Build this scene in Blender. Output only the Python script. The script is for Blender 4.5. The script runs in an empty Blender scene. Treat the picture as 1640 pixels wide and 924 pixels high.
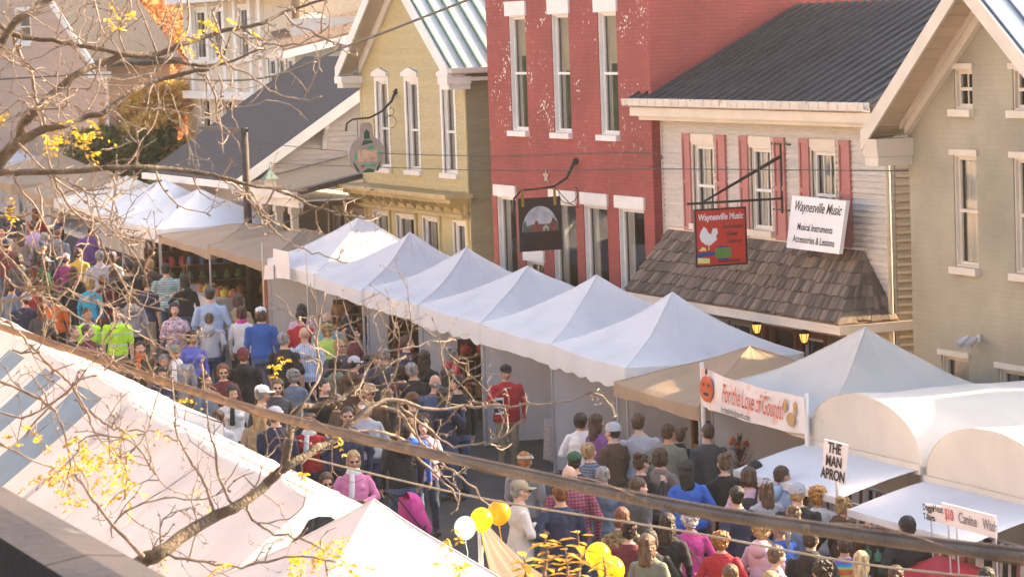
import bpy, bmesh, math, random
import numpy as np
from mathutils import Vector, Matrix, noise
PI = math.pi
rnd = random.Random(7)
S = bpy.context.scene
COL = S.collection
# ---------------------------------------------------------------- camera
RM = ((0.3738, -0.0642, 0.9253), (0.9268, 0.0634, -0.3701), (-0.0349, 0.9959, 0.0832))
CAMZ = 7.55
def orth(M):
    M = np.array(M); u, s, vt = np.linalg.svd(M); return u @ vt
RN = orth(RM)
cam_d = bpy.data.cameras.new('camera'); cam = bpy.data.objects.new('camera', cam_d); COL.objects.link(cam)
cam_d.sensor_width = 36; cam_d.lens = 5000 / 1640 * 36; cam_d.clip_start = 0.5; cam_d.clip_end = 3000
m = Matrix([list(RN[i]) + [(0, 0, CAMZ)[i]] for i in range(3)] + [[0, 0, 0, 1]])
cam.matrix_world = m; S.camera = cam
cam_d.dof.use_dof = True; cam_d.dof.focus_distance = 48; cam_d.dof.aperture_fstop = 14
# ---------------------------------------------------------------- world, sun
SUN_EL, SUN_AZ = 24.0, 1.0      # azimuth measured from +Y towards +X
W = bpy.data.worlds.new('World'); S.world = W; W.use_nodes = True
nt = W.node_tree; bg = nt.nodes['Background']; sky = nt.nodes.new('ShaderNodeTexSky')
sky.sky_type = 'NISHITA'; sky.sun_disc = False; sky.sun_elevation = math.radians(SUN_EL); sky.sun_rotation = math.radians(SUN_AZ)
sky.air_density = .85; sky.dust_density = 4.5; sky.ozone_density = .6
nt.links.new(sky.outputs[0], bg.inputs[0]); bg.inputs[1].default_value = 0.15
sd = bpy.data.lights.new('sun', 'SUN'); sd.energy = 4.8; sd.angle = math.radians(0.5); sd.color = (1.0, 0.76, 0.46)
so = bpy.data.objects.new('sun', sd); COL.objects.link(so)
sv = Vector((math.sin(math.radians(SUN_AZ)) * math.cos(math.radians(SUN_EL)), math.cos(math.radians(SUN_AZ)) * math.cos(math.radians(SUN_EL)), math.sin(math.radians(SUN_EL))))
so.rotation_euler = sv.to_track_quat('Z', 'Y').to_euler(); so.location = (-45, 60, 40)
S.view_settings.view_transform = 'Standard'; S.view_settings.look = 'None'; S.view_settings.gamma = 1
S.view_settings.exposure = 2.1
S.cycles.max_bounces = 8; S.cycles.diffuse_bounces = 4; S.cycles.transparent_max_bounces = 12
# ---------------------------------------------------------------- helpers
def ray(px, py):
    return RN @ np.array([px - 820., -(py - 462.), -5000.])
def P(px, py, X=None, Y=None, Z=None, D=None):
    d = ray(px, py)
    if Y is not None: t = Y / d[1]
    elif X is not None: t = X / d[0]
    elif Z is not None: t = (Z - CAMZ) / d[2]
    else: t = D / 5000.
    return Vector((t * d[0], t * d[1], CAMZ + t * d[2]))
def ground(X):
    X = max(X, -200.)
    return -.034 * (X + 48.6)
def stand(px, py, h):
    d = ray(px, py)
    t = (-.034 * 48.6 + h - CAMZ) / (d[2] + .034 * d[0])
    return Vector((t * d[0], t * d[1], CAMZ + t * d[2]))

MATS = {}
def mat(name, col, rough=.8, var=.12, vscale=3., bump=0., bscale=40., metal=0., trans=0., stretch=None, col2=None, spec=None, emit=0., patch=None):
    if name in MATS: return MATS[name]
    M = bpy.data.materials.new(name); M.use_nodes = True; N = M.node_tree.nodes; L = M.node_tree.links
    B = N['Principled BSDF']; B.inputs['Roughness'].default_value = rough; B.inputs['Metallic'].default_value = metal
    if spec is not None: B.inputs['Specular IOR Level'].default_value = spec
    tc = N.new('ShaderNodeTexCoord'); src = tc.outputs['Object']
    if stretch:
        mp = N.new('ShaderNodeMapping'); mp.inputs['Scale'].default_value = stretch; L.new(src, mp.inputs[0]); src = mp.outputs[0]
    nz = N.new('ShaderNodeTexNoise'); nz.inputs['Scale'].default_value = vscale; nz.inputs['Detail'].default_value = 5; L.new(src, nz.inputs['Vector'])
    rp = N.new('ShaderNodeValToRGB'); L.new(nz.outputs[0], rp.inputs[0])
    c = Vector(col); d = Vector(col2) if col2 else None
    lo = c * (1 - var); hi = Vector([min(.95, k * (1 + var)) for k in c]) if d is None else d
    rp.color_ramp.elements[0].position = .32; rp.color_ramp.elements[1].position = .68
    rp.color_ramp.elements[0].color = (*lo, 1); rp.color_ramp.elements[1].color = (*hi, 1)
    out = rp.outputs[0]
    if patch:      # (colour, scale, threshold) : flaked or stained patches with a shape of their own
        pc, ps, pt = patch
        n2 = N.new('ShaderNodeTexNoise'); n2.inputs['Scale'].default_value = ps; n2.inputs['Detail'].default_value = 4; n2.inputs['Roughness'].default_value = .65; L.new(src, n2.inputs['Vector'])
        n3 = N.new('ShaderNodeTexNoise'); n3.inputs['Scale'].default_value = ps / 9; L.new(src, n3.inputs['Vector'])
        ad = N.new('ShaderNodeMath'); ad.operation = 'MULTIPLY_ADD'; ad.inputs[1].default_value = .45; L.new(n3.outputs[0], ad.inputs[0]); L.new(n2.outputs[0], ad.inputs[2])
        r2 = N.new('ShaderNodeValToRGB'); r2.color_ramp.elements[0].position = pt; r2.color_ramp.elements[1].position = pt + .02
        L.new(ad.outputs[0], r2.inputs[0]); mx = N.new('ShaderNodeMixRGB'); L.new(r2.outputs[0], mx.inputs[0]); L.new(out, mx.inputs[1]); mx.inputs[2].default_value = (*pc, 1); out = mx.outputs[0]
    L.new(out, B.inputs['Base Color'])
    if bump:
        n4 = N.new('ShaderNodeTexNoise'); n4.inputs['Scale'].default_value = bscale; n4.inputs['Detail'].default_value = 4; L.new(src, n4.inputs['Vector'])
        bp = N.new('ShaderNodeBump'); bp.inputs['Strength'].default_value = bump; bp.inputs['Distance'].default_value = .02; L.new(n4.outputs[0], bp.inputs['Height']); L.new(bp.outputs[0], B.inputs['Normal'])
    if emit:
        B.inputs['Emission Color'].default_value = (*col, 1); B.inputs['Emission Strength'].default_value = emit
    if trans:
        T = N.new('ShaderNodeBsdfTranslucent'); L.new(out, T.inputs[0]); mx = N.new('ShaderNodeMixShader'); mx.inputs[0].default_value = trans
        o = N['Material Output']; L.new(B.outputs[0], mx.inputs[1]); L.new(T.outputs[0], mx.inputs[2]); L.new(mx.outputs[0], o.inputs[0])
        if bump: L.new(bp.outputs[0], T.inputs['Normal'])
    MATS[name] = M; return M
def attr_mat(name, col, amt=.35, rough=.85, bump=.3, grain=(1, 1, 1), gscale=30., trans=0.):
    """colour varied by a per-face random attribute 'tone' (each board / leaf / shake its own)"""
    M = bpy.data.materials.new(name); M.use_nodes = True; N = M.node_tree.nodes; L = M.node_tree.links; B = N['Principled BSDF']; B.inputs['Roughness'].default_value = rough
    a = N.new('ShaderNodeAttribute'); a.attribute_name = 'tone'
    rp = N.new('ShaderNodeValToRGB'); c = Vector(col)
    rp.color_ramp.elements[0].color = (*(c * (1 - amt)), 1); rp.color_ramp.elements[1].color = (*[min(.95, k * (1 + amt)) for k in c], 1)
    L.new(a.outputs['Fac'], rp.inputs[0])
    tc = N.new('ShaderNodeTexCoord'); mp = N.new('ShaderNodeMapping'); mp.inputs['Scale'].default_value = grain; L.new(tc.outputs['Object'], mp.inputs[0])
    nz = N.new('ShaderNodeTexNoise'); nz.inputs['Scale'].default_value = gscale; L.new(mp.outputs[0], nz.inputs['Vector'])
    mx = N.new('ShaderNodeMixRGB'); mx.blend_type = 'MULTIPLY'; mx.inputs[0].default_value = .5; L.new(rp.outputs[0], mx.inputs[1]); L.new(nz.outputs[0], mx.inputs[2])
    L.new(mx.outputs[0], B.inputs['Base Color'])
    bp = N.new('ShaderNodeBump'); bp.inputs['Strength'].default_value = bump; bp.inputs['Distance'].default_value = .01; L.new(nz.outputs[0], bp.inputs['Height']); L.new(bp.outputs[0], B.inputs['Normal'])
    if trans:
        T = N.new('ShaderNodeBsdfTranslucent'); L.new(rp.outputs[0], T.inputs[0]); ms = N.new('ShaderNodeMixShader'); ms.inputs[0].default_value = trans
        L.new(B.outputs[0], ms.inputs[1]); L.new(T.outputs[0], ms.inputs[2]); L.new(ms.outputs[0], N['Material Output'].inputs[0])
    MATS[name] = M; return M
def brick_mat(name, col, mortar, patch=None, rough=.8, wear=.15, axis='Y'):
    M = bpy.data.materials.new(name); M.use_nodes = True; N = M.node_tree.nodes; L = M.node_tree.links; B = N['Principled BSDF']; B.inputs['Roughness'].default_value = rough
    tc = N.new('ShaderNodeTexCoord'); sp = N.new('ShaderNodeSeparateXYZ'); L.new(tc.outputs['Object'], sp.inputs[0])
    cb = N.new('ShaderNodeCombineXYZ'); ad = N.new('ShaderNodeMath'); L.new(sp.outputs[0], ad.inputs[0]); L.new(sp.outputs[1], ad.inputs[1])
    L.new(ad.outputs[0], cb.inputs[0]); L.new(sp.outputs[2], cb.inputs[1])
    br = N.new('ShaderNodeTexBrick'); br.inputs['Scale'].default_value = 1; br.inputs['Brick Width'].default_value = .22; br.inputs['Row Height'].default_value = .075; br.inputs['Mortar Size'].default_value = .007; br.inputs['Mortar Smooth'].default_value = .4
    c = Vector(col)
    br.inputs['Color1'].default_value = (*(c * (1 - wear)), 1); br.inputs['Color2'].default_value = (*(c * (1 + wear)), 1); br.inputs['Mortar'].default_value = (*mortar, 1)
    L.new(cb.outputs[0], br.inputs['Vector']); out = br.outputs[0]
    nz = N.new('ShaderNodeTexNoise'); nz.inputs['Scale'].default_value = .9; nz.inputs['Detail'].default_value = 7; L.new(tc.outputs['Object'], nz.inputs['Vector'])
    rr = N.new('ShaderNodeMapRange'); rr.inputs[1].default_value = .3; rr.inputs[2].default_value = .7; rr.inputs[3].default_value = .8; rr.inputs[4].default_value = 1.12; L.new(nz.outputs[0], rr.inputs[0])
    mu = N.new('ShaderNodeMixRGB'); mu.blend_type = 'MULTIPLY'; mu.inputs[0].default_value = 1; L.new(out, mu.inputs[1]); L.new(rr.outputs[0], mu.inputs[2]); out = mu.outputs[0]
    if patch:
        pc, ps, pt, zlo, zhi = patch
        n2 = N.new('ShaderNodeTexNoise'); n2.inputs['Scale'].default_value = ps; n2.inputs['Detail'].default_value = 3; n2.inputs['Roughness'].default_value = .6; L.new(tc.outputs['Object'], n2.inputs['Vector'])
        n3 = N.new('ShaderNodeTexNoise'); n3.inputs['Scale'].default_value = ps / 9; L.new(tc.outputs['Object'], n3.inputs['Vector'])
        ma = N.new('ShaderNodeMath'); ma.operation = 'MULTIPLY_ADD'; ma.inputs[1].default_value = .6; L.new(n3.outputs[0], ma.inputs[0]); L.new(n2.outputs[0], ma.inputs[2])
        r2 = N.new('ShaderNodeValToRGB'); r2.color_ramp.elements[0].position = pt; r2.color_ramp.elements[1].position = pt + .015; L.new(ma.outputs[0], r2.inputs[0])
        zr = N.new('ShaderNodeMapRange'); zr.inputs[1].default_value = zlo; zr.inputs[2].default_value = zhi; L.new(sp.outputs[2], zr.inputs[0])
        m2 = N.new('ShaderNodeMath'); m2.operation = 'MULTIPLY'; L.new(r2.outputs[0], m2.inputs[0]); L.new(zr.outputs[0], m2.inputs[1])
        m3 = N.new('ShaderNodeMixRGB'); L.new(m2.outputs[0], m3.inputs[0]); L.new(out, m3.inputs[1]); m3.inputs[2].default_value = (*pc, 1); out = m3.outputs[0]
    L.new(out, B.inputs['Base Color'])
    bp = N.new('ShaderNodeBump'); bp.inputs['Strength'].default_value = .3; bp.inputs['Distance'].default_value = .010; bp.invert = True; L.new(br.outputs['Fac'], bp.inputs['Height']); L.new(bp.outputs[0], B.inputs['Normal'])
    MATS[name] = M; return M
def glass_mat(name, dark=.02, refl=.35):
    M = bpy.data.materials.new(name); M.use_nodes = True; N = M.node_tree.nodes; L = M.node_tree.links
    T = N.new('ShaderNodeBsdfTransparent'); T.inputs[0].default_value = (.82, .84, .84, 1); G = N.new('ShaderNodeBsdfGlossy'); G.inputs['Roughness'].default_value = .04
    lw = N.new('ShaderNodeLayerWeight'); lw.inputs[0].default_value = refl; mx = N.new('ShaderNodeMixShader'); L.new(lw.outputs['Fresnel'], mx.inputs[0])
    L.new(T.outputs[0], mx.inputs[1]); L.new(G.outputs[0], mx.inputs[2]); L.new(mx.outputs[0], N['Material Output'].inputs[0])
    MATS[name] = M; return M

class MB:
    """collects shapes; build() links them as ONE mesh object"""
    def __init__(s): s.v = []; s.f = []; s.mi = []; s.tone = []; s.m = 0; s.t = .5
    def add(s, vs, fs):
        o = len(s.v); s.v += [tuple(p) for p in vs]
        for f in fs: s.f.append([o + i for i in f]); s.mi.append(s.m); s.tone.append(s.t)
    def box(s, a, b):
        x0, y0, z0 = a; x1, y1, z1 = b
        s.add([(x0, y0, z0), (x1, y0, z0), (x1, y1, z0), (x0, y1, z0), (x0, y0, z1), (x1, y0, z1), (x1, y1, z1), (x0, y1, z1)],
              [(0, 3, 2, 1), (4, 5, 6, 7), (0, 1, 5, 4), (1, 2, 6, 5), (2, 3, 7, 6), (3, 0, 4, 7)])
    def obox(s, M, a, b):
        n = len(s.v); s.box(a, b); s.v[n:] = [tuple(M @ Vector(p)) for p in s.v[n:]]
    def prism(s, pts, d):
        """closed polygon pts (3D) extruded by vector d"""
        n = len(pts); d = Vector(d); A = [Vector(p) for p in pts]; B_ = [p + d for p in A]
        s.add(A + B_, [tuple(range(n - 1, -1, -1)), tuple(range(n, 2 * n))] + [(i, (i + 1) % n, n + (i + 1) % n, n + i) for i in range(n)])
    def quad(s, a, b, c, d): s.add([a, b, c, d], [(0, 1, 2, 3)])
    def tube(s, pts, rad, n=8, cap=True):
        pts = [Vector(p) for p in pts]; k = len(pts)
        if not hasattr(rad, '__len__'): rad = [rad] * k
        up = Vector((0, 0, 1)); o = []
        t0 = (pts[1] - pts[0]).normalized(); u = t0.orthogonal().normalized()
        for i, p in enumerate(pts):
            t = (pts[min(i + 1, k - 1)] - pts[max(i - 1, 0)]).normalized()
            u = (u - t * u.dot(t)); u = u.normalized() if u.length > 1e-6 else t.orthogonal().normalized(); w = t.cross(u)
            o += [p + (u * math.cos(2 * PI * j / n) + w * math.sin(2 * PI * j / n)) * rad[i] for j in range(n)]
        fs = [(i * n + j, i * n + (j + 1) % n, (i + 1) * n + (j + 1) % n, (i + 1) * n + j) for i in range(k - 1) for j in range(n)]
        if cap: fs += [tuple(range(n - 1, -1, -1)), tuple(range((k - 1) * n, k * n))]
        s.add(o, fs)
    def loft(s, rings, n=20, cap=True):
        """rings: (centre, rx, ry [,rot]) horizontal ellipses"""
        o = []
        for r in rings:
            c, rx, ry = Vector(r[0]), r[1], r[2]; q = r[3] if len(r) > 3 else 0
            for j in range(n):
                a = 2 * PI * j / n; x, y = rx * math.cos(a), ry * math.sin(a)
                o.append(c + Vector((x * math.cos(q) - y * math.sin(q), x * math.sin(q) + y * math.cos(q), 0)))
        k = len(rings)
        fs = [(i * n + j, i * n + (j + 1) % n, (i + 1) * n + (j + 1) % n, (i + 1) * n + j) for i in range(k - 1) for j in range(n)]
        if cap: fs += [tuple(range(n - 1, -1, -1)), tuple(range((k - 1) * n, k * n))]
        s.add(o, fs)
    def ball(s, c, rx, ry=None, rz=None, n=14, m=9, M=None):
        ry = ry or rx; rz = rz or rx; c = Vector(c); o = []
        for i in range(m + 1):
            th = PI * i / m
            for j in range(n):
                a = 2 * PI * j / n; v = Vector((rx * math.sin(th) * math.cos(a), ry * math.sin(th) * math.sin(a), -rz * math.cos(th)))
                if M: v = M @ v
                o.append(c + v)
        s.add(o, [(i * n + j, i * n + (j + 1) % n, (i + 1) * n + (j + 1) % n, (i + 1) * n + j) for i in range(m) for j in range(n)])
    def build(s, name, m, parent=None, smooth=False, label=None, tone=False):
        me = bpy.data.meshes.new(name); me.from_pydata(s.v, [], s.f)
        for k in (m if isinstance(m, (list, tuple)) else [m]): me.materials.append(k)
        me.polygons.foreach_set('material_index', s.mi)
        if smooth: me.polygons.foreach_set('use_smooth', [True] * len(s.f))
        if tone:
            a = me.attributes.new('tone', 'FLOAT', 'FACE'); a.data.foreach_set('value', s.tone)
        me.update()
        o = bpy.data.objects.new(name, me); COL.objects.link(o)
        if parent: o.parent = parent
        if label: o['label'] = label
        return o
def smooth_by(o, ang=40):
    me = o.data; bm = bmesh.new(); bm.from_mesh(me); bmesh.ops.remove_doubles(bm, verts=bm.verts, dist=1e-5); bmesh.ops.recalc_face_normals(bm, faces=bm.faces)
    for f in bm.faces: f.smooth = True
    for e in bm.edges:
        if len(e.link_faces) == 2 and e.calc_face_angle(0) > math.radians(ang): e.smooth = False
    bm.to_mesh(me); bm.free(); return o
def tag(o, label, cat=None, group=None, kind=None):
    if label: o['label'] = label
    if cat: o['category'] = cat
    if group: o['group'] = group
    if kind: o['kind'] = kind
    return o
def empty(name, label=None, cat=None, group=None, loc=(0, 0, 0)):
    o = bpy.data.objects.new(name, None); COL.objects.link(o); o.location = loc; o.empty_display_size = .3
    return tag(o, label, cat, group)
def boxo(name, a, b, m, parent=None, **k):
    B = MB(); B.box(a, b); return B.build(name, m, parent, **k)
def text_geo(B, txt, size, O, U, V, shear=0., depth=.006, align='CENTER', stretch=1., bold=0.):
    """text meshed and laid on plane O + U*x + V*y into MB B"""
    cu = bpy.data.curves.new('txt', 'FONT'); cu.body = txt; cu.size = size; cu.align_x = align; cu.align_y = 'CENTER'; cu.shear = shear; cu.resolution_u = 3; cu.offset = bold
    ob = bpy.data.objects.new('txt', cu); COL.objects.link(ob); dg = bpy.context.evaluated_depsgraph_get(); me = bpy.data.meshes.new_from_object(ob.evaluated_get(dg))
    U = Vector(U).normalized(); V = Vector(V).normalized(); O = Vector(O); Nn = U.cross(V)
    B.add([O + U * p.co.x * stretch + V * p.co.y + Nn * depth for p in me.vertices], [tuple(q.vertices) for q in me.polygons])
    bpy.data.objects.remove(ob); bpy.data.curves.remove(cu); bpy.data.meshes.remove(me)
def arc(c, r, a0, a1, n, U, V):
    c = Vector(c); U = Vector(U); V = Vector(V)
    return [c + U * r * math.cos(a0 + (a1 - a0) * i / n) + V * r * math.sin(a0 + (a1 - a0) * i / n) for i in range(n + 1)]

M_white = mat('white_paint', (.72, .68, .62), .55, .06, 2, .05)
M_cream = mat('cream_trim', (.66, .56, .44), .55, .06, 2, .05)
M_dark = mat('dark_interior', (.035, .028, .024), .9, .3)
M_glass = glass_mat('window_glass')
M_curt = mat('curtain_cloth', (.55, .52, .47), .9, .18, 1.2, .1, 10, stretch=(9, 9, .4))
M_iron = mat('black_iron', (.025, .02, .018), .5, .2)
M_pole = mat('steel_pole', (.55, .55, .56), .4, .1, metal=.4)
M_wood = mat('brown_wood', (.22, .11, .05), .7, .3, 6, .2, stretch=(1, 1, .3))
M_fab = mat('white_tent_fabric', (.84, .835, .835), .8, .05, 1.5, .45, 5, trans=.28)
M_fab2 = mat('ivory_tent_fabric', (.74, .68, .60), .8, .05, 1.5, .45, 5, trans=.22)
M_tan = mat('tan_tent_fabric', (.46, .33, .22), .85, .07, 1.5, .4, 5, trans=.25)
M_wallfab = mat('tent_wall_fabric', (.74, .70, .68), .85, .08, 1.5, .5, 3.5, trans=.35, stretch=(1, 1, .35))
# ================================================================ ground, kerbs
M_road = mat('asphalt', (.075, .064, .056), .9, .25, 1.2, .4, 160, patch=((.085, .08, .078), 3., .86))
M_walk = mat('concrete_walk', (.30, .27, .24), .9, .12, 1.5, .3, 60)
M_grass = mat('grass_ground', (.06, .075, .03), .95, .35, .6, .5, 20)
xs = [-900, -500, -300, -200, -150, -120] + list(range(-110, 20, 5)) + [40, 120, 400]
def strip(name, y0, y1, dz, m, ny=1, xs=xs):
    B = MB(); vs = []; fs = []
    ys = [y0 + (y1 - y0) * i / ny for i in range(ny + 1)]
    for x in xs:
        for y in ys: vs.append((x, y, ground(x) + dz))
    k = len(ys)
    for i in range(len(xs) - 1):
        for j in range(ny): fs.append((i * k + j, (i + 1) * k + j, (i + 1) * k + j + 1, i * k + j + 1))
    B.add(vs, fs); return tag(B.build(name, m), None, kind='structure')
strip('ground', -700, 900, -.06, M_grass, 12)
strip('road', 6.0, 23.35, -.004, M_road)
def kerb(name, y0, y1, dz, m):
    B = MB()
    for i in range(len(xs) - 1):
        a, b = xs[i], xs[i + 1]
        B.prism([(a, y0, ground(a) - .1), (a, y1, ground(a) - .1), (a, y1, ground(a) + dz), (a, y0, ground(a) + dz)], (0, 0, 0)) if 0 else None
        za, zb = ground(a), ground(b)
        B.add([(a, y0, za - .1), (b, y0, zb - .1), (b, y1, zb - .1), (a, y1, za - .1), (a, y0, za + dz), (b, y0, zb + dz), (b, y1, zb + dz), (a, y1, za + dz)],
              [(4, 5, 6, 7), (0, 1, 5, 4), (2, 3, 7, 6)])
    return tag(B.build(name, m), None, kind='structure')
kerb('pavement', 23.55, 25.5, .13, M_walk); kerb('kerb', 23.36, 23.548, .12, M_cream)
kerb('near_pavement', 2.2, 5.78, .13, M_walk); kerb('near_kerb', 5.79, 5.98, .12, M_cream)
# ================================================================ wall builders
def panel(B, axis, plane, u0, u1, z0, z1, ops, out=-1, depth=.18, top=None):
    """wall sheet with real openings and their reveals. axis 'Y': wall at Y=plane spanned by X; 'X': at X=plane spanned by Y.
    top: function u->z for gables"""
    us = sorted(set([u0, u1] + [o[0] for o in ops] + [o[1] for o in ops])); us = [u for u in us if u0 <= u <= u1]
    zs = sorted(set([z0, z1] + [o[2] for o in ops] + [o[3] for o in ops])); zs = [z for z in zs if z0 <= z <= z1]
    q = (lambda u, z, d=0.: (u, plane - out * d, z)) if axis == 'Y' else (lambda u, z, d=0.: (plane - out * d, u, z))
    for i in range(len(us) - 1):
        for j in range(len(zs) - 1):
            a, b, c, d = us[i], us[i + 1], zs[j], zs[j + 1]; mu, mz = (a + b) / 2, (c + d) / 2
            if any(o[0] < mu < o[1] and o[2] < mz < o[3] for o in ops): continue
            B.quad(q(a, c), q(b, c), q(b, d), q(a, d))
    for o in ops:
        a, b, c, d = o[:4]
        B.quad(q(a, c), q(a, d), q(a, d, depth), q(a, c, depth)); B.quad(q(b, c), q(b, d), q(b, d, depth), q(b, c, depth))
        B.quad(q(a, d), q(b, d), q(b, d, depth), q(a, d, depth)); B.quad(q(a, c), q(b, c), q(b, c, depth), q(a, c, depth))
def siding(B, axis, plane, z0, z1, span, ops, pitch=.1, out=-1, th=.034):
    """real lapped clapboards. span(z)->(u0,u1); ops openings"""
    z = z0
    if axis == 'X': th = .016
    q = (lambda u, z, d: (u, plane + out * d, z)) if axis == 'Y' else (lambda u, z, d: (plane + out * d, u, z))
    while z < z1 - .01:
        zt = min(z + pitch, z1); a, b = span((z + zt) / 2)
        cuts = sorted([(o[0], o[1]) for o in ops if o[2] < zt - .01 and o[3] > z + .01])
        segs = []; u = a
        for c in cuts:
            if c[0] > u: segs.append((u, min(c[0], b)))
            u = max(u, c[1])
        if u < b: segs.append((u, b))
        for s0, s1 in segs:
            if s1 - s0 < .01: continue
            B.t = rnd.random()
            B.add([q(s0, z, th), q(s1, z, th), q(s1, zt + .004, .004), q(s0, zt + .004, .004), q(s0, z, 0), q(s1, z, 0)], [(0, 1, 2, 3), (4, 5, 1, 0)])
            B.add([q(s0, z, th), q(s0, zt, .004), q(s0, z, 0), q(s1, z, th), q(s1, zt, .004), q(s1, z, 0)], [(0, 1, 2), (3, 4, 5)])
        z = zt
def window(par, axis, plane, u0, u1, z0, z1, out=-1, trim=.1, m=None, lintel=None, sill=True, muntin=(0, 0), curtain=1., deep=.16, mid=.5, msash=None, pane_sheen=False, stick=.03):
    """window: frame (trim and reveal lining) > sash, pane, sill, lintel, curtain, recess"""
    m = m or M_white; ms = msash or M_white
    def bx(B, a, b, c, d, e, f):   # u range, depth range (positive = outwards), z range
        lo, hi = plane + out * max(c, d), plane + out * min(c, d); lo, hi = min(lo, hi), max(lo, hi)
        if axis == 'Y': B.box((a, lo, e), (b, hi, f))
        else: B.box((lo, a, e), (hi, b, f))
    F = MB()
    if trim:
        bx(F, u0 - trim, u0, -.02, stick, z0, z1 + trim); bx(F, u1, u1 + trim, -.02, stick, z0, z1 + trim); bx(F, u0, u1, -.02, stick, z1, z1 + trim)
    bx(F, u0, u0 + .03, -deep, -.021, z0, z1); bx(F, u1 - .03, u1, -deep, -.021, z0, z1); bx(F, u0 + .03, u1 - .03, -deep, -.021, z1 - .03, z1); bx(F, u0 + .03, u1 - .03, -deep, -.021, z0, z0 + .03)
    fr = F.build('window', m, par)
    a, b, c, d = u0 + .03, u1 - .03, z0 + .03, z1 - .03; g = .045; zm = c + (d - c) * mid
    Sx = MB(); s0, s1 = -deep + .03, -deep + .075
    bx(Sx, a, a + g, s0, s1, c, d); bx(Sx, b - g, b, s0, s1, c, d); bx(Sx, a + g, b - g, s0, s1, c, c + g); bx(Sx, a + g, b - g, s0, s1, d - g, d)
    if mid: bx(Sx, a + g, b - g, s0, s1 + .01, zm - .025, zm + .025)
    nx, nz = muntin
    for i in range(nx):
        u = a + g + (b - a - 2 * g) * (i + 1) / (nx + 1); bx(Sx, u - .011, u + .011, s0 + .01, s1 - .012, c + g, d - g)
    for i in range(nz):
        for (lo, hi) in ((c + g, zm - .025), (zm + .025, d - g)):
            z = lo + (hi - lo) * (i + 1) / (nz + 1); bx(Sx, a + g, b - g, s0 + .011, s1 - .013, z - .011, z + .011)
    Sx.build('sash', ms, fr)
    G = MB(); gd = plane + out * (-deep + .042)
    if axis == 'Y': G.quad((a + g, gd, c + g), (b - g, gd, c + g), (b - g, gd, d - g), (a + g, gd, d - g))
    else: G.quad((gd, a + g, c + g), (gd, b - g, c + g), (gd, b - g, d - g), (gd, a + g, d - g))
    G.build('pane', M_glass, fr)
    R = MB(); r0, r1 = plane + out * (-deep - .002), plane + out * (-deep - .8)
    q = (lambda u, y, z: (u, y, z)) if axis == 'Y' else (lambda u, y, z: (y, u, z))
    A = [q(u0, r0, z0), q(u1, r0, z0), q(u1, r0, z1), q(u0, r0, z1), q(u0, r1, z0), q(u1, r1, z0), q(u1, r1, z1), q(u0, r1, z1)]
    R.add(A, [(4, 5, 6, 7), (0, 1, 5, 4), (1, 2, 6, 5), (2, 3, 7, 6), (3, 0, 4, 7)]); R.build('recess', M_dark, fr)
    if curtain:
        C = MB(); y0 = plane + out * (-deep - .03)
        halves = [(u0 + .02, u0 + .02 + (u1 - u0) * .32 * curtain), (u1 - .02 - (u1 - u0) * .32 * curtain, u1 - .02)] if curtain < 1.5 else [(u0 + .02, u1 - .02)]
        for h0, h1 in halves:
            n = 14; top = z1 - .02; bot = z0 + .03; vs = []
            for i in range(n + 1):
                u = h0 + (h1 - h0) * i / n; y = y0 - out * .02 * math.sin(i * 2.1)
                vs += [q(u, y, bot), q(u, y, top)]
            C.add(vs, [(2 * i, 2 * i + 2, 2 * i + 3, 2 * i + 1) for i in range(n)])
        C.build('curtain', M_curt, fr, smooth=True)
    if pane_sheen:  # lighter reflection in the upper panes, put in as a flat tan sheet
        hb = pane_sheen if isinstance(pane_sheen, float) else .45; yb_ = plane + out * (-deep - .012); BB = MB(); BB.quad(q(u0 + .03, yb_, z1 - (z1 - z0) * hb), q(u1 - .03, yb_, z1 - (z1 - z0) * hb), q(u1 - .03, yb_, z1 - .01), q(u0 + .03, yb_, z1 - .01)); BB.build('blind', mat('roller_blind', (.50, .42, .32), .8, .08, 2), fr)
    if sill:
        Q = MB(); bx(Q, u0 - trim - .05, u1 + trim + .05, -.03, .10, z0 - .11, z0 - .001); Q.build('sill', m, fr)
    if lintel:
        Q = MB(); h, w, kind = lintel
        if kind == 'block': bx(Q, u0 - w, u1 + w, -.02, .045, z1 + .002, z1 + h)
        else:          # small pediment hood
            zz = z1 + trim + .002; y0 = plane + out * .001; dd = out * .09
            pts = [q(u0 - trim - w, y0, zz), q(u1 + trim + w, y0, zz), q(u1 + trim + w, y0, zz + h * .45), q((u0 + u1) / 2, y0, zz + h), q(u0 - trim - w, y0, zz + h * .45)]
            Q.prism(pts, (0, dd, 0) if axis == 'Y' else (dd, 0, 0))
        Q.build('lintel', m, fr)
    return fr
def roof_slab(B, a, b, c, d, th=.12):
    """roof plane a,b (eave) c,d (ridge)"""
    B.prism([a, b, c, d], (0, 0, -th))
def seams(B, e0, e1, r1, r0, step, w=.03, h=.045, skip=0):
    """standing seams from eave e0->e1 up to ridge r0->r1"""
    e0, e1, r0, r1 = map(Vector, (e0, e1, r0, r1)); L = (e1 - e0).length; n = int(L / step)
    ax = (e1 - e0).normalized(); sl = (r0 - e0).normalized(); nn = ax.cross(sl).normalized()
    if nn.z < 0: nn = -nn
    for i in range(skip, n + 1):
        t = i / n; a = e0.lerp(e1, t); b = r0.lerp(r1, t)
        B.prism([a - ax * w / 2 + nn * .002, a + ax * w / 2 + nn * .002, a + ax * w / 2 + nn * h, a - ax * w / 2 + nn * h], b - a)
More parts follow.
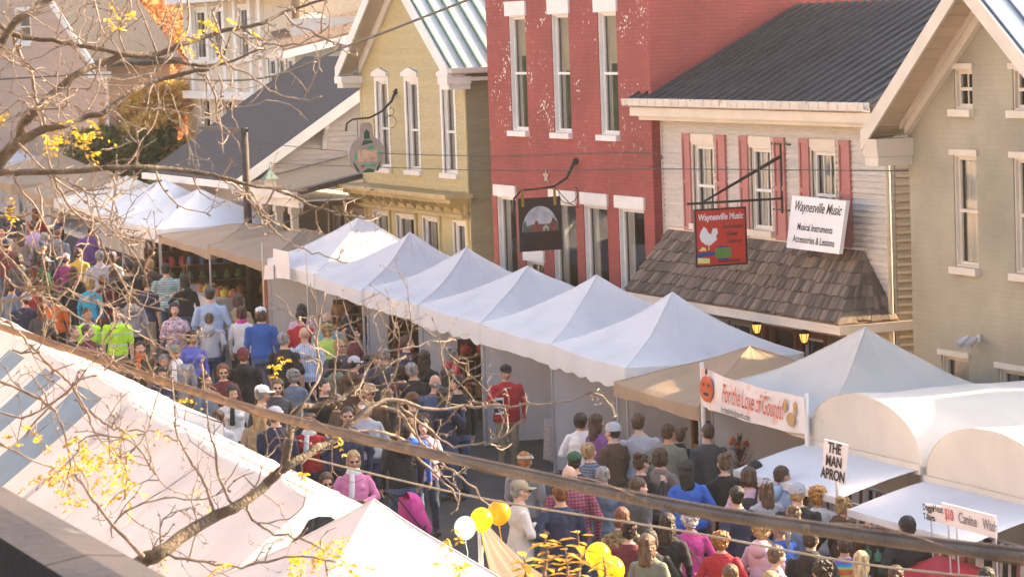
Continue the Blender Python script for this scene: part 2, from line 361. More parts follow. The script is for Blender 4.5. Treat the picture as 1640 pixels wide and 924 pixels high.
# ================================================================ materials of the facades
M_clapC = attr_mat('beige_clapboard', (.70, .61, .51), .05, .7, .1, (1, 1, 20), 4)
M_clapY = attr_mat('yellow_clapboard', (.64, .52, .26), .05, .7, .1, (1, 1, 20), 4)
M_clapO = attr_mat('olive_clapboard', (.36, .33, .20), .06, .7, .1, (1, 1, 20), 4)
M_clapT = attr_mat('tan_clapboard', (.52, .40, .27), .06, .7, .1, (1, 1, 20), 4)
M_clapW = attr_mat('pale_clapboard', (.56, .47, .42), .05, .7, .1, (1, 1, 20), 4)
M_clapG = attr_mat('grey_clapboard', (.46, .45, .46), .05, .7, .1, (1, 1, 20), 4)  # shade on the side wall put into the colour as grey
M_clapP = attr_mat('peach_clapboard', (.62, .40, .28), .05, .7, .1, (1, 1, 20), 4)
M_red = brick_mat('red_painted_brick', (.31, .058, .045), (.235, .045, .036), ((.75, .62, .55), 14., .995, 4.9, 5.6), wear=.08)
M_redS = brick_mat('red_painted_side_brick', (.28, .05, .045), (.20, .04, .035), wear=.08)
M_grey = brick_mat('sage_painted_brick', (.36, .31, .215), (.345, .295, .205), wear=.015)
M_nbrick = brick_mat('tan_brick', (.48, .32, .21), (.42, .34, .27), wear=.2)
M_mroof = mat('dark_seamed_metal', (.045, .043, .045), .38, .2, 1.0, .03, 4)
M_wroof = mat('pale_seamed_metal', (.55, .56, .50), .45, .08, 1, .05, 8)
M_seam = mat('seam_green', (.10, .16, .13), .5, .15)
M_seamb = mat('seam_blue', (.12, .15, .22), .5, .15)
M_shing = mat('dark_shingle', (.065, .050, .045), .9, .35, 14, .5, 40, stretch=(1, 1, 2.5))
M_bshing = mat('brown_shingle', (.20, .13, .09), .9, .4, 14, .5, 40, stretch=(1, 1, 2.5))
M_shake = attr_mat('weathered_shake', (.235, .165, .115), .48, .9, .5, (6, 6, 1), 14)
M_shut = mat('rose_shutter', (.42, .14, .12), .6, .06, 3, .05)
M_plaster = mat('plain_house_wall', (.42, .36, .3), .9, .1)
# ================================================================ beige music shop
FY = 24.4; X0, X1 = -53.25, -44.3
shop = empty('house', 'beige clapboard shop with rose shutters, dark seamed metal roof and shake awning', 'house', loc=(0, 0, 0))
wins = []
for a, b, c, d in ((1109, 1147, 0, 0), (1200, 1239, 0, 0), (1298, 1342, 0, 0)):
    wins.append((P(a, 280, Y=FY).x + .08, P(b, 285, Y=FY).x - .06, 3.86, 5.30))
store_ops = []
W0 = MB(); panel(W0, 'Y', FY, X0, X1, 2.2, 5.75, wins, depth=.12); W0.build('wall', M_clapC, shop, tone=True)
B = MB(); siding(B, 'Y', FY, 2.2, 5.72, lambda z: (X0 + .12, X1 - .12), [(w[0] - .26, w[1] + .26, w[2] - .02, w[3] + .22) if 0 else (w[0] - .06, w[1] + .06, w[2] - .06, w[3] + .21) for w in wins], .098)
B.build('clapboard', M_clapC, shop, tone=True)
for a_ in (X0, X1 - .12): boxo('corner_board', (a_, FY - .03, 2.2), (a_ + .12, FY, 5.75), M_clapC, shop)
B = MB(); panel(B, 'X', X1, FY, 30.2, -.6, 5.75, [], 1); panel(B, 'X', X0, FY, 30.2, -.6, 5.75, [], -1); panel(B, 'Y', 30.2, X0, X1, -.6, 5.75, [], 1)
for xx in (X1 - .004, X0 + .004): B.add([(xx, FY, 5.75), (xx, 30.2, 5.75), (xx, 27.3, 7.7)], [(0, 1, 2)])
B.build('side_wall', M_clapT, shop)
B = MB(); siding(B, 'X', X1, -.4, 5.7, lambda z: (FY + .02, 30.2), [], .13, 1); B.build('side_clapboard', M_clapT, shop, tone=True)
for w in wins:
    fr = window(shop, 'Y', FY, *w, trim=.05, m=M_cream, muntin=(2, 0), curtain=1.25, mid=.48, deep=.12)
    boxo('head_board', (w[0] - .06, FY - .045, w[3] + .052), (w[1] + .06, FY - .005, w[3] + .20), M_cream, fr)
for (a, b) in ((1094, 1106.5), (1148, 1163), (1185, 1198.5), (1240.5, 1257.5), (1281, 1296.5), (1344, 1362)):
    xa, xb = P(a, 290, Y=FY - .05).x, P(b, 290, Y=FY - .05).x
    B = MB(); z0, z1 = 3.72, 5.50; y0, y1 = FY - .065, FY - .021; f = .05
    B.box((xa, y0, z0), (xa + f, y1, z1)); B.box((xb - f, y0, z0), (xb, y1, z1)); B.box((xa + f, y0 + .002, z0), (xb - f, y1, z0 + .08)); B.box((xa + f, y0 + .002, z1 - .08), (xb - f, y1, z1)); B.box((xa + f, y0 + .002, 4.58), (xb - f, y1, 4.66))
    B.box((xa + f, y0 + .022, z0 + .08), (xb - f, y1, 4.58)); B.box((xa + f, y0 + .022, 4.66), (xb - f, y1, z1 - .08)); B.build('shutter', M_shut, shop)
# roof
RY, RZ = 27.3, 7.8; ey, ez = FY - .42, 6.12
B = MB(); roof_slab(B, (X0 - .5, ey, ez), (X1 + .1, ey, ez), (X1 + .1, RY, RZ), (X0 - .5, RY, RZ), .06); roof_slab(B, (X1 + .1, 30.5, 5.9), (X0 - .5, 30.5, 5.9), (X0 - .5, RY + .002, RZ), (X1 + .1, RY + .002, RZ), .06)
seams(B, (X0 - .45, ey, ez), (X1 + .05, ey, ez), (X1 + .05, RY, RZ), (X0 - .45, RY, RZ), .36, .03, .045)
B.build('roof', M_mroof, shop)
M_gut = mat('rusty_cream_gutter', (.68, .58, .47), .5, .08, 2, .05, patch=((.40, .20, .10), 9., .90))
B = MB(); g0, g1 = X0 - .5, X1 + .02
pr = [(0, 0), (-.13, .03), (-.15, .15), (-.13, .16), (-.12, .05), (-.01, .02), (-.01, .16), (0, .16)]
B.prism([(g0, ey + p[0], ez - .13 + p[1]) for p in pr], (g1 - g0, 0, 0))
for i in range(28):
    x = g0 + (g1 - g0) * (i + .5) / 28; B.box((x, ey - .155, ez - .09), (x + .02, ey - .148, ez + .02))
B.build('gutter', M_gut, shop)
B = MB(); B.box((X0 - .45, ey + .003, ez - .30), (X1 + .1, FY - .05, ez - .14)); B.box((X0 - .02, FY - .05, 5.74), (X1 + .02, FY + .05, 6.05)); B.box((X0 - .3, ey + .12, ez - .38), (X1 + .05, FY - .05, ez - .303)); B.build('cornice', M_cream, shop)
dp = MB(); xx = P(1424, 300, Y=FY - .08).x
dp.tube([(xx, ey + .05, ez - .2), (xx, ey + .1, ez - .33), (xx, FY - .10, ez - .48), (xx, FY - .10, 0.)], .045, 10); dp.build('downspout', M_cream, shop, smooth=True)
# shake awning
at0, at1 = -52.95, -45.35; zt = 3.70; ab0, ab1, yb, zb = -52.6, -44.2, 23.3, 2.64
A0, A1, Bq0, Bq1 = Vector((at0, FY - .02, zt)), Vector((at1, FY - .02, zt)), Vector((at0 + .3, yb, zb)), Vector((ab1, yb, zb)); C1 = Vector((ab1, FY - .02, zb))
B = MB(); B.prism([A0, A1, Bq1, Bq0], (0, .02, -.05)); B.prism([A1, C1, Bq1], (-.05, 0, -.05)); AW = B.build('awning', M_wood, shop)
B = MB(); rows = 9
def shakes(p00, p01, p10, p11, rows, width=.13):     # p0*: ridge line, p1*: eave line
    nrm = (p01 - p00).cross(p10 - p00).normalized(); nrm = -nrm if nrm.z < 0 else nrm
    for r in range(rows):
        t1 = (r + 1) / rows; t0 = max(0, r / rows - .03)
        u = 0
        Lr = ((p01.lerp(p11, t1)) - (p00.lerp(p10, t1))).length
        while u < 1:
            w = width * rnd.uniform(.55, 1.35) / max(Lr, .2); u2 = min(1, u + w)
            B.t = rnd.random() ** 1.2; j = rnd.uniform(-.02, .025)
            gap = .006 / max(Lr, .2)
            q = lambda uu, tt, h: (p00.lerp(p01, uu)).lerp(p10.lerp(p11, uu), min(max(tt, 0), 1.03)) + nrm * h
            h1 = .035 + rnd.uniform(0, .02); a, b, c, d = q(u + gap, t0, .006), q(u2 - gap, t0, .006), q(u2 - gap, t1 + j * .6, h1), q(u + gap, t1 + j, h1)
            c2, d2 = q(u2 - gap, t1 + j * .6, h1 - .022), q(u + gap, t1 + j, h1 - .022); a2, b2 = q(u + gap, t0, .002), q(u2 - gap, t0, .002)
            B.add([a, b, c, d, c2, d2, a2, b2], [(0, 1, 2, 3), (3, 2, 4, 5), (0, 3, 5, 6), (1, 7, 4, 2)]); u = u2
shakes(A0, A1, Bq0, Bq1, 6); shakes(A1, A1 + Vector((.01, .0, 0)), Bq1, C1, 6)
B.build('shakes', M_shake, AW, tone=True)
B = MB(); B.box((at0 + .2, yb - .03, zb - .17), (ab1 + .05, yb + .03, zb - .02)); B.box((ab1 + .0, yb + .031, zb - .17), (ab1 + .05, FY + .3, zb - .02)); B.box((at0 + .2, yb + .031, zb - .155), (ab1 - .001, FY - .0, zb - .10)); B.box((at0 + .2, yb - .05, zb - .06), (ab1 + .07, yb - .031, zb - .02)); B.build('fascia', M_cream, AW)
B = MB(); B.box((at0 + .05, FY - .05, zt), (at1 + .1, FY - .0, zt + .05)); B.build('flashing', M_cream, AW)
# storefront under the awning
sx = [P(a, 520, Y=24.5).x for a in (1095, 1160, 1212, 1228, 1275, 1297, 1345)]
sops = [(-52.6, -50.9, .75, 2.1), (sx[1], sx[1] + 1.1, .75, 2.15), (P(1232, 520, Y=24.5).x, P(1277, 530, Y=24.5).x, -.1, 2.25), (P(1282, 540, Y=24.5).x + .1, P(1325, 540, Y=24.5).x - .1, .7, 2.1), (-46.0, -44.7, .7, 2.15)]
sops = sorted(sops); fixed = []
for o in sops:
    if fixed and o[0] < fixed[-1][1] + .15: o = (fixed[-1][1] + .15, max(o[1], fixed[-1][1] + .6), o[2], o[3])
    fixed.append(o)
M_store = mat('brown_storefront_panel', (.20, .13, .09), .6, .2, 3, .1); M_maroon = mat('maroon_door', (.16, .035, .03), .4, .15)
B = MB(); panel(B, 'Y', FY + .1, X0, X1, -.6, 2.6, fixed, depth=.12)
for i in range(30):
    x = X0 + .15 + i * .3
    if not any(o[0] - .05 < x < o[1] + .05 for o in fixed): B.box((x, FY + .085, -.5), (x + .02, FY + .0985, 2.5))
B.build('storefront_wall', M_store, shop)
for i, o in enumerate(fixed):
    if i == 2:
        B = MB(); B.box((o[0] - .09, FY + .02, o[2]), (o[0], FY + .098, o[3] + .1)); B.box((o[1], FY + .02, o[2]), (o[1] + .09, FY + .098, o[3] + .1)); B.box((o[0], FY + .02, o[3]), (o[1], FY + .098, o[3] + .1)); dr = B.build('door', M_maroon, shop)
        B = MB(); B.box((o[0], FY + .14, o[2]), (o[0] + .12, FY + .19, o[3])); B.box((o[1] - .12, FY + .14, o[2]), (o[1], FY + .19, o[3])); B.box((o[0] + .12, FY + .14, o[3] - .15), (o[1] - .12, FY + .19, o[3])); B.box((o[0] + .12, FY + .14, o[2]), (o[1] - .12, FY + .19, o[2] + .7)); B.build('door_leaf', M_maroon, dr)
        boxo('pane', (o[0] + .12, FY + .16, o[2] + .7), (o[1] - .12, FY + .165, o[3] - .15), M_glass, dr); boxo('recess', (o[0], FY + .6, o[2]), (o[1], FY + .7, o[3]), M_dark, dr)
    else: window(shop, 'Y', FY + .1, *o, trim=.07, m=M_cream if i != 3 else M_maroon, curtain=.5, mid=0, deep=.1)
# lanterns (lit)
M_flame = mat('lantern_glow', (1.0, .42, .08), .5, 0, emit=.5)
def lantern(px, py, lab, Yl):
    c = P(px, py, Y=Yl); r = empty('lantern', lab, 'lantern', 'lanterns under the shake awning', loc=c)
    B = MB(); B.loft([((0, 0, .13), .02, .02), ((0, 0, .12), .05, .05), ((0, 0, .07), .10, .10), ((0, 0, .06), .10, .10)], 6); B.loft([((0, 0, -.12), .05, .05), ((0, 0, -.09), .06, .06)], 6)
    for k in range(6):
        a = 2 * PI * k / 6; B.tube([(.092 * math.cos(a), .092 * math.sin(a), .06), (.058 * math.cos(a), .058 * math.sin(a), -.10)], .006, 5)
    B.tube([(0, .0, .13), (0, 0, .2), (0, .1, .24), (0, .2, .2)], .012, 6); B.build('cage', M_iron, r)
    B = MB(); B.loft([((0, 0, -.09), .04, .04), ((0, 0, -.02), .065, .065), ((0, 0, .055), .08, .08)], 10); B.build('lamp_glass', M_flame, r, smooth=True)
lantern(1212, 525, 'lit amber lantern under the shake awning, leftmost of the three lanterns', 24.1)
lantern(1288, 540, 'lit amber lantern right beside the maroon shop door, middle of the three lanterns', 24.1)
lantern(1361, 530, 'lit amber lantern near the right end of the awning behind the tall ivory tent peak', 23.9)
# ---------------------------------------------------------------- signs of the shop
M_signw = mat('white_sign_board', (.78, .75, .72), .5, .03, 3); M_ink = mat('black_lettering', (.03, .025, .03), .6, .1); M_signr = mat('red_sign_board', (.55, .035, .02), .5, .08, 3)
M_green = mat('sign_green', (.10, .24, .04), .5, .1); M_blue = mat('sign_blue', (.02, .07, .25), .5, .1); M_yel = mat('sign_pale_yellow', (.72, .66, .20), .5, .05)
ws = empty('shop_sign', 'large white board reading Waynesville Music standing on the shake awning', 'sign')
q = [Vector((-46.96, 23.92, 4.57)), Vector((-45.04, 23.92, 4.55)), Vector((-45.19, 23.84, 3.68)), Vector((-47.08, 23.84, 3.69))]
B = MB(); B.prism([q[3], q[2], q[1], q[0]], (0, .07, 0)); B.build('board', M_signw, ws)
U = (q[1] - q[0]).normalized(); V = (q[0] - q[3]).normalized(); Nn = U.cross(V); mid = (q[0] + q[1] + q[2] + q[3]) / 4
B = MB(); text_geo(B, 'Waynesville Music', .245, mid + V * .27, U, V, .35, .006, stretch=.92, bold=.003); text_geo(B, 'Musical Instruments', .17, mid - V * .07, U, V, 0, .006, stretch=.92, bold=.002); text_geo(B, 'Accessories & Lessons', .17, mid - V * .28, U, V, 0, .006, stretch=.95, bold=.002); B.build('lettering', M_ink, ws)
rs = empty('shop_sign', 'red hanging sign reading Waynesville Music with a white bird, on a black triangular bracket', 'sign')
SX = -48.2; y0, y1, z0, z1 = 22.68, 23.63, 3.375, 4.335
B = MB(); B.box((SX - .02, y0, z0), (SX + .02, y1, z1)); B.build('board', M_signr, rs)
B = MB()
for a, b in (((SX - .03, y0 - .015, z0 - .015), (SX + .03, y0 + .012, z1 + .015)), ((SX - .03, y1 - .012, z0 - .015), (SX + .03, y1 + .015, z1 + .015)), ((SX - .03, y0 + .012, z0 - .015), (SX + .03, y1 - .012, z0 + .012)), ((SX - .03, y0 + .012, z1 - .012), (SX + .03, y1 - .012, z1 + .015))): B.box(a, b)
B.build('border', M_iron, rs)
F = lambda y, z, d=.024: Vector((SX + d, y0 + y * (y1 - y0), z0 + z * (z1 - z0)))
def flat(B, pts, d=.026, m=0):
    B.m = m; n = len(pts); B.add([F(*p, d) for p in pts] + [F(*p, d - .004) for p in pts], [tuple(range(n))] + [(i, (i + 1) % n, n + (i + 1) % n, n + i) for i in range(n)])
B = MB(); U, V = Vector((0, 1, 0)), Vector((0, 0, 1))
text_geo(B, 'Waynesville Music', .155, F(.5, .86, 0), U, V, .12, .026, stretch=.74, bold=.004); B.build('lettering', M_signw, rs)
B = MB()
for i, (t, y, s) in enumerate((('Instruments', .74, .095), ('Guitar', .72, .1), ('Lessons', .76, .1))): text_geo(B, t, s, F(y, .68 - .13 * i, 0), U, V, .1, .026, stretch=.85, bold=.002)
text_geo(B, 'Accessories', .085, F(.65, .075, 0), U, V, 0, .026, stretch=1.0, bold=.002); B.build('lettering', M_ink, rs)
B = MB()   # white perched bird, generic
bird = [(.10, .62), (.16, .70), (.22, .66), (.24, .60), (.30, .55), (.34, .66), (.42, .66), (.44, .58), (.40, .52), (.42, .46), (.36, .42), (.28, .36), (.18, .38), (.10, .45), (.07, .53)]
flat(B, bird[::-1]); B.build('bird_emblem', M_signw, rs)
B = MB(); flat(B, [(.38, .13), (.68, .13), (.70, .2), (.68, .30), (.38, .30), (.36, .2)], .026, 0); flat(B, [(.02, .15), (.36, .18), (.36, .25), (.02, .24)], .027, 1); flat(B, [(.42, .31), (.64, .31), (.64, .34), (.42, .34)], .026, 1); flat(B, [(.42, .09), (.64, .09), (.64, .12), (.42, .12)], .026, 1); flat(B, [(.24, .38), (.26, .38), (.26, .28), (.24, .28)], .026, 2)
flat(B, [(.05, .27), (.12, .34), (.18, .32), (.20, .27)], .029, 2); flat(B, [(.02, .05), (.26, .04), (.26, .13), (.02, .15)], .029, 2); B.build('guitar_emblem', [M_green, M_blue, M_yel], rs)
B = MB(); t = .022
B.box((SX - t, 22.54, 4.43), (SX + t, FY - .02, 4.47)); B.box((SX - t, FY - .07, 4.20), (SX + t, FY - .022, 5.40)); B.prism([(SX - t, 22.82, 4.47), (SX - t, 22.88, 4.47), (SX - t, FY - .07, 5.20), (SX - t, FY - .07, 5.14)], (2 * t, 0, 0))
for x in (-.35, .35): B.box((min(SX, SX + x), FY - .06, 5.37), (max(SX, SX + x), FY - .03, 5.40)); B.box((min(SX, SX + x), FY - .06, 4.24), (max(SX, SX + x), FY - .03, 4.27))
B.build('bracket', M_iron, rs)
B = MB()
for y in (22.78, 23.0): B.tube([(SX, y, 4.44), (SX, y, 4.33)], .006, 5)
B.tube([(SX, 23.5, 4.44), (SX, 23.5, 4.33)], .006, 5); B.build('hook', M_iron, rs)
# ================================================================ red brick building
RY0 = 24.2; RX0, RX1 = -61.46, -53.2
red = empty('brick_building', 'tall red painted brick building with white lintels and flaking paint', 'building')
up = []
for l, r in ((815, 845), (883, 914.5), (957, 991)):
    up.append((P(l, 110, Y=RY0).x + .06, P(r, 110, Y=RY0).x - .06, 5.42, 7.78))
lo = []
for l, r, zb_, zt_ in ((797, 829, .2, 4.03), (841, 871, .0, 2.75), (885, 925, .1, 4.03), (935, 975, .1, 4.03), (990, 1034, .1, 4.03)):
    yy = 400; lo.append((P(l, yy, Y=RY0).x + .04, P(r, yy, Y=RY0).x - .02, zb_, zt_))
B = MB(); panel(B, 'Y', RY0, RX0, RX1, -.5, 10.2, up + lo, depth=.2); B.build('wall', M_red, red)
B = MB(); panel(B, 'X', RX1, RY0, 36, -.5, 10.2, [], 1); panel(B, 'X', RX0, RY0, 36, -.5, 10.2, [], -1); panel(B, 'Y', 36, RX0, RX1, -.5, 10.2, []); B.build('side_wall', M_redS, red)
B = MB(); B.box((RX0 - .1, RY0 - .12, 10.2), (RX1 + .1, 36.1, 10.5)); B.build('roof', M_shing, red)
for iw, w in enumerate(up): window(red, 'Y', RY0, *w, pane_sheen=(.35, .48, .42)[iw], trim=0, m=M_white, lintel=(.30, .10, 'block'), curtain=.7, deep=.17, mid=.5)
for i, w in enumerate(lo): window(red, 'Y', RY0, *w, trim=.0, m=M_white, lintel=(.24, .08, 'block'), curtain=.9 if i != 1 else .3, deep=.17, mid=.44, sill=(i != 1))
B = MB(); c = P(874, 283, Y=RY0 - .03); n = 5; pts = []
for i in range(10):
    a = PI / 2 + PI * i / 5; r = .17 if i % 2 == 0 else .07; pts.append(c + Vector((r * math.cos(a), 0, r * math.sin(a))))
B.prism(pts, (0, .025, 0)); B.build('anchor_star', MATS['dull_star'] if 'dull_star' in MATS else mat('dull_star', (.5, .33, .26), .7, .2, 9), red)
bs = empty('hanging_sign', 'dark board with an arched village scene hanging from the red building', 'sign')
SX = -56.79; y0, y1, z0, z1 = 22.90, 23.80, 3.15, 4.20
B = MB(); B.box((SX - .025, y0, z0), (SX + .025, y1, z1)); B.build('board', mat('dark_brown_board', (.035, .02, .018), .5, .3), bs)
F = lambda y, z, d=.029: Vector((SX + d, y0 + y * (y1 - y0), z0 + z * (z1 - z0)))
M_skyp = mat('painted_sky', (.50, .52, .52), .6, .25, 5); M_hill = mat('painted_trees', (.10, .14, .10), .6, .3, 9); M_house = mat('painted_rust', (.25, .07, .045), .6, .3, 9); M_beige = mat('painted_beige', (.55, .47, .36), .6, .1)
B = MB(); flat(B, [(.07, .36)] + [(.5 - .43 * math.cos(PI * i / 16), .38 + .46 * math.sin(PI * i / 16)) for i in range(17)] + [(.93, .36)], .030, 0)
flat(B, [(.07, .36), (.93, .36), (.93, .5), (.86, .56), (.8, .62), (.74, .5), (.3, .5), (.18, .47), (.14, .6), (.09, .5)], .033, 1)
for a, b, t, mm in ((.28, .36, .5, 2), (.36, .46, .56, 2), (.46, .55, .5, 2), (.56, .69, .47, 3), (.72, .88, .54, 2)):
    flat(B, [(a, .37), (b, .37), (b, t - .03), ((a + b) / 2, t + .02), (a, t - .03)], .036, mm)
flat(B, [(.61, .37), (.645, .37), (.645, .42), (.61, .42)], .039, 4); B.build('painting', [M_skyp, M_hill, M_house, M_beige, M_ink], bs)
B = MB()
for y in (.1, .86): flat(B, [(y - .035, .84), (y + .035, .84), (y + .03, 1.16), (y - .03, 1.16)], .034)
B.build('strap', mat('brass_strap', (.42, .28, .06), .4, .1, metal=.4), bs)
B = MB(); pth = [(SX, 22.78, 3.95), (SX, 22.82, 4.2), (SX, 22.98, 4.36), (SX, 23.3, 4.37), (SX, 23.68, 4.40), (SX, 23.95, 4.55), (SX, 24.12, 4.85)]
B.tube(pth, [.03, .022, .02, .02, .022, .028, .04], 7); B.tube([(SX, 24.12, 4.85), (SX, 24.2, 4.9)], .06, 6)
B.tube(arc((SX, 23.98, 4.25), .2, PI * .9, PI * 2.2, 12, (0, 1, 0), (0, 0, 1)), .008, 5); B.tube([(SX, 23.7, 4.38), (SX, 24.0, 4.05), (SX, 24.19, 3.95)], .009, 5); B.build('arm', M_iron, bs)
# ================================================================ yellow gabled house
YY = 24.2; YX0, YX1 = -69.63, -62.77
yel = empty('house', 'tall yellow clapboard house with a steep gable and narrow white windows', 'house')
yw = []
for l, r in ((603.5, 622), (651, 670), (708.5, 728)):
    yw.append((P(l, 150, Y=YY).x + .02, P(r, 150, Y=YY).x - .02, 4.42, 6.42))
gw = []
for l, r, t in ((599, 624, 340), (636, 666, 346), (678, 704, 350), (727, 747, 357)):
    gw.append((P(l, t, Y=YY).x + .04, P(r, t, Y=YY).x - .04, 1.2, P((l + r) / 2, t, Y=YY).z))
ax_, az_ = -66.3, 9.15
def yspan(z):
    if z < 6.75: return (YX0 + .1, YX1 - .1)
    k = (z - 6.75) / (az_ - 6.75); return (YX0 + .1 + (ax_ - YX0) * k, YX1 - .1 - (YX1 - ax_) * k)
B = MB(); panel(B, 'Y', YY, YX0, YX1, 3.6, 6.75, yw, depth=.14); B.add([(YX0, YY, 6.75), (YX1, YY, 6.75), (ax_, YY, az_ - .05)], [(0, 1, 2)]); B.build('wall', M_clapY, yel, tone=True)
B = MB(); siding(B, 'Y', YY, 4.05, 9.1, yspan, [(w[0] - .1, w[1] + .1, w[2] - .1, w[3] + .12) for w in yw], .082); B.build('clapboard', M_clapY, yel, tone=True)
for a_ in (YX0 - .01, YX1 - .1): boxo('corner_board', (a_, YY - .035, 3.6), (a_ + .11, YY, 6.75), M_clapY, yel)
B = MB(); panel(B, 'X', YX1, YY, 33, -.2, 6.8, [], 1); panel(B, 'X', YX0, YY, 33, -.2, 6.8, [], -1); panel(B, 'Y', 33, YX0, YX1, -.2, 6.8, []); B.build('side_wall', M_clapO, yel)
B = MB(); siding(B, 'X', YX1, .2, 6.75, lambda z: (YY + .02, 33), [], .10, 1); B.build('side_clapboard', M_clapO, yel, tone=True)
B = MB(); panel(B, 'Y', YY, YX0, YX1, 0., 3.6, gw, depth=.14)
for o in gw: pass
for k in range(5):
    xa = [YX0, gw[0][1] + .02, gw[1][1] + .02, gw[2][1] + .02, gw[3][1] + .1][k]; B.box((xa, YY - .05, .3), (xa + .12, YY - .002, 3.55))
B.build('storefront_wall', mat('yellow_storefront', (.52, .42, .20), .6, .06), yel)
for iw, w in enumerate(yw): window(yel, 'Y', YY, *w, pane_sheen=(.3, .0, .25)[iw], trim=.11, lintel=(.2, .03, 'ped'), curtain=.8, deep=.14, mid=.45)
for w in gw: window(yel, 'Y', YY, *w, trim=.05, curtain=1.3, deep=.12, mid=.6, sill=False)
yc = P(680, 300, Y=23.55).z
B = MB(); zc = 3.98
B.box((YX0 - .25, 23.55, zc - .06), (YX1 + .2, YY - .001, zc + .04)); B.box((YX0 - .15, 23.7, zc - .16), (YX1 + .1, YY - .003, zc - .062)); B.box((YX0, YY - .12, zc - .42), (YX1, YY - .055, zc - .162)); B.box((YX0, YY - .2, zc - .5), (YX1, YY - .052, zc - .421))
co = B.build('cornice', mat('ochre_cornice', (.42, .32, .14), .6, .15), yel)
for i in range(12):
    x = YX0 + .15 + i * (YX1 - YX0 - .35) / 11; B = MB(); B.prism([(x, YY - .122, zc - .165), (x, YY - .48, zc - .165), (x, YY - .44, zc - .24), (x, YY - .22, zc - .30), (x, YY - .122, zc - .41)], (.07, 0, 0)); B.build('bracket', MATS['ochre_cornice'], co)
# roof
oh = .5; el, er, ze = YX0 - .28, YX1 + .3, 6.72; ry0, ry1 = YY - oh, 33.4
rz = az_ + .12; sl = (rz - ze) / (ax_ - el)
B = MB(); roof_slab(B, (er, ry0, ze), (er, ry1, ze), (ax_, ry1, rz), (ax_, ry0, rz), .09); roof_slab(B, (el, ry1, ze), (el, ry0, ze), (ax_ - .002, ry0, rz), (ax_ - .002, ry1, rz), .09)
rf = B.build('roof', M_wroof, yel)
B = MB(); seams(B, (er, ry0 + .05, ze), (er, ry1, ze), (ax_, ry1, rz), (ax_, ry0 + .05, rz), .34, .04, .06); B.build('seam', M_seam, rf)
B = MB()
for e, s in ((el, 1), (er, -1)):
    B.prism([(e, ry0 - .04, ze - .32), (e, ry0 - .04, ze + .03), (ax_, ry0 - .04, rz + .03), (ax_, ry0 - .04, rz - .26)], (0, .04, 0))
    a = 0.42 * s; B.prism([(e + a, YY - .09, ze + abs(a) * 0 - .12 + .0), (e + a, YY - .09, ze + .2), (ax_, YY - .09, rz - .12), (ax_, YY - .09, rz - .42)], (0, .06, 0))
B.box((el - .03, ry0 - .05, ze - .34), (el + .5, YY - .001, ze - .18)); B.box((er - .55, ry0 - .05, ze - .34), (er + .03, YY - .001, ze - .18)); B.box((el + .03, ry0, ze - .45), (el + .42, YY - .002, ze - .342)); B.box((er - .47, ry0, ze - .45), (er - .03, YY - .002, ze - .342))
B.build('bargeboard', M_white, yel)
B = MB()
for e in (el, er): B.prism([(e, ry0 + .001, ze - .12), (e, YY - .09, ze - .12), (ax_, YY - .09, rz - .14), (ax_, ry0 + .001, rz - .14)], (0, 0, -.03))
B.build('soffit', mat('tan_soffit', (.50, .40, .30), .7, .06), yel)
B = MB(); B.prism([(er - .02 + p[0], ry0 + .02, ze - .12 + p[1]) for p in ((0, 0), (.12, .02), (.14, .13), (.12, .13), (.1, .04), (0, .02))], (0, 9.4, 0)); B.box((YX1, YY, ze - .28), (er - .03, ry1, ze - .2)); B.build('gutter', M_white, yel)
gs = empty('hanging_sign', 'round green stained glass jug sign hanging from the yellow house', 'sign')
SX = -67.1; cy, cz = 23.40, 4.78; M_lead = mat('sign_pink_metal', (.42, .33, .30), .5, .1)
M_tealg = mat('dark_green_glass', (.015, .10, .065), .3, .2); M_mint = mat('mint_glass', (.10, .42, .25), .3, .1); M_amber = mat('pinkish_glass', (.62, .42, .28), .4, .25, 9)
y0, y1, z0, z1 = cy - .46, cy + .46, cz - .48, cz + .48
jug = [(math.sin(a) * (1. if True else 0), -math.cos(a)) for a in [i * 2 * PI / 28 for i in range(28)]]
out = []
for i in range(29):
    a = .55 + (2 * PI - 1.1) * i / 28; out.append((cy + .44 * math.sin(a), cz - .44 * math.cos(a)))
out = [p for p in out if not (abs(p[0] - cy) < .17 and p[1] > cz)]
right = [p for p in out if p[0] >= cy]; left = [p for p in out if p[0] < cy]
neck = [(cy + .16, cz + .42), (cy + .15, cz + .66), (cy + .09, cz + .74), (cy - .09, cz + .74), (cy - .15, cz + .66), (cy - .16, cz + .42)]
prof = right + neck + left; 
B = MB(); B.prism([(SX - .02, p[0], p[1]) for p in prof], (.04, 0, 0)); B.build('jug_plate', M_lead, gs)
def pane_(B, pts, m): B.m = m; B.prism([(SX + .022, cy + p[0], cz + p[1]) for p in pts], (.008, 0, 0))
B = MB(); pane_(B, [(-.06, .36), (.08, .36), (.07, .52), (.0, .58), (-.06, .5)], 0); pane_(B, [(-.13, .22), (.15, .27), (.12, .33), (-.07, .34)], 0); pane_(B, [(.0, .18), (.2, .24), (.13, .13), (.02, .14)], 1)
pane_(B, [(-.32, -.02), (-.26, .08), (-.25, -.1), (-.3, -.12)], 1); pane_(B, [(.27, -.08), (.33, .0), (.32, .12), (.27, .12)], 1); pane_(B, [(-.34, -.12), (-.2, -.34), (-.2, -.4), (-.25, -.38), (-.33, -.22)], 0); pane_(B, [(.35, -.12), (.24, -.38), (.2, -.36), (.25, -.25)], 0)
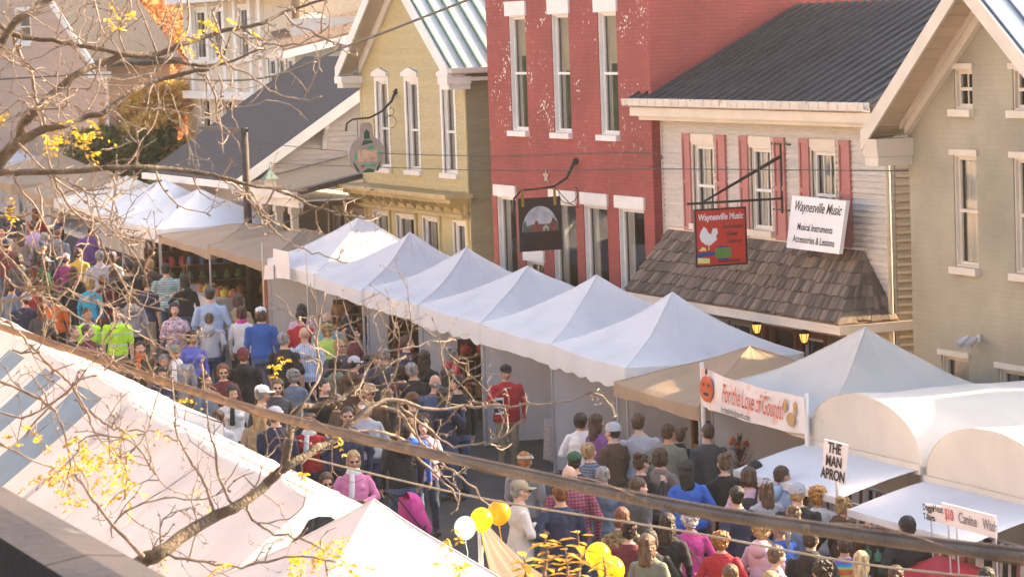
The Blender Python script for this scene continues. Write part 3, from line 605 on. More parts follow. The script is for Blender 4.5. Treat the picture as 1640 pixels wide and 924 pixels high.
pane_(B, [(-.14, -.25), (.2, -.28), (.2, -.22), (.12, -.2), (-.13, -.2)], 1); pane_(B, [(-.16, -.40), (.18, -.40), (.13, -.33), (.02, -.3), (-.05, -.33)], 0); pane_(B, [(-.22, -.16), (.24, -.16), (.24, .10), (-.22, .12)], 2); pane_(B, [(-.16, -.28), (-.08, -.28), (-.08, -.23), (-.16, -.23)], 3)
B.build('glass_pane', [M_tealg, M_mint, M_amber, M_signr], gs)
B = MB(); text_geo(B, 'OLDE', .12, (SX, cy, cz + .035), (0, 1, 0), (0, 0, 1), 0, .032, bold=.002, stretch=1.1) if False else None
B.tube([(SX, 22.92, 5.34), (SX, 22.95, 5.52), (SX, 23.1, 5.6), (SX, 23.5, 5.62), (SX, 23.8, 5.75), (SX, 24.05, 5.98), (SX, 24.15, 6.2)], [.03, .02, .02, .022, .025, .03, .04], 7)
B.tube([(SX, cy - .2, 5.6), (SX, cy - .2, 5.15)], .008, 5); B.tube([(SX, cy + .2, 5.6), (SX, cy + .2, 5.12)], .008, 5)
B.tube(arc((SX, 24.0, 5.5), .14, -PI * .5, PI * .8, 10, (0, 1, 0), (0, 0, 1)), .007, 5); B.tube(arc((SX, 24.0, 5.82 - .08), .09, -PI * .8, PI * .5, 10, (0, 1, 0), (0, 0, 1)), .007, 5); B.tube([(SX, 24.12, 6.15), (SX, 24.2, 6.22)], .055, 6); B.build('arm', M_iron, gs)
# ================================================================ sage painted brick house with white gable trim
GY = 24.0; GX0, GX1 = -43.07, -37.4; gax, gaz = -40.3, 7.85
gr = empty('house', 'sage green painted brick house with a deep cream gable overhang', 'house')
def gz(x): return 5.88 + (gaz - 5.88) * (1 - abs(x - gax) / (gax - GX0))
gwn = [(-41.62, -41.08, 6.08, 6.68), (-39.92, -39.3, 6.08, 6.68), (-41.70, -41.0, 3.68, 5.38), (-39.95, -39.2, 3.68, 5.38), (-42.2, -41.38, .2, 2.28), (-40.5, -39.3, .8, 2.22)]
M_glassw = M_glass
B = MB(); panel(B, 'Y', GY, GX0, GX1 + .1, -.7, 5.88, gwn[2:], depth=.2)
# gable triangle with two openings, in columns
ops = gwn[:2]; us = [GX0] + [v for o in ops for v in o[:2]] + [GX1 + .1]; us = sorted(us + [gax])
for i in range(len(us) - 1):
    a, b = us[i], us[i + 1]; o = [o for o in ops if o[0] - 1e-6 <= a and b <= o[1] + 1e-6]
    if o:
        o = o[0]; B.quad((a, GY, 5.88), (b, GY, 5.88), (b, GY, o[2]), (a, GY, o[2])); B.quad((a, GY, o[3]), (b, GY, o[3]), (b, GY, max(gz(b), o[3])), (a, GY, max(gz(a), o[3])))
        B.quad((a, GY, o[2]), (a, GY, o[3]), (a, GY + .2, o[3]), (a, GY + .2, o[2])); B.quad((a, GY, o[3]), (b, GY, o[3]), (b, GY + .2, o[3]), (a, GY + .2, o[3])); B.quad((a, GY, o[2]), (b, GY, o[2]), (b, GY + .2, o[2]), (a, GY + .2, o[2]))
    else: B.quad((a, GY, 5.88), (b, GY, 5.88), (b, GY, gz(b)), (a, GY, gz(a)))
B.build('wall', M_grey, gr)
B = MB(); panel(B, 'X', GX0, GY, 34, -.7, 5.9, [], -1); panel(B, 'X', GX1 + .1, GY, 34, -.7, 5.9, [], 1); panel(B, 'Y', 34, GX0, GX1, -.7, 5.9, []); B.build('side_wall', M_grey, gr)
for i, w in enumerate(gwn):
    window(gr, 'Y', GY, *w, trim=0.0, m=M_cream, msash=M_cream, muntin=(1, 0) if i in (0, 1, 3) else (0, 0), curtain=2 if i in (2, 4) else (.0 if i in (0, 1) else .8), deep=.15, mid=.5 if i < 4 else 0, lintel=(.09, .06, 'block'), sill=i != 4)
ry0 = GY - .62; er, el, ze = GX1 + .55, GX0 - .35, 5.72; rz = gaz + .22
B = MB(); roof_slab(B, (er, ry0, ze), (er, 34.4, ze), (gax, 34.4, rz), (gax, ry0, rz), .09); roof_slab(B, (el, 34.4, ze), (el, ry0, ze), (gax - .002, ry0, rz), (gax - .002, 34.4, rz), .09); rf = B.build('roof', M_wroof, gr)
B = MB(); seams(B, (er, ry0 + .05, ze), (er, 34.4, ze), (gax, 34.4, rz), (gax, ry0 + .05, rz), .42, .035, .05); B.build('seam', M_seamb, rf)
B = MB()
for e, s in ((el, 1), (er, -1)):
    B.prism([(e, ry0 - .04, ze - .28), (e, ry0 - .04, ze + .03), (gax, ry0 - .04, rz + .03), (gax, ry0 - .04, rz - .26)], (0, .04, 0))
    B.prism([(e + .4 * s, GY - .10, ze - .06), (e + .4 * s, GY - .10, ze + .16), (gax, GY - .10, rz - .12), (gax, GY - .10, rz - .40)], (0, .098, 0)); B.prism([(e + .35 * s, GY - .16, ze + .03), (e + .35 * s, GY - .16, ze + .12), (gax, GY - .16, rz - .12), (gax, GY - .16, rz - .22)], (0, .055, 0))
bx0, bx1 = el - .02, el + .52
B.prism([(bx0, ry0 - .05, ze - .10), (bx1, ry0 - .05, ze - .10), (bx1 - .04, ry0, ze - .38), (bx0 + .04, ry0, ze - .38)], (0, GY - ry0 + .04, 0)); B.prism([(bx0 + .05, ry0 + .01, ze - .383), (bx1 - .05, ry0 + .01, ze - .383), (bx1 - .06, ry0 + .01, ze - .52), (bx0 + .06, ry0 + .01, ze - .52)], (0, GY - ry0 - .015, 0))
B.build('bargeboard', M_cream, gr)
B = MB()
for e in (el, er): B.prism([(e, ry0 + .001, ze - .09), (e, GY - .1, ze - .09), (gax, GY - .1, rz - .12), (gax, ry0 + .001, rz - .12)], (0, 0, -.03))
for k in range(14):
    t = (k + .5) / 14
    for e in (el, er):
        x = e + (gax - e) * t; z = (ze - .125) + (rz - .03 - ze) * t; B.box((x - .006, ry0 + .01, z - .018), (x + .006, GY - .11, z + .0))
B.build('soffit', mat('cream_soffit', (.56, .42, .28), .7, .06), gr)
B = MB(); c = P(1562, 542, Y=GY - .1)
B.box((c.x - .05, GY - .05, c.z - .05), (c.x + .05, GY - .002, c.z + .05))
for s in (-.1, .1):
    B.tube([c + Vector((s * .3, .02, 0)), c + Vector((s, -.08, 0))], .015, 6); B.tube([c + Vector((s, -.05, .02)), c + Vector((s * 1.4, -.22, -.09))], [.04, .07], 10)
o = B.build('flood_lamp', M_pole); tag(o, 'twin grey flood lamp fixed to the sage brick wall', 'lamp')
# ================================================================ dark roofed white house with porch
wh = empty('house', 'low white sided house with a big dark shingle roof, left of the yellow house', 'house')
wx = -74.5
e0, e1 = Vector((-82.3, 22.35, 4.0)), Vector((wx + .35, 22.35, 4.0)); rdY, rdZ = 27.0, 6.95
B = MB(); roof_slab(B, e0, e1, (wx + .35, rdY, rdZ), (-82.3, rdY, rdZ), .14); roof_slab(B, (wx + .35, 31.6, 4.0), (-82.3, 31.6, 4.0), (-82.3, rdY + .002, rdZ), (wx + .35, rdY + .002, rdZ), .14)
rf = B.build('roof', M_shing, wh)
B = MB()
sl = (rdZ - 4.0) / (rdY - 22.35)
B.prism([(wx + .34, 22.3, 3.68), (wx + .34, 22.3, 3.97), (wx + .34, rdY, rdZ - .02), (wx + .34, rdY, rdZ - .32)], (.045, 0, 0)); B.box((-82.3, 22.22, 3.82), (wx + .3, 22.34, 3.98))
B.build('bargeboard', M_white, wh)
B = MB(); panel(B, 'X', wx, 22.9, 31, -.2, 4.05, [], 1); B.add([(wx, 22.9, 4.05), (wx, 31, 4.05), (wx, rdY, 6.7)], [(0, 1, 2)]); panel(B, 'Y', 22.9, -81.9, wx, -.2, 4.1, [(-80.5, -79.5, 1.2, 2.9), (-78, -76.8, 1.2, 2.9)]); panel(B, 'X', -81.9, 22.9, 31, -.2, 4.1, [], -1); B.build('wall', M_clapW, wh, tone=True)
B = MB(); siding(B, 'X', wx, .5, 6.6, lambda z: (22.92 if z < 4.2 else 22.92 + (z - 4.2) / sl, 31 if z < 4.2 else 31 - (z - 4.2) / sl * .87), [], .14, 1); B.build('clapboard', M_clapW, wh, tone=True)
for o in ((-80.5, -79.5, 1.2, 2.9), (-78, -76.8, 1.2, 2.9)): window(wh, 'Y', 22.9, *o, trim=.1, curtain=.6)
for (y, z) in ((24.8, 5.15), (23.3, 4.2)):
    B = MB(); B.prism([(wx + .02, y, z + .15), (wx + .32, y, z + .15), (wx + .28, y, z + .02), (wx + .1, y, z - .25), (wx + .02, y, z - .5)], (0, .1, 0)); B.build('bracket', M_white, wh)
# side porch
B = MB(); B.prism([(wx + .02, 22.55, 3.92), (wx + .02, 26.1, 4.62), (wx + .02, 26.1, 4.5), (wx + .02, 22.55, 3.80)], (9.1 - 4.3, 0, 0)); B.build('porch_roof', M_shing, wh)
B = MB(); B.box((wx - .2, 22.44, 3.72), (wx + 4.85, 22.53, 3.90)); B.box((wx + .1, 22.6, 3.5), (wx + 4.7, 22.72, 3.74)); B.box((wx + .05, 22.72, 3.64), (wx + 4.7, 26, 3.68)); B.build('porch_gutter', M_white, wh)
for i, x in enumerate((-73.9, -72.7, -71.6, -70.4)):
    B = MB(); B.box((x - .08, 22.6, .6), (x + .08, 22.76, 3.5)); B.box((x - .12, 22.56, 3.34), (x + .12, 22.80, 3.49)); B.build('porch_post', M_cream, wh)
B = MB(); panel(B, 'Y', 24.9, wx + .02, -69.8, .3, 3.7, [(-74.0, -73.2, 1, 3.2), (-72.5, -71.3, .9, 3.2), (-70.9, -70.1, .6, 3.2)], depth=.12); B.build('porch_wall', M_clapT, wh, tone=True)
for o in ((-74.0, -73.2, 1, 3.2), (-72.5, -71.3, .9, 3.2), (-70.9, -70.1, .6, 3.2)): window(wh, 'Y', 24.9, *o, trim=.08, curtain=.5, m=M_white)
cu = empty('roof_vent', 'small green topped glass lantern vent on the porch roof', 'vent', loc=P(433, 296, Y=22.5))
B = MB(); B.loft([((0, 0, -.1), .16, .16, PI / 4), ((0, 0, .14), .17, .17, PI / 4)], 4); B.build('body', M_cream, cu)
B = MB(); B.loft([((0, 0, .14), .24, .24, PI / 4), ((0, 0, .34), .04, .04, PI / 4), ((0, 0, .46), .012, .012)], 4); B.build('cap', mat('verdigris_copper', (.16, .24, .19), .6, .15), cu)
# ================================================================ Victorian house behind
vi = empty('house', 'cream three storey house with a mansard roof and arched dormer, behind the dark roofed house', 'house')
vx0, vx1, vy = -94.3, -83.3, 27.0
vops = []
for a, b, z0, z1 in ((322, 336, 4.6, 5.7), (357, 374, 4.8, 5.7), (388, 404, 4.8, 5.7), (432, 444, 6.0, 6.9), (447, 458, 6.0, 6.9), (461, 472, 6.0, 6.9), (318, 334, 6.9, 8.4), (345, 362, 6.9, 8.4), (388, 404, 6.9, 8.4)):
    vops.append((P(a, 150, Y=vy).x, P(b, 150, Y=vy).x, z0, z1))
M_vic = mat('cream_house_wall', (.56, .47, .35), .8, .07, 1)
B = MB(); panel(B, 'Y', vy, vx0, vx1, 0, 8.8, vops, depth=.12); B.build('wall', M_vic, vi)
for o in vops: window(vi, 'Y', vy, *o, trim=.1, curtain=.6, deep=.1)
B = MB()
for a in (314, 340, 366, 384, 408, 424): x = P(a, 120, Y=vy).x; B.box((x - .14, vy - .12, 5.9), (x + .14, vy - .002, 8.6))
B.box((vx0 - .2, vy - .35, 5.72), (vx1 + .1, vy - .003, 5.95)); B.box((vx0 - .2, vy - .5, 8.62), (vx1 + .3, vy - .004, 8.9)); B.build('pilaster_trim', M_white, vi)
B = MB(); panel(B, 'X', vx1, vy, 36, 0, 8.0, [], 1); panel(B, 'X', vx0, vy, 36, 0, 9, [], -1); panel(B, 'Y', 36, vx0, vx1, 0, 9, []); B.build('side_wall', M_clapG, vi, tone=True)
B = MB(); siding(B, 'X', vx1, 3, 7.2, lambda z: (vy + .02, 36), [], .14, 1); B.build('side_clapboard', M_clapG, vi, tone=True)
B = MB(); B.prism([(vx1 + .55, 26.55, 6.98), (vx1 + .55, 33, 8.3), (vx1 + .55, 33, 8.42), (vx1 + .55, 26.55, 7.12)], (-.6, 0, 0))
B.prism([(vx1 + .6, 26.5, 6.9), (vx1 + .6, 33, 8.2), (vx1 + .6, 33, 8.35), (vx1 + .6, 26.5, 7.02)], (.05, 0, 0)); B.build('eave_trim', M_white, vi)
B = MB(); B.prism([(vx1 + .56, 26.55, 7.125), (vx1 + .56, 33, 8.425), (vx1 - .6, 33, 8.9), (vx1 - .6, 26.55, 7.6)], (0, 0, .06)); B.build('eave_shingles', M_bshing, vi)
M_mans = mat('taupe_mansard_slate', (.30, .245, .185), .85, .12, 10, .4, 25, stretch=(1, 1, 2.5))
B = MB(); B.prism([(vx1 - .5, 27.3, 7.2), (vx1 - .5, 36, 7.2), (vx1 - 1.3, 35.5, 11), (vx1 - 1.3, 27.9, 11)], (-9, 0, 0)); B.prism([(vx0, 27.3, 8.9), (vx1 - .6, 27.3, 8.9), (vx1 - 1.4, 27.9, 11), (vx0, 27.9, 11)], (0, .2, 0)); B.build('mansard_roof', M_mans, vi)
c = P(500, 48, X=vx1 - .45); dm = MB()
dm.prism([(c.x, c.y + .48 * math.cos(a), c.z + .05 + .42 * math.sin(a)) for a in [PI * i / 14 for i in range(15)]] + [(c.x, c.y - .48, c.z - .1), (c.x, c.y - .33, c.z - .1)] + [(c.x, c.y + .3 * math.cos(a), c.z + .02 + .24 * math.sin(a)) for a in [PI - PI * i / 10 for i in range(11)]] + [(c.x, c.y + .33, c.z - .1), (c.x, c.y + .48, c.z - .1)], (.2, 0, 0))
dm.box((c.x - .3, c.y - .42, c.z - .36), (c.x + .19, c.y - .24, c.z - .1)); dm.box((c.x - .3, c.y + .24, c.z - .36), (c.x + .19, c.y + .42, c.z - .1)); dd = dm.build('dormer', M_white, vi)
boxo('pane', (c.x + .02, c.y - .25, c.z - .34), (c.x + .06, c.y + .25, c.z + .2), mat('blind_cloth', (.42, .38, .24), .8, .1), dd)
# roof crossing top: far white cornice
# ================================================================ peach gabled house far left
pe = empty('house', 'peach sided gable house with white trim at the far left', 'house')
py_ = 24.6; px0, px1 = -117.0, -94.6; pax, paz = -106.0, 11.5
def pz(x): return 7.05 + (paz - 7.05) * ((1 - (x - pax) / (px1 - pax)) if x > pax else (1 - (pax - x) / (pax - px0)))
o1 = (P(26, 12, Y=py_).x, P(48, 12, Y=py_).x, 7.6, 8.7)
B = MB(); panel(B, 'Y', py_, px0, px1, 0, 7.05, [], depth=.1)
us = [px0, o1[0], o1[1], pax, px1]; us = sorted(us)
for i in range(4):
    a, b = us[i], us[i + 1]
    if a >= o1[0] - 1e-4 and b <= o1[1] + 1e-4: B.quad((a, py_, 7.05), (b, py_, 7.05), (b, py_, o1[2]), (a, py_, o1[2])); B.quad((a, py_, o1[3]), (b, py_, o1[3]), (b, py_, max(pz(b), o1[3])), (a, py_, max(pz(a), o1[3])))
    else: B.quad((a, py_, 7.05), (b, py_, 7.05), (b, py_, pz(b)), (a, py_, pz(a)))
B.build('wall', M_clapP, pe, tone=True)
B = MB(); siding(B, 'Y', py_, 1., 11.3, lambda z: (px0, px1) if z < 7.05 else (px0 + (pax - px0) * (z - 7.05) / (paz - 7.05), px1 - (px1 - pax) * (z - 7.05) / (paz - 7.05)), [(o1[0] - .1, o1[1] + .1, o1[2] - .1, o1[3] + .1)], .16); B.build('clapboard', M_clapP, pe, tone=True)
window(pe, 'Y', py_, *o1, trim=.12, curtain=.0)
B = MB(); panel(B, 'X', px1, py_, 26.6, 0, 7.05, [], 1); panel(B, 'X', px0, py_, 26.6, 0, 7.05, [], -1); panel(B, 'Y', 26.6, px0, px1, 0, 7.05, []); B.build('side_wall', M_clapP, pe, tone=True)
e_r, e_l = px1 + .45, px0 - .45; B = MB(); roof_slab(B, (e_r, 24.1, 6.9), (e_r, 26.9, 6.9), (pax, 26.9, 11.7), (pax, 24.1, 11.7)); roof_slab(B, (e_l, 26.9, 6.9), (e_l, 24.1, 6.9), (pax - .002, 24.1, 11.7), (pax - .002, 26.9, 11.7)); B.build('roof', M_shing, pe)
B = MB()
for e in (e_r, e_l): B.prism([(e, 24.05, 6.62), (e, 24.05, 6.9), (pax, 24.05, 11.72), (pax, 24.05, 11.4)], (0, .05, 0))
B.box((px1 - .3, 24.05, 6.45), (e_r, 24.6, 6.63)); B.box((px1 - .16, py_ - .05, 1), (px1 + .02, py_ - .001, 6.45)); B.build('trim', M_white, pe)
# a further house roof behind the peach house, and a brown roof
h2 = empty('house', 'brown roofed house partly hidden behind the peach gable and the orange tree', 'house')
hx = P(262, 50, Y=38).x; B = MB(); B.box((hx - 12, 38, 2), (hx, 47, 7.6)); B.build('wall', M_clapP, h2, tone=True)
B = MB(); roof_slab(B, (hx - 12.5, 37.6, 7.5), (hx + .5, 37.6, 7.5), (hx + .5, 42.4, 11.6), (hx - 12.5, 42.4, 11.6)); roof_slab(B, (hx + .5, 47.5, 7.5), (hx - 12.5, 47.5, 7.5), (hx - 12.5, 42.402, 11.6), (hx + .5, 42.402, 11.6)); B.build('roof', M_bshing, h2)
# ================================================================ houses on the camera's side of the street
# (sunlit fronts opposite; the real warm bounce on the shaded fronts comes from them)
M_nren = mat('tawny_render', (.50, .38, .26), .85, .08, 1)
nb = [(-104, -88, 8.4, M_nbrick, 'tan brick two storey shop across the street, farthest along the row'), (-87.8, -72, 9.2, M_nren, 'cream rendered two storey shop across the street'),
      (-71.8, -58, 8.6, M_nbrick, 'tan brick two storey shop across the street with white cornice'), (-57.8, -44, 9.4, M_nren, 'tawny rendered two storey house across the street'),
      (-43.8, -29, 8.8, M_nren, 'cream rendered shop across the street opposite the music shop'), (-28.8, -13.5, 9.0, M_nbrick, 'tan brick shop nearest the camera across the street')]
for x0, x1, h, mm, lab in nb:
    if x0 > -57 and (mm is M_nbrick or x0 > -44): mm = mat('dark_umber_brick', (.20, .13, .09), .9, .2, 2)  # unseen nearer fronts darkened to throw less bounce on the marquees
    b = empty('building', lab, 'building', 'shop fronts on the camera side of the street'); n = max(3, int((x1 - x0) / 3)); ops = []
    for i in range(n):
        u = x0 + (x1 - x0) * (i + .5) / n; ops += [(u - .5, u + .5, 4.6 + (h - 8.4) * .3, 6.6), (u - 1.1, u + 1.1, .9 + ground(u), 2.9)]
    B = MB(); panel(B, 'Y', 2.0, x0, x1, -1.5, h, ops, 1, depth=.2); B.build('wall', mm, b, tone=True)
    B = MB(); panel(B, 'X', x1, -8, 2, -1.5, h, [], 1); panel(B, 'X', x0, -8, 2, -1.5, h, [], -1); panel(B, 'Y', -8, x0, x1, -1.5, h, []); B.build('side_wall', mm, b, tone=True)
    B = MB(); B.box((x0, -8, h - .1), (x1, 1.99, h)); B.build('roof', M_shing, b)
    B = MB(); B.box((x0, 2.001, h - .5), (x1, 2.35, h)); B.box((x0, 2.001, 3.3), (x1, 2.2, 3.6)); B.build('cornice', M_white, b)
    for o in ops: window(b, 'Y', 2.0, *o, out=1, trim=0, curtain=.6 if o[2] > 3 else 0, mid=.5 if o[2] > 3 else 0, deep=.15, sill=False)
# roof the camera looks over: stone coping of the nearest building, bottom left corner
cb = empty('building', 'near building with dark sheet metal parapet coping at the bottom left corner', 'building')
M_cop = mat('brown_coping', (.050, .033, .024), .6, .3, 2, .2, 20, patch=((.11, .095, .085), 2.2, .86)); M_copin = mat('brown_parapet_face', (.03, .022, .017), .85, .3, 4, .3, 20)
a = P(0, 765, D=9); b = P(250, 924, D=9)     # top outer edge of the coping runs along the street here
yo, zo = 2.05, 6.22
pa = P(0, 768, Y=yo); pb = P(248, 924, Y=yo)
ztop = (pa.z + pb.z) / 2
x = -13.4
seg = 0
jx = P(205, 890, Y=yo).x
cuts_ = [-13.4, -11.5, jx, jx + 2.0, jx + 4.0]
for i in range(len(cuts_) - 1):
    x0, x1 = cuts_[i], cuts_[i + 1] - .012
    B = MB(); B.prism([(x0, yo - .22, ztop - .16), (x0, yo - .22, ztop - .005), (x0, yo - .11, ztop + .012), (x0, yo, ztop), (x0, yo, ztop - .16), (x0, yo - .03, ztop - .16), (x0, yo - .03, ztop - .12), (x0, yo - .19, ztop - .12), (x0, yo - .19, ztop - .16)], (x1 - x0, 0, 0)); B.build('coping', M_cop, cb)
B = MB(); B.box((-13.4, yo - .185, 0 - 2), (jx + 4, yo - .05, ztop - .125)); B.build('parapet', M_copin, cb)
B = MB(); B.box((-13.4, -6, ztop - 1.6), (jx + 4, yo - .2, ztop - 1.4)); B.build('roof', M_copin, cb)
B = MB(); B.box((-13.4, -6, -2), (jx + 4, yo - .31, ztop - 1.61)); B.build('wall', M_nbrick, cb)
# ================================================================ lamp post and poles
lp = empty('lamp_post', 'dark wooden post with a cross arm in front of the dark shingle roof', 'post', loc=(0, 0, 0))
q = P(391, 205, Y=22.0); B = MB(); B.tube([(q.x, 22, ground(q.x)), (q.x, 22, q.z)], [.11, .085], 10); B.build('pole', mat('dark_wood_pole', (.05, .035, .03), .8, .3), lp, smooth=True)
r_ = P(320, 204, Y=22.0); B = MB(); B.box((r_.x, 21.96, q.z - .1), (q.x + .2, 22.04, q.z - .02)); B.build('arm', M_iron, lp)
# ================================================================ wires
def wire(name, pts, r, m, label, group=None, n=8, sub=10):
    c = []; pts = [Vector(p) for p in pts]
    for i in range(len(pts) - 1):
        p0 = pts[max(i - 1, 0)]; p1 = pts[i]; p2 = pts[i + 1]; p3 = pts[min(i + 2, len(pts) - 1)]
        for k in range(sub):
            t = k / sub; c.append(.5 * ((2 * p1) + (p2 - p0) * t + (2 * p0 - 5 * p1 + 4 * p2 - p3) * t * t + (3 * p1 - p0 - 3 * p2 + p3) * t ** 3))
    c.append(pts[-1]); B = MB(); B.tube(c, r, n); o = B.build(name, m, smooth=True); return tag(o, label, 'cable', group), c
M_cab = mat('brown_cable_sheath', (.17, .105, .065), .55, .3, 5, .4, 60, patch=((.30, .17, .08), 9, .84))
d0 = [(-160, 478, 20), (0, 524, 18.5), (330, 634, 15.5), (560, 698, 13.2), (820, 756, 11.2), (1100, 815, 9.8), (1400, 862, 8.8), (1640, 892, 8.2), (1900, 924, 7.6)]
o, cc = wire('overhead_cable', [P(a, b, D=d) for a, b, d in d0], .0175, M_cab, 'thick brown bundled cable crossing the whole view in front of the crowd', n=12)
B = MB(); 
for s, r in ((Vector((0, .0, .020)), .007), (Vector((0, .018, .008)), .006)): B.tube([p + s for p in cc], r, 7)
B.build('strand', M_cab, o, smooth=True)
B = MB(); k = 0
pts = []
for i in range(len(cc) - 1):
    a, b = cc[i], cc[i + 1]; L = (b - a).length; n = max(2, int(L / .04))
    for j in range(n):
        t = j / n; p = a.lerp(b, t); k += 1; an = k * .16; tt = (b - a).normalized(); u = tt.orthogonal().normalized(); w = tt.cross(u); pts.append(p + (u * math.cos(an) + w * math.sin(an)) * .027 + Vector((0, .003, .006)))
B.tube(pts, .0025, 4, False); B.build('lashing_wire', M_cab, o)
M_thin = mat('thin_black_wire', (.05, .04, .035), .6, .2)
wire('wire', [P(-40, 130, D=60), P(160, 95 + 25, D=58)] + [P(400, 128, D=50), P(560, 73, D=44), P(745, 2, D=38), P(800, -20, D=36)], .016, M_thin, 'dark wire running up to the right in front of the yellow gable', n=6)
for i, (ya, yb, lab) in enumerate(((243, 247, 'upper thin wire running along the fronts of the houses'), (268, 272, 'lower thin wire running along the fronts of the houses'))):
    wire('wire', [P(380, ya - 8, Y=23.2), P(780, ya + 3 + i * 2, Y=23.9), P(1040, yb - 1, Y=23.9), P(1455, yb + 2, Y=23.8)] if i else [P(380, ya - 18, Y=23.2), P(560, ya, Y=23.6), P(785, yb + 3, Y=23.9), P(1038, yb - 2, Y=23.95), P(1042, 268, Y=24)], .009, M_thin, lab, n=5)
wire('wire', [P(480, 730, D=30), P(760, 795, D=27), P(1100, 851, D=25), P(1380, 902, D=23), P(1640, 930, D=22)], .010, mat('grey_rope', (.28, .25, .2), .8, .2), 'thin pale wire above the crowd below the thick cable', n=5)
# ================================================================ trees behind
def leaf_cloud(B, c, rx, ry, rz, n, size, seed, lumps=9):
    r = random.Random(seed); L = []
    for i in range(lumps):
        a, u = r.uniform(0, 2 * PI), r.uniform(-.9, 1); k = math.sqrt(max(0, 1 - u * u)) * r.uniform(.4, 1); L.append((Vector((c[0] + rx * k * math.cos(a) * .75, c[1] + ry * k * math.sin(a) * .75, c[2] + rz * u * .8)), r.uniform(.22, .42)))
    for i in range(n):
        q, s = L[r.randrange(lumps)]
        d = Vector((r.gauss(0, 1), r.gauss(0, 1), r.gauss(0, 1))).normalized() * (r.random() ** .45)
        p = q + Vector((d.x * rx * s, d.y * ry * s, d.z * rz * s)); sz = size * r.uniform(.5, 1.3)
        u = Vector((r.gauss(0, 1), r.gauss(0, 1), r.gauss(0, 1))).normalized(); v = u.orthogonal().normalized()
        B.t = min(1, max(0, r.gauss(.5, .22) + d.z * .12)); B.add([p - u * sz, p + v * sz * .5, p + u * sz, p - v * sz * .5], [(0, 1, 2, 3)])  # tone random, raised towards the top of each leaf lump
M_bark = mat('grey_brown_bark', (.16, .115, .08), .9, .35, 9, .7, 45)
M_lo = attr_mat('autumn_leaves', (.60, .29, .13), .4, .7, 0, trans=.45); M_lg = attr_mat('green_leaves', (.16, .17, .05), .5, .7, 0, trans=.45); M_ly = attr_mat('ochre_leaves', (.85, .48, .12), .4, .7, 0, trans=.6)
def tree(px, py, Y, rx, rz, hgt, m, n, seed, lab, name='tree', sz=.16):
    c = P(px, py, Y=Y); gz_ = ground(c.x); t = empty(name, lab, 'tree', 'trees behind the houses', loc=(0, 0, 0)); r = random.Random(seed)
    B = MB(); top = c.z + rz * .3; B.tube([(c.x, Y, gz_), (c.x + .1, Y + .1, gz_ + (top - gz_) * .4), (c.x - .1, Y, top)], [.28, .2, .08], 9)
    for i in range(7):
        a = r.uniform(0, 2 * PI); z0 = gz_ + (top - gz_) * r.uniform(.35, .8); B.tube([(c.x, Y, z0), (c.x + math.cos(a) * rx * .35, Y + math.sin(a) * rx * .35, z0 + rz * .3), (c.x + math.cos(a) * rx * .7, Y + math.sin(a) * rx * .7, z0 + rz * .65)], [.1, .06, .02], 6)
    B.build('trunk', M_bark, t, smooth=True)
    B = MB(); leaf_cloud(B, (c.x, Y, c.z), rx, rx, rz, n, sz, seed, 16); B.build('crown', m, t, tone=True)
tree(238, 95, 31.5, 3.4, 3.8, 9, M_lo, 11000, 3, 'orange autumn tree between the peach house and the cream house')
tree(215, 30, 46, 5, 5, 9, M_lg, 7000, 4, 'dark green tree behind the orange autumn tree')
tree(250, 215, 26, 2.0, 1.5, 5, M_ly, 6000, 5, 'low ochre and green bushy tree left of the dark shingle roof')
tree(205, 260, 25, 2.2, 1.5, 4, M_lg, 6000, 6, 'dark green shrub behind the white tents at the left', 'shrub')
tree(300, 320, 23.6, 1.6, .9, 4, M_lg, 3500, 9, 'dark green shrub under the eave behind the pair of white tents', 'shrub')
tree(130, 250, 60, 9, 6, 9, M_lg, 7000, 7, 'far green tree beyond the peach house', sz=.3)
tree(290, 10, 60, 7, 7, 9, M_ly, 6000, 8, 'far yellow green tree at the top edge behind the cream house', sz=.3)
# far-off wooded rise behind the town (reads as one mass)
B = MB(); r = random.Random(5)
for i in range(26000):
    x = r.uniform(-420, -60); y = r.uniform(70, 260); z = ground(x) + 2 + r.random() ** .6 * (6 + 5 * noise.noise(Vector((x * .02, y * .02, 0)))) + max(0, (y - 70)) * .05
    u = Vector((r.gauss(0, 1), r.gauss(0, 1), r.gauss(0, 1))).normalized(); v = u.orthogonal(); B.t = r.random(); s = r.uniform(.6, 1.3); p = Vector((x, y, z)); B.add([p - u * s, p + v * s * .6, p + u * s, p - v * s * .6], [(0, 1, 2, 3)])
tag(B.build('woodland', M_lg, tone=True), 'distant wooded rise behind the houses', 'woods', kind='stuff')

# unseen low block beyond the right edge, added to shade the vaulted booths
sb = empty('building', 'low flat roofed store set back past the right edge behind the vaulted booths', 'building')
B = MB(); B.box((-36.6, 30.5, -1), (-24, 40, 6.45)); B.build('wall', M_plaster, sb)
B = MB(); B.box((-36.7, 30.4, 6.451), (-23.9, 40.1, 6.65)); B.build('roof', M_shing, sb)
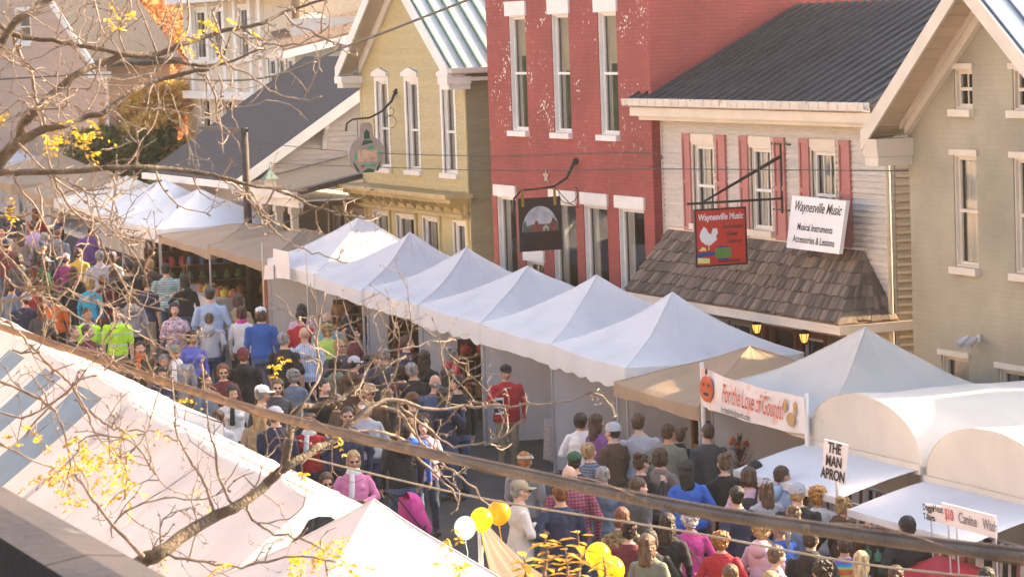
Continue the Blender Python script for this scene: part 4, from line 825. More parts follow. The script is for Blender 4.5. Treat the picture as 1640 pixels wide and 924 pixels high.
# ================================================================ tents
M_val = M_fab
def tent(X0, X1, Y0, Y1, eave, peak, m, label, group=None, valance=.28, walls=('back',), wallm=None, sag=.16, seed=0, wallx=None, scallop=False, legs=True, vshape=.35, hemdrop=0.):
    """pop-up canopy: canopy, valance, four legs, hanging walls. Z is absolute eave height at the tent's middle"""
    r = random.Random(seed); cx, cy = (X0 + X1) / 2, (Y0 + Y1) / 2; gz_ = ground(cx)
    t = empty('tent', label, 'tent', group, loc=(cx, cy, gz_)); t.rotation_euler = (math.radians(r.uniform(-.5, .5)), math.radians(r.uniform(-.6, .6)), math.radians(r.uniform(-1.2, 1.2))); ez = eave; H = peak - eave; hx, hy = (X1 - X0) / 2, (Y1 - Y0) / 2
    off = Vector((r.uniform(0, 99), r.uniform(0, 99), 0))
    def zz(u, v):
        a = max(abs(u), abs(v)); b = min(abs(u), abs(v)); k = b / a if a > 1e-6 else 1
        h = (1 - a) * (1 - vshape) + (1 - a) ** 2.2 * vshape
        pan = (1 - k ** 2) * a * (1 - a) * 4 * sag * .45
        edge = .035 * (1 - min(1, (b) ** 2)) * (a > .97)
        rr_ = math.atan2(v, u); w = noise.noise(Vector((u * 2.3, v * 2.3, 0)) + off) * .045 + noise.noise(Vector((math.cos(rr_) * 7, math.sin(rr_) * 7, a * 1.2)) + off) * .016 + noise.noise(Vector((u * 9, v * 9, 1)) + off) * .010
        slope = -.034 * u * hx
        return ez - gz_ + H * h - pan - edge * .8 + w * (1 - a * .6) + slope
    B = MB(); NS, NT = 22, 16
    for k in range(4):
        vs = []
        for j in range(NT + 1):
            t_ = 1 - j / NT
            for i in range(NS + 1):
                s_ = -1 + 2 * i / NS; c_ = s_ * t_; u, v = [(c_, -t_), (t_, c_), (-c_, t_), (-t_, -c_)][k]; vs.append((u * hx, v * hy, zz(u, v)))
        B.add(vs, [(j * (NS + 1) + i, j * (NS + 1) + i + 1, (j + 1) * (NS + 1) + i + 1, (j + 1) * (NS + 1) + i) for j in range(NT) for i in range(NS)])
    for su, sv_ in ((-1, -1), (1, -1), (1, 1), (-1, 1)):      # stitched hip seams
        B.tube([(su * hx * q_, sv_ * hy * q_, zz(su * q_, sv_ * q_) + .004) for q_ in [1 - i / 14 for i in range(15)]], .009, 5, False)
    ca = B.build('canopy', m, t, smooth=True)
    B = MB(); rim = []
    N = 26
    for k in range(4):
        for i in range(N):
            s = -1 + 2 * i / N; u, v = [(s, -1), (1, s), (-s, 1), (-1, -s)][k]; rim.append((u, v, k, s))
    vs = []
    for (u, v, k, s) in rim:
        z = zz(u, v); o = .012 + .03 * abs(noise.noise(Vector((u * 3.1, v * 3.1, 4)) + off)); bulge = .03 * noise.noise(Vector((u * 7, v * 7, 9)) + off)
        nx, ny = [(0, -1), (1, 0), (0, 1), (-1, 0)][k]
        low = valance + .03 * noise.noise(Vector((u * 4, v * 4, 2)) + off) - .05 * (1 - s * s) + (.05 * abs(math.sin(s * 9)) if scallop else 0)
        vs += [(u * hx * 1.004, v * hy * 1.004, z + .003), (u * hx + nx * (o + bulge), v * hy + ny * (o + bulge), z - low * .5), (u * hx + nx * o * 1.6, v * hy + ny * o * 1.6, z - low)]
    q = len(rim); fs = []
    for i in range(q):
        a, b = i * 3, ((i + 1) % q) * 3; fs += [(a, b, b + 1, a + 1), (a + 1, b + 1, b + 2, a + 2)]
    B.add(vs, fs); B.build('valance', m, t, smooth=True)
    if legs:
        for sx in (-1, 1):
            for sy in (-1, 1):
                x, y = sx * (hx - .03), sy * (hy - .03); B = MB(); g = -.034 * x; zt = zz(sx, sy) - .02; B.box((x - .022, y - .022, g), (x + .022, y + .022, zt * .55)); B.box((x - .017, y - .017, zt * .55), (x + .017, y + .017, zt)); B.box((x - .05, y - .05, g), (x + .05, y + .05, g + .012)); B.build('leg', M_pole, t)
    wm = wallm or M_wallfab
    def wall(kind, x=None):
        B = MB(); nn = 24; vs = []
        for i in range(nn + 1):
            s = -1 + 2 * i / nn; w = .03 * math.sin(i * 1.3 + seed) + .03 * noise.noise(Vector((i * .5, seed, 0)))
            for zf in (0.03, .35, .7, 1.0):
                if kind == 'back': p = (s * (hx - .05), hy - .06 + w * (1 - zf), (zz(s, 1) - .06) * zf + .02)
                else:
                    xx = x if x is not None else -hx + .06; p = (xx + w * (1 - zf), s * (hy - .05), (zz(-1, s) - .05) * zf + .02)
                vs.append(p)
        B.add(vs, [(i * 4 + j, (i + 1) * 4 + j, (i + 1) * 4 + j + 1, i * 4 + j + 1) for i in range(nn) for j in range(3)]); B.build(kind + '_wall', wm, t, smooth=True)
    for k in walls: wall(k)
    if wallx is not None: wall('side', wallx)
    return t
G6 = 'white peaked market tents in a row'
cor = [-64.45, -61.27, -58.13, -55.04, -51.82, -48.66, -45.46]
Yf, Yb = 20.1, 23.3
def pk(px, py, Y=21.75): return P(px, py, Y=Y).z
spec = [((576, 347), ('back', 'side'), 'white peaked tent with paper signs at its left corner beside the tan canopies', None), ((660, 375), ('back', 'side'), 'white peaked tent with baskets hung beneath it', None),
        ((748, 398), ('back', 'side'), 'white peaked tent in front of the yellow house corner and red building', None), ((852, 428), ('back', 'side'), 'off-white peaked tent with red pots on the shelf beneath it', None),
        ((964, 442), ('back', 'side'), 'white peaked tent sheltering the man in the red jacket', None), ((1086, 470), ('back', 'side'), 'large white peaked tent just left of the tan canopy and gourd banner', None)]
for i, (pp, wl, lab, _) in enumerate(spec):
    xm = (cor[i] + cor[i + 1]) / 2; e = ground(xm) + 2.19; tent(cor[i] + .015, cor[i + 1] - .015, Yf, Yb, e, pk(*pp) + .02, M_fab, lab, G6, valance=.36 if i > 1 else .3, walls=wl, seed=i + 1, scallop=i in (3, 5), vshape=.3 + .1 * (i % 3))
tent(-45.35, -42.35, 19.85, 23.2, ground(-43.8) + 1.98, P(1230, 553, Y=21.8).z, M_tan, 'tan canopy between the large white tent and the gourd banner tent', None, valance=.22, walls=('back',), seed=11, wallm=M_tan, vshape=.1)
tct = tent(-42.2, -38.55, 20.0, 23.4, 2.02, P(1390, 523, Y=21.75).z, M_fab2, 'tall ivory peaked tent carrying the gourd banner', None, valance=.35, walls=('back', 'side'), seed=12, wallm=M_wallfab, vshape=.5, sag=.22)
# tan pair, left white pair, far ones
tent(-73.1, -69.0, 20.1, 23.3, ground(-70) + 2.05, P(415, 357, Y=21.7).z - .05, M_tan, 'left tan canopy of the pair beside the white tent pair', None, valance=.2, seed=13, wallm=M_tan, vshape=.0, sag=.05)
tent(-68.95, -64.55, 20.1, 23.3, ground(-66.3) + 2.12, P(520, 372, Y=21.7).z, M_tan, 'right tan canopy of the pair beside the paper signs', None, valance=.2, seed=14, wallm=M_tan, vshape=.0, sag=.05)
tent(-76.6, -73.2, 20.1, 23.3, ground(-73.8) + 2.2, P(320, 303, Y=21.75).z, M_fab, 'white peaked tent left of the tan canopies, nearer of the far pair', None, valance=.34, seed=15, vshape=.2)
tent(-80.0, -76.65, 20.1, 23.3, ground(-77.2) + 2.2, P(270, 287, Y=21.75).z, M_fab, 'white peaked tent behind the first white one at the left, farther of the pair', None, valance=.34, seed=16, vshape=.2)
tent(-83.6, -80.2, 20.1, 23.3, ground(-81) + 2.15, ground(-81) + 2.85, M_fab2, 'pale grey low canopy farther up the street than the white pair', None, seed=17)
tent(-87.4, -83.9, 20.1, 23.3, ground(-85) + 2.15, ground(-85) + 2.95, M_tan, 'tan low canopy far up the street, nearer of two', None, seed=18)
tent(-91.8, -87.8, 19.9, 23.3, ground(-89) + 2.3, ground(-89) + 3.1, M_tan, 'tan low canopy far up the street, farther of two', None, seed=19)
tent(-101.5, -97.8, 20.0, 23.4, P(40, 277, Y=20).z, P(40, 240, Y=21.7).z, M_fab, 'small white peaked tent far up the street in front of the peach house', None, seed=20)
tent(-106.0, -102.2, 20.0, 23.4, P(8, 270, Y=20).z, P(10, 228, Y=21.7).z, M_fab, 'white peaked tent at the left edge, farthest up the street', None, seed=21)
# ---------------------------------------------------------------- banner 'For the Love of Gourds'
ban = empty('banner', 'white cloth banner reading For the Love of Gourds on two white poles', 'banner')
b0t, b1t = P(1122, 588, Y=19.85), P(1290, 636, Y=19.85); b0b, b1b = P(1121, 648, Y=19.85), P(1287, 695, Y=19.85)
M_ban = mat('banner_cloth', (.78, .72, .70), .8, .04, 2, .15, 6, patch=((.80, .52, .42), 3.5, .82)); n = 20; B = MB(); vs = []
for i in range(n + 1):
    t = i / n; sg = .06 * 4 * t * (1 - t)
    for j in range(5):
        s = j / 4; p = b0t.lerp(b1t, t).lerp(b0b.lerp(b1b, t), s); p.z -= sg * .8; p.y += .025 * math.sin(i * .9 + j * .6); vs.append(p)
B.add(vs, [(i * 5 + j, i * 5 + j + 1, (i + 1) * 5 + j + 1, (i + 1) * 5 + j) for i in range(n) for j in range(4)]); B.build('cloth', M_ban, ban, smooth=True)
M_orange = mat('orange_red_lettering', (.62, .09, .03), .6, .1); M_drk = MATS['black_lettering']; M_pump = mat('pumpkin_orange', (.55, .10, .03), .6, .15)
U = (b1t - b0t).normalized(); V = Vector((0, 0, 1)); V = (b0t - b0b).normalized(); ctr = (b0t + b1t + b0b + b1b) / 4 - Vector((0, .045, .05))
B = MB(); text_geo(B, 'For the Love of Gourds!', .40, ctr + U * .12 + V * .04, U, V, .25, .0, stretch=.50, bold=.002); B.build('lettering', M_orange, ban)
B = MB(); text_geo(B, 'fortheloveofgourds.com', .13, ctr - U * .42 - V * .20, U, V, .1, .0, stretch=.75, bold=.001); B.build('lettering', M_drk, ban)
def disc(B, c, rx, rz, n=18): B.add([c + U * rx * math.cos(2 * PI * i / n) + V * rz * math.sin(2 * PI * i / n) for i in range(n)], [tuple(range(n))])
B = MB(); c = b0t.lerp(b0b, .5) + U * .30 - Vector((0, .045, 0)); disc(B, c, .23, .20); c2 = b1t.lerp(b1b, .72) - U * .33 - Vector((0, .045, -.02)); B.m = 1; disc(B, c2, .13, .10); B.m = 1
for k in (0, 1): disc(B, b1t.lerp(b1b, .36) - U * (.52 - .3 * k) - Vector((0, .045, 0)), .05, .11)
B.m = 2; cc_ = c - Vector((0, .004, 0)); disc(B, cc_ + U * .08 + V * .06, .035, .03); disc(B, cc_ - U * .09 + V * .06, .035, .03); disc(B, cc_ - V * .08, .1, .025); disc(B, cc_ + V * .26, .05, .05); B.build('gourd_drawing', [M_pump, mat('gourd_ochre', (.45, .28, .12), .6, .2), M_drk], ban)
for px, t0, a in ((1124, 580, b0t), (1291, 630, b1t)):
    B = MB(); p = P(px, t0, Y=19.9); B.tube([(p.x, 19.9, ground(p.x)), (p.x, 19.9, p.z)], .035, 8); B.build('pole', M_white, ban, smooth=True)
# ---------------------------------------------------------------- barrel vault booths
def barrel(X0, X1, Y0, Y1, base, rise, label, seed):
    cx = (X0 + X1) / 2; gz_ = ground(cx); t = empty('vaulted_booth', label, 'tent', 'ivory barrel vault booths', loc=(cx, Y0, gz_)); hw = (X1 - X0) / 2; D = Y1 - Y0; b = base - gz_; n = 26; ny = 16
    off = Vector((seed * 7, 0, 0))
    def pt(a, y, e=0.):
        w = .02 * noise.noise(Vector((a * 3, y * 2, 0)) + off) - .03 * abs(math.sin(PI * y / D * 2)); return (-math.cos(a) * (hw + w * .5), y, b + max(0., math.sin(a)) ** .9 * (rise + w))
    B = MB(); vs = [pt(PI * i / n, D * j / ny) for j in range(ny + 1) for i in range(n + 1)]; B.add(vs, [(j * (n + 1) + i, j * (n + 1) + i + 1, (j + 1) * (n + 1) + i + 1, (j + 1) * (n + 1) + i) for j in range(ny) for i in range(n)]); B.build('vault_cover', M_fab2, t, smooth=True)
    for y, nm in ((0.012, 'front_panel'), (D - .012, 'back_panel')):
        B = MB(); k = 10; vs = []
        for i in range(n + 1):
            x, _, z = pt(PI * i / n, y)
            for j in range(k + 1): vs.append((x * .998, y + .02 * noise.noise(Vector((i * .4, j * .2, seed))), b + (z - b) * .998 * j / k))
        B.add(vs, [(i * (k + 1) + j, (i + 1) * (k + 1) + j, (i + 1) * (k + 1) + j + 1, i * (k + 1) + j + 1) for i in range(n) for j in range(k)]); B.build(nm, M_fab2, t, smooth=True)
    B = MB(); B.box((-hw, -.035, b - .1), (hw, -.002, b + .03)); B.build('valance', M_fab2, t)
    for x in (-hw + .03, hw - .03):
        for y in (.03, D - .03): B = MB(); B.box((x - .025, y - .025, -.034 * x), (x + .025, y + .025, b)); B.build('leg', M_pole, t)
    B = MB(); B.box((-hw + .04, D - .05, .05), (hw - .04, D - .035, b)); B.build('back_wall', M_wallfab, t)
    # stiff awning flap hinged at the arch base
    B = MB(); th = .025; aw0, aw1 = -hw + .05, hw - .05; dz = .34
    vs = []; nn = 14
    for i in range(nn + 1):
        x = aw0 + (aw1 - aw0) * i / nn
        for j in range(6): s = j / 5; vs.append((x, -.03 - 1.15 * s, b - .04 - dz * s ** 1.2 * .8 + .012 * noise.noise(Vector((i * .8, j, seed)))))
    B.add(vs, [(i * 6 + j, i * 6 + j + 1, (i + 1) * 6 + j + 1, (i + 1) * 6 + j) for i in range(nn) for j in range(5)]); z_ = b - .04 - dz * .8
    B.box((aw0, -1.20, z_ - .09), (aw1, -1.185, z_ + .005)); B.build('awning_flap', M_fab, t, smooth=False)
    for x in (aw0 + .05, aw1 - .05): B = MB(); B.tube([(x, -1.17, z_ - .02), (x, -.02, b - .75)], .012, 6); B.build('strut', M_pole, t)
    return t
barrel(-39.0, -35.75, 20.0, 23.6, 1.62, .80, 'ivory barrel vault booth with the THE MAN APRON placard', 1)
barrel(-35.65, -32.4, 20.0, 23.6, 1.50, .80, 'ivory barrel vault booth at the right edge with the doggie shirt signs', 2)
# placard THE MAN APRON
M_card = mat('placard_card', (.80, .74, .72), .7, .03, 3)
pl = empty('placard', 'white placard hand lettered THE MAN APRON at the corner of the vaulted booth', 'sign')
q = [P(1320, 703, Y=18.75), P(1357, 712, Y=18.75), P(1352, 777, Y=18.75), P(1316, 762, Y=18.75)]
B = MB(); B.prism([q[3], q[2], q[1], q[0]], (0, .02, 0)); B.build('board', M_card, pl); U = (q[1] - q[0]).normalized(); V = (q[0] - q[3]).normalized(); c = (q[0] + q[1] + q[2] + q[3]) / 4
B = MB()
for i, t in enumerate(('THE', 'MAN', 'APRON')): text_geo(B, t, .20, c + V * (.17 - .18 * i), U, V, 0, .01, stretch=1.0 if i < 2 else .98, bold=.006)
B.build('lettering', M_drk, pl); B = MB(); pp = P(1340, 770, Y=18.79); B.tube([(pp.x, 18.79, ground(pp.x)), (pp.x, 18.79, q[0].z)], .02, 6); B.build('post', M_pole, pl)
dg = empty('placard', 'white placard lettered Doggie T-Shirts below the right booth flap', 'sign')
def placard(par, c4, Y, lines, mcol, lab=None):
    q = [P(a, b, Y=Y) for a, b in c4]; B = MB(); B.prism([q[3], q[2], q[1], q[0]], (0, .02, 0)); B.build('board', M_card, par); U = (q[1] - q[0]).normalized(); V = (q[0] - q[3]).normalized(); c = (q[0] + q[1] + q[2] + q[3]) / 4
    for t, du, dv, s, st, k in lines:
        B = MB(); text_geo(B, t, s, c + U * du + V * dv, U, V, 0, .01, stretch=st, bold=.003); B.build('lettering', mcol[k], par)
    B = MB(); 
    for f in (.06, .94):
        a = q[3].lerp(q[2], f) + Vector((0, .01, .05)); B.tube([a + Vector((0, .03, 0)), (a.x, Y + .1, ground(a.x) + .0)], .012, 5)
    B.build('post', M_pole, par)
M_redl = mat('red_lettering', (.65, .05, .04), .6, .1); M_grl = mat('grey_lettering', (.28, .24, .25), .6, .1)
placard(dg, ((1482, 806), (1530, 815), (1530, 842), (1484, 832)), 18.62, [('Doggie', -.27, .055, .11, .9, 0), ("T-Shirts", -.27, -.06, .11, .8, 0)], [M_drk])
db = empty('placard', 'long white placard with red and grey lettering along the right booth flap', 'sign')
placard(db, ((1507, 804), (1594, 826), (1595, 862), (1509, 838)), 18.55, [('Heat', -.70, .04, .12, 1., 0), ('$10', -.44, .0, .19, .7, 1), ('Canine', .0, .0, .18, .85, 2), ('Wash', .52, .0, .18, .8, 2)], [M_drk, M_redl, M_grl])
# paper sign post at the left tents
ps = empty('placard', 'pair of small white paper signs hung from a thin pole at the tan canopy corner', 'sign')
B = MB(); q = [P(a, b, Y=19.9) for a, b in ((437, 398), (462, 404), (464, 447), (438, 445))]; B.prism(q[::-1], (0, .02, 0)); q2 = [P(a, b, Y=19.85) for a, b in ((424, 425), (437, 424), (438, 447), (422, 448))]; B.prism(q2[::-1], (0, .015, 0)); B.build('paper', M_card, ps)
B = MB(); c = (q[0] + q[1] + q[2] + q[3]) / 4; text_geo(B, 'Sale', .2, c + Vector((0, -.0, .0)), (1, 0, 0), (0, 0, 1), .2, .01, stretch=.9) if False else None
p0 = P(490, 405, Y=19.95); B.tube([(p0.x, 19.95, ground(p0.x)), (p0.x, 19.95, p0.z)], .018, 6); p1 = P(419, 388, Y=19.95); B.tube([(p1.x, 19.95, ground(p1.x)), (p1.x, 19.95, p1.z)], .014, 6); B.build('pole', M_pole, ps)
# ---------------------------------------------------------------- near side tents
M_nfab = mat('aged_tent_fabric', (.66, .63, .62), .85, .07, 1.2, .5, 4, trans=.08)  # white cloth dimmed in its colour so the near slopes read shaded
M_blue2 = mat('blue_grey_stripe', (.17, .25, .34), .85, .08, 1.5, .3, 5, trans=.1)
def marquee(x0, x1, y0, yr, y1, zr, z0, z1, m, label, stripe=None, hip=0, seed=0, val=.25, vend=True):
    """ridge marquee along the street, near slope down to y0,z0, far slope down to y1,z1"""
    t = empty('marquee', label, 'tent', 'near side marquees'); nx = 60; B = MB(); off = Vector((seed * 3., 0, 0))
    prof = [(y0, z0)] + [(y0 + (yr - y0) * s, z0 + (zr - z0) * (s ** 1.12)) for s in [k / 12 for k in range(1, 12)]] + [(yr - .12, zr - .03), (yr, zr), (yr + .14, zr - .015)] + [(yr + (y1 - yr) * s, zr + (z1 - zr) * s) for s in (.3, .6, .85, 1)]
    k = len(prof); vs = []
    for i in range(nx + 1):
        x = x0 + (x1 - x0) * i / nx
        for j, (y, z) in enumerate(prof):
            dz = ground(x) + .03 * noise.noise(Vector((x * 2.2, y * .8, 3)) + off) + .035 * noise.noise(Vector((x * .5, y * .6, 0)) + off) + (.05 * math.sin(PI * ((x - x0) % 3.2) / 3.2) * -1 if stripe is None else 0)
            if hip:
                lim = x1 - hip * (1 - 0) * (abs(y - yr) < .5) ; xx = min(x, x1 - hip * max(0, 1 - abs(y - yr) / (max(y1 - yr, .1) if y > yr else (yr - y0))))
                vs.append((xx, y, z + dz))
            else: vs.append((x, y, z + dz))
    fs = []; mi = []
    for i in range(nx):
        for j in range(k - 1):
            fs.append((i * k + j, (i + 1) * k + j, (i + 1) * k + j + 1, i * k + j + 1)); x = x0 + (x1 - x0) * (i + .5) / nx; mi.append(1 if stripe and j < 11 and (int((x - x0) / stripe) % 2 == 0) else 0)
    o = len(B.v); B.v += vs; B.f += fs; B.mi += mi; B.tone += [.5] * len(fs)
    B.build('canopy', [m, M_blue2], t, smooth=True)
    B = MB()
    for xx in [x0 + 1.9 * i for i in range(1, int((x1 - x0) / 1.9))]:
        B.tube([(xx, y, z + ground(xx) + .012) for y, z in prof], .007, 4, False)
    B.tube([(x0 + (x1 - x0) * i / 30, yr - .05, zr + .02 + ground(x0 + (x1 - x0) * i / 30)) for i in range(31)], .015, 5, False); B.build('seam', m, t)
    B = MB(); vs = []
    for i in range(nx + 1):
        x = x0 + (x1 - x0) * i / nx; vs += [(x, y1 + .004, z1 + ground(x)), (x, y1 + .03, z1 + ground(x) - val + .02 * math.sin(i))]
    B.add(vs, [(2 * i, 2 * i + 2, 2 * i + 3, 2 * i + 1) for i in range(nx)]); vs = []
    if vend:
        for (y, z) in prof: vs += [(x1, y, z + ground(x1)), (x1 + .02, y, z + ground(x1) - val)]
        B.add(vs, [(2 * i, 2 * i + 2, 2 * i + 3, 2 * i + 1) for i in range(len(prof) - 1)])
    B.build('valance', m, t, smooth=True)
    for x in (x0 + .05, (x0 + x1) / 2, x1 - .05):
        for y, z in ((y0 + .05, z0), (y1 - .05, z1)): B = MB(); B.box((x - .025, y - .025, ground(x)), (x + .025, y + .025, ground(x) + z - .05)); B.build('leg', M_pole, t)
    return t
sx0 = P(215, 598, Y=10.7).x
marquee(-60.2, sx0, 8.3, 10.7, 11.9, 3.12, 1.35, 2.62, M_nfab, 'blue and white striped marquee on the near side of the street', stripe=1.1, seed=1)
marquee(sx0 + .05, -32.8, 8.1, 10.7, 11.6, 3.0, 1.2, 2.62, M_nfab, 'plain white marquee beside the striped one at the lower left', seed=2)
tent(-33.1, -29.9, 9.3, 12.5, ground(-31.5) + 2.0, P(597, 797, Y=10.95).z, M_nfab, 'near white peaked tent at the bottom with the sunlit right side', None, seed=31, valance=.3, walls=(), vshape=.1)
# tan tarp fly and balloons
tp = empty('tarpaulin', 'loose tan tarpaulin fly strung out behind the balloons', 'tarpaulin')
B = MB(); a, b, c, d = P(775, 832, D=36), P(815, 868, D=35.5), P(925, 925, D=34), P(770, 925, D=34); vs = []; n = 12
for i in range(n + 1):
    for j in range(n + 1):
        s, t_ = i / n, j / n; p = a.lerp(P(960, 935, D=33.5), s).lerp(P(768, 840, D=35.4).lerp(P(800, 960, D=33), s), t_); p.z -= .25 * math.sin(PI * s) * (1 - t_ * .5) ; p.x += .05 * math.sin(j * 1.8); vs.append(p)
B.add(vs, [(i * (n + 1) + j, (i + 1) * (n + 1) + j, (i + 1) * (n + 1) + j + 1, i * (n + 1) + j + 1) for i in range(n) for j in range(n)]); B.build('sheet', mat('tan_tarpaulin', (.11, .085, .06), .9, .12, 3, .4, 6), tp, smooth=True)
B = MB(); p = P(768, 832, D=35.6); B.tube([(p.x, p.y, ground(p.x)), p], .03, 8); B.build('pole', M_pole, tp)
def balloon(px, py, r_px, D, col, lab, nm):
    c = P(px, py, D=D); r = r_px / 5000 * D; t = empty('balloon', lab, 'balloon', 'balloons tied to the near tents', loc=c)
    B = MB(); B.loft([((0, 0, -1.22 * r), .03 * r, .03 * r)] + [((0, 0, -r * 1.08 * math.cos(a)), r * math.sin(a) * (1 - .12 * (math.cos(a) > 0) * math.cos(a)), r * math.sin(a) * (1 - .12 * (math.cos(a) > 0) * math.cos(a))) for a in [PI * (k + .35) / 14 for k in range(14)]] + [((0, 0, 1.08 * r), .01, .01)], 24)
    B.build('skin', mat(nm, col, .25, .02, 1, trans=.45), t, smooth=True)
    B = MB(); B.loft([((0, 0, -1.28 * r), .12 * r, .12 * r), ((0, 0, -1.2 * r), .03 * r, .03 * r)], 8); B.tube([(0, 0, -1.25 * r), (.02, 0, -1.7 * r), (0, .02, -2.2 * r), (.03, 0, -2.8 * r)], .004, 4); B.build('knot', mat(nm, col), t)
balloon(799, 821, 19, 34.8, (.85, .42, .02), 'orange yellow balloon, rightmost of the trio above the near tent', 'balloon_orange')
balloon(771, 832, 18.5, 34.5, (.85, .70, .02), 'bright yellow balloon in the middle of the trio above the near tent', 'balloon_yellow')
balloon(745, 845, 18, 34.4, (.62, .74, .72), 'pale bluish white balloon, leftmost of the trio above the near tent', 'balloon_white')
balloon(958, 890, 21, 33.0, (.85, .68, .03), 'yellow balloon among yellow leaves, upper of two at the bottom edge', 'balloon_yellow')
balloon(979, 913, 22, 32.6, (.85, .72, .05), 'yellow balloon cut by the bottom edge, lower of two', 'balloon_yellow')
# ================================================================ goods in the booths
def table(x0, x1, y0, y1, h, m, label, grp=None, cloth=True):
    cx = (x0 + x1) / 2; g = ground(cx); t = empty('table', label, 'table', grp)
    if cloth:
        B = MB(); vs = []; N = 40
        per = [(x0 + (x1 - x0) * s, y0) for s in [i / N for i in range(N)]] + [(x1, y0 + (y1 - y0) * s) for s in [i / 12 for i in range(12)]] + [(x1 - (x1 - x0) * s, y1) for s in [i / N for i in range(N)]] + [(x0, y1 - (y1 - y0) * s) for s in [i / 12 for i in range(12)]]
        k = len(per)
        for i, (x, y) in enumerate(per): w = .02 * math.sin(i * 1.7); dx, dy = (x - cx), (y - (y0 + y1) / 2); L = math.hypot(dx, dy); vs += [(x, y, g + h), (x + dx / L * w + dx * .02, y + dy / L * (w + .03), g + .08)]
        B.add(vs, [(2 * i, 2 * ((i + 1) % k), 2 * ((i + 1) % k) + 1, 2 * i + 1) for i in range(k)] + [tuple(2 * i for i in range(k))]); B.build('tablecloth', m, t)
    else: B = MB(); B.box((x0, y0, g + h - .04), (x1, y1, g + h)); B.build('tabletop', m, t)
    for x in (x0 + .08, x1 - .08):
        for y in (y0 + .08, y1 - .08): B = MB(); B.tube([(x, y, g), (x, y, g + h - .04)], .015, 6); B.build('leg', M_pole, t)
    return g + h
def shelf(x0, x1, y0, y1, levels, m, label, uprights=True):
    g = ground((x0 + x1) / 2); t = empty('shelf_rack', label, 'shelf')
    for h in levels: B = MB(); B.box((x0, y0, g + h - .02), (x1, y1, g + h)); B.build('shelf', m, t)
    for x in (x0 - .02, x1 - .02):
        B = MB(); B.box((x, y0, g), (x + .04, y0 + .04, g + max(levels) + .1)); B.box((x, y1 - .04, g), (x + .04, y1, g + max(levels) + .1)); B.build('upright', m, t)
    return g
M_pot = mat('dark_red_enamel', (.30, .02, .025), .35, .15, 6); M_bask = mat('wicker', (.26, .13, .055), .8, .3, 30, .6, 60); M_box = mat('dark_wares', (.10, .06, .05), .7, .5, 5)
M_cloth = mat('speckled_tablecloth', (.52, .43, .38), .85, .3, 30); M_terra = mat('terracotta_clay', (.42, .16, .06), .7, .2, 5)
def jar_mesh(r, h, kind):
    B = MB()
    pr = {'pot': [(0, .6), (.1, .85), (.45, 1), (.8, .8), (.92, .5), (1, .6)], 'jar': [(0, .9), (.7, 1), (.82, .7), (1, .72)], 'bottle': [(0, .9), (.55, 1), (.7, .5), (.8, .3), (1, .32)], 'gourd': [(0, .4), (.2, 1), (.45, .95), (.6, .5), (.78, .55), (.9, .3), (1, .08)], 'basket': [(0, .75), (.5, .9), (1, 1.05)]}[kind]
    B.loft([((0, 0, h * a), r * b, r * b) for a, b in pr], 14)
    if kind == 'basket': B.tube(arc((0, 0, h), r, 0, PI, 14, (1, 0, 0), (0, 0, 1.3)), .012, 5)
    if kind == 'pot': B.tube(arc((r * .9, 0, h * .5), h * .25, -PI / 2, PI / 2, 8, (1, 0, 0), (0, 0, 1)), .012, 5); B.ball((0, 0, h * 1.02), .02)
    return B
_ic = {}
def item(name, kind, r, h, m, loc, label, cat, group, rz=0):
    key = (kind, round(r, 3), round(h, 3), m.name)
    if key not in _ic: o = jar_mesh(r, h, kind).build(name, m, smooth=True); smooth_by(o, 50); _ic[key] = o.data
    else: o = bpy.data.objects.new(name, _ic[key]); COL.objects.link(o)
    o.location = loc; o.rotation_euler = (0, 0, rz); return tag(o, label, cat, group)
# racks stand against the left hand wall of each tent, facing down the street
M_btl = mat('dark_bottle', (.05, .03, .03), .2, .3); M_grw = mat('green_ware', (.08, .16, .05), .6, .2); M_blw = mat('blue_ware', (.05, .12, .3), .4, .2); M_whw = mat('white_ware', (.65, .6, .55), .4, .1)
def rack(x, y0, y1, levels, rows, label, m=M_wood):
    g = shelf(x, x + .34, y0, y1, levels, m, label)
    bk = boxo('backboard', (x - .03, y0 + .05, g + .03), (x - .005, y1 - .05, g + max(levels) + .3), mat('dark_backboard', (.09, .055, .035), .8, .3, 4), bpy.data.objects[[o.name for o in COL.objects if o.get('label') == label][0]])  # dark panel added behind the goods to darken the booth interior
    for k_ in range(3): boxo('crate', (x + .03, y0 + .15 + k_ * .65, g), (x + .33, y0 + .7 + k_ * .65, g + .36), MATS['dark_backboard'], bk.parent)  # dark boxes added under the shelves for the same dark interior
    for lv, n, kind, r, h, mm, lab, cat, grp in rows:
        for i in range(n): item(cat.replace(' ', '_'), kind, r, h, mm, (x + .16 + rnd.uniform(-.03, .03), y0 + .15 + (y1 - y0 - .3) * i / max(1, n - 1), g + lv), lab, cat, grp, rz=rnd.uniform(0, 6))
    return g
rack(-54.85, 20.75, 22.9, (.45, .85, 1.22), [(1.22, 7, 'pot', .12, .22, M_pot, 'dark red enamel pot on the top shelf under the off-white tent', 'pot', 'red enamel pots on the top shelf'), (.85, 12, 'bottle', .045, .26, M_btl, 'dark bottle on the middle shelf under the off-white tent', 'bottle', 'dark bottles on the middle shelf'), (.45, 9, 'jar', .09, .2, M_terra, 'brown jar on the low shelf under the off-white tent', 'jar', 'brown jars on the low shelf')], 'wooden rack with red pots on top under the off-white tent')
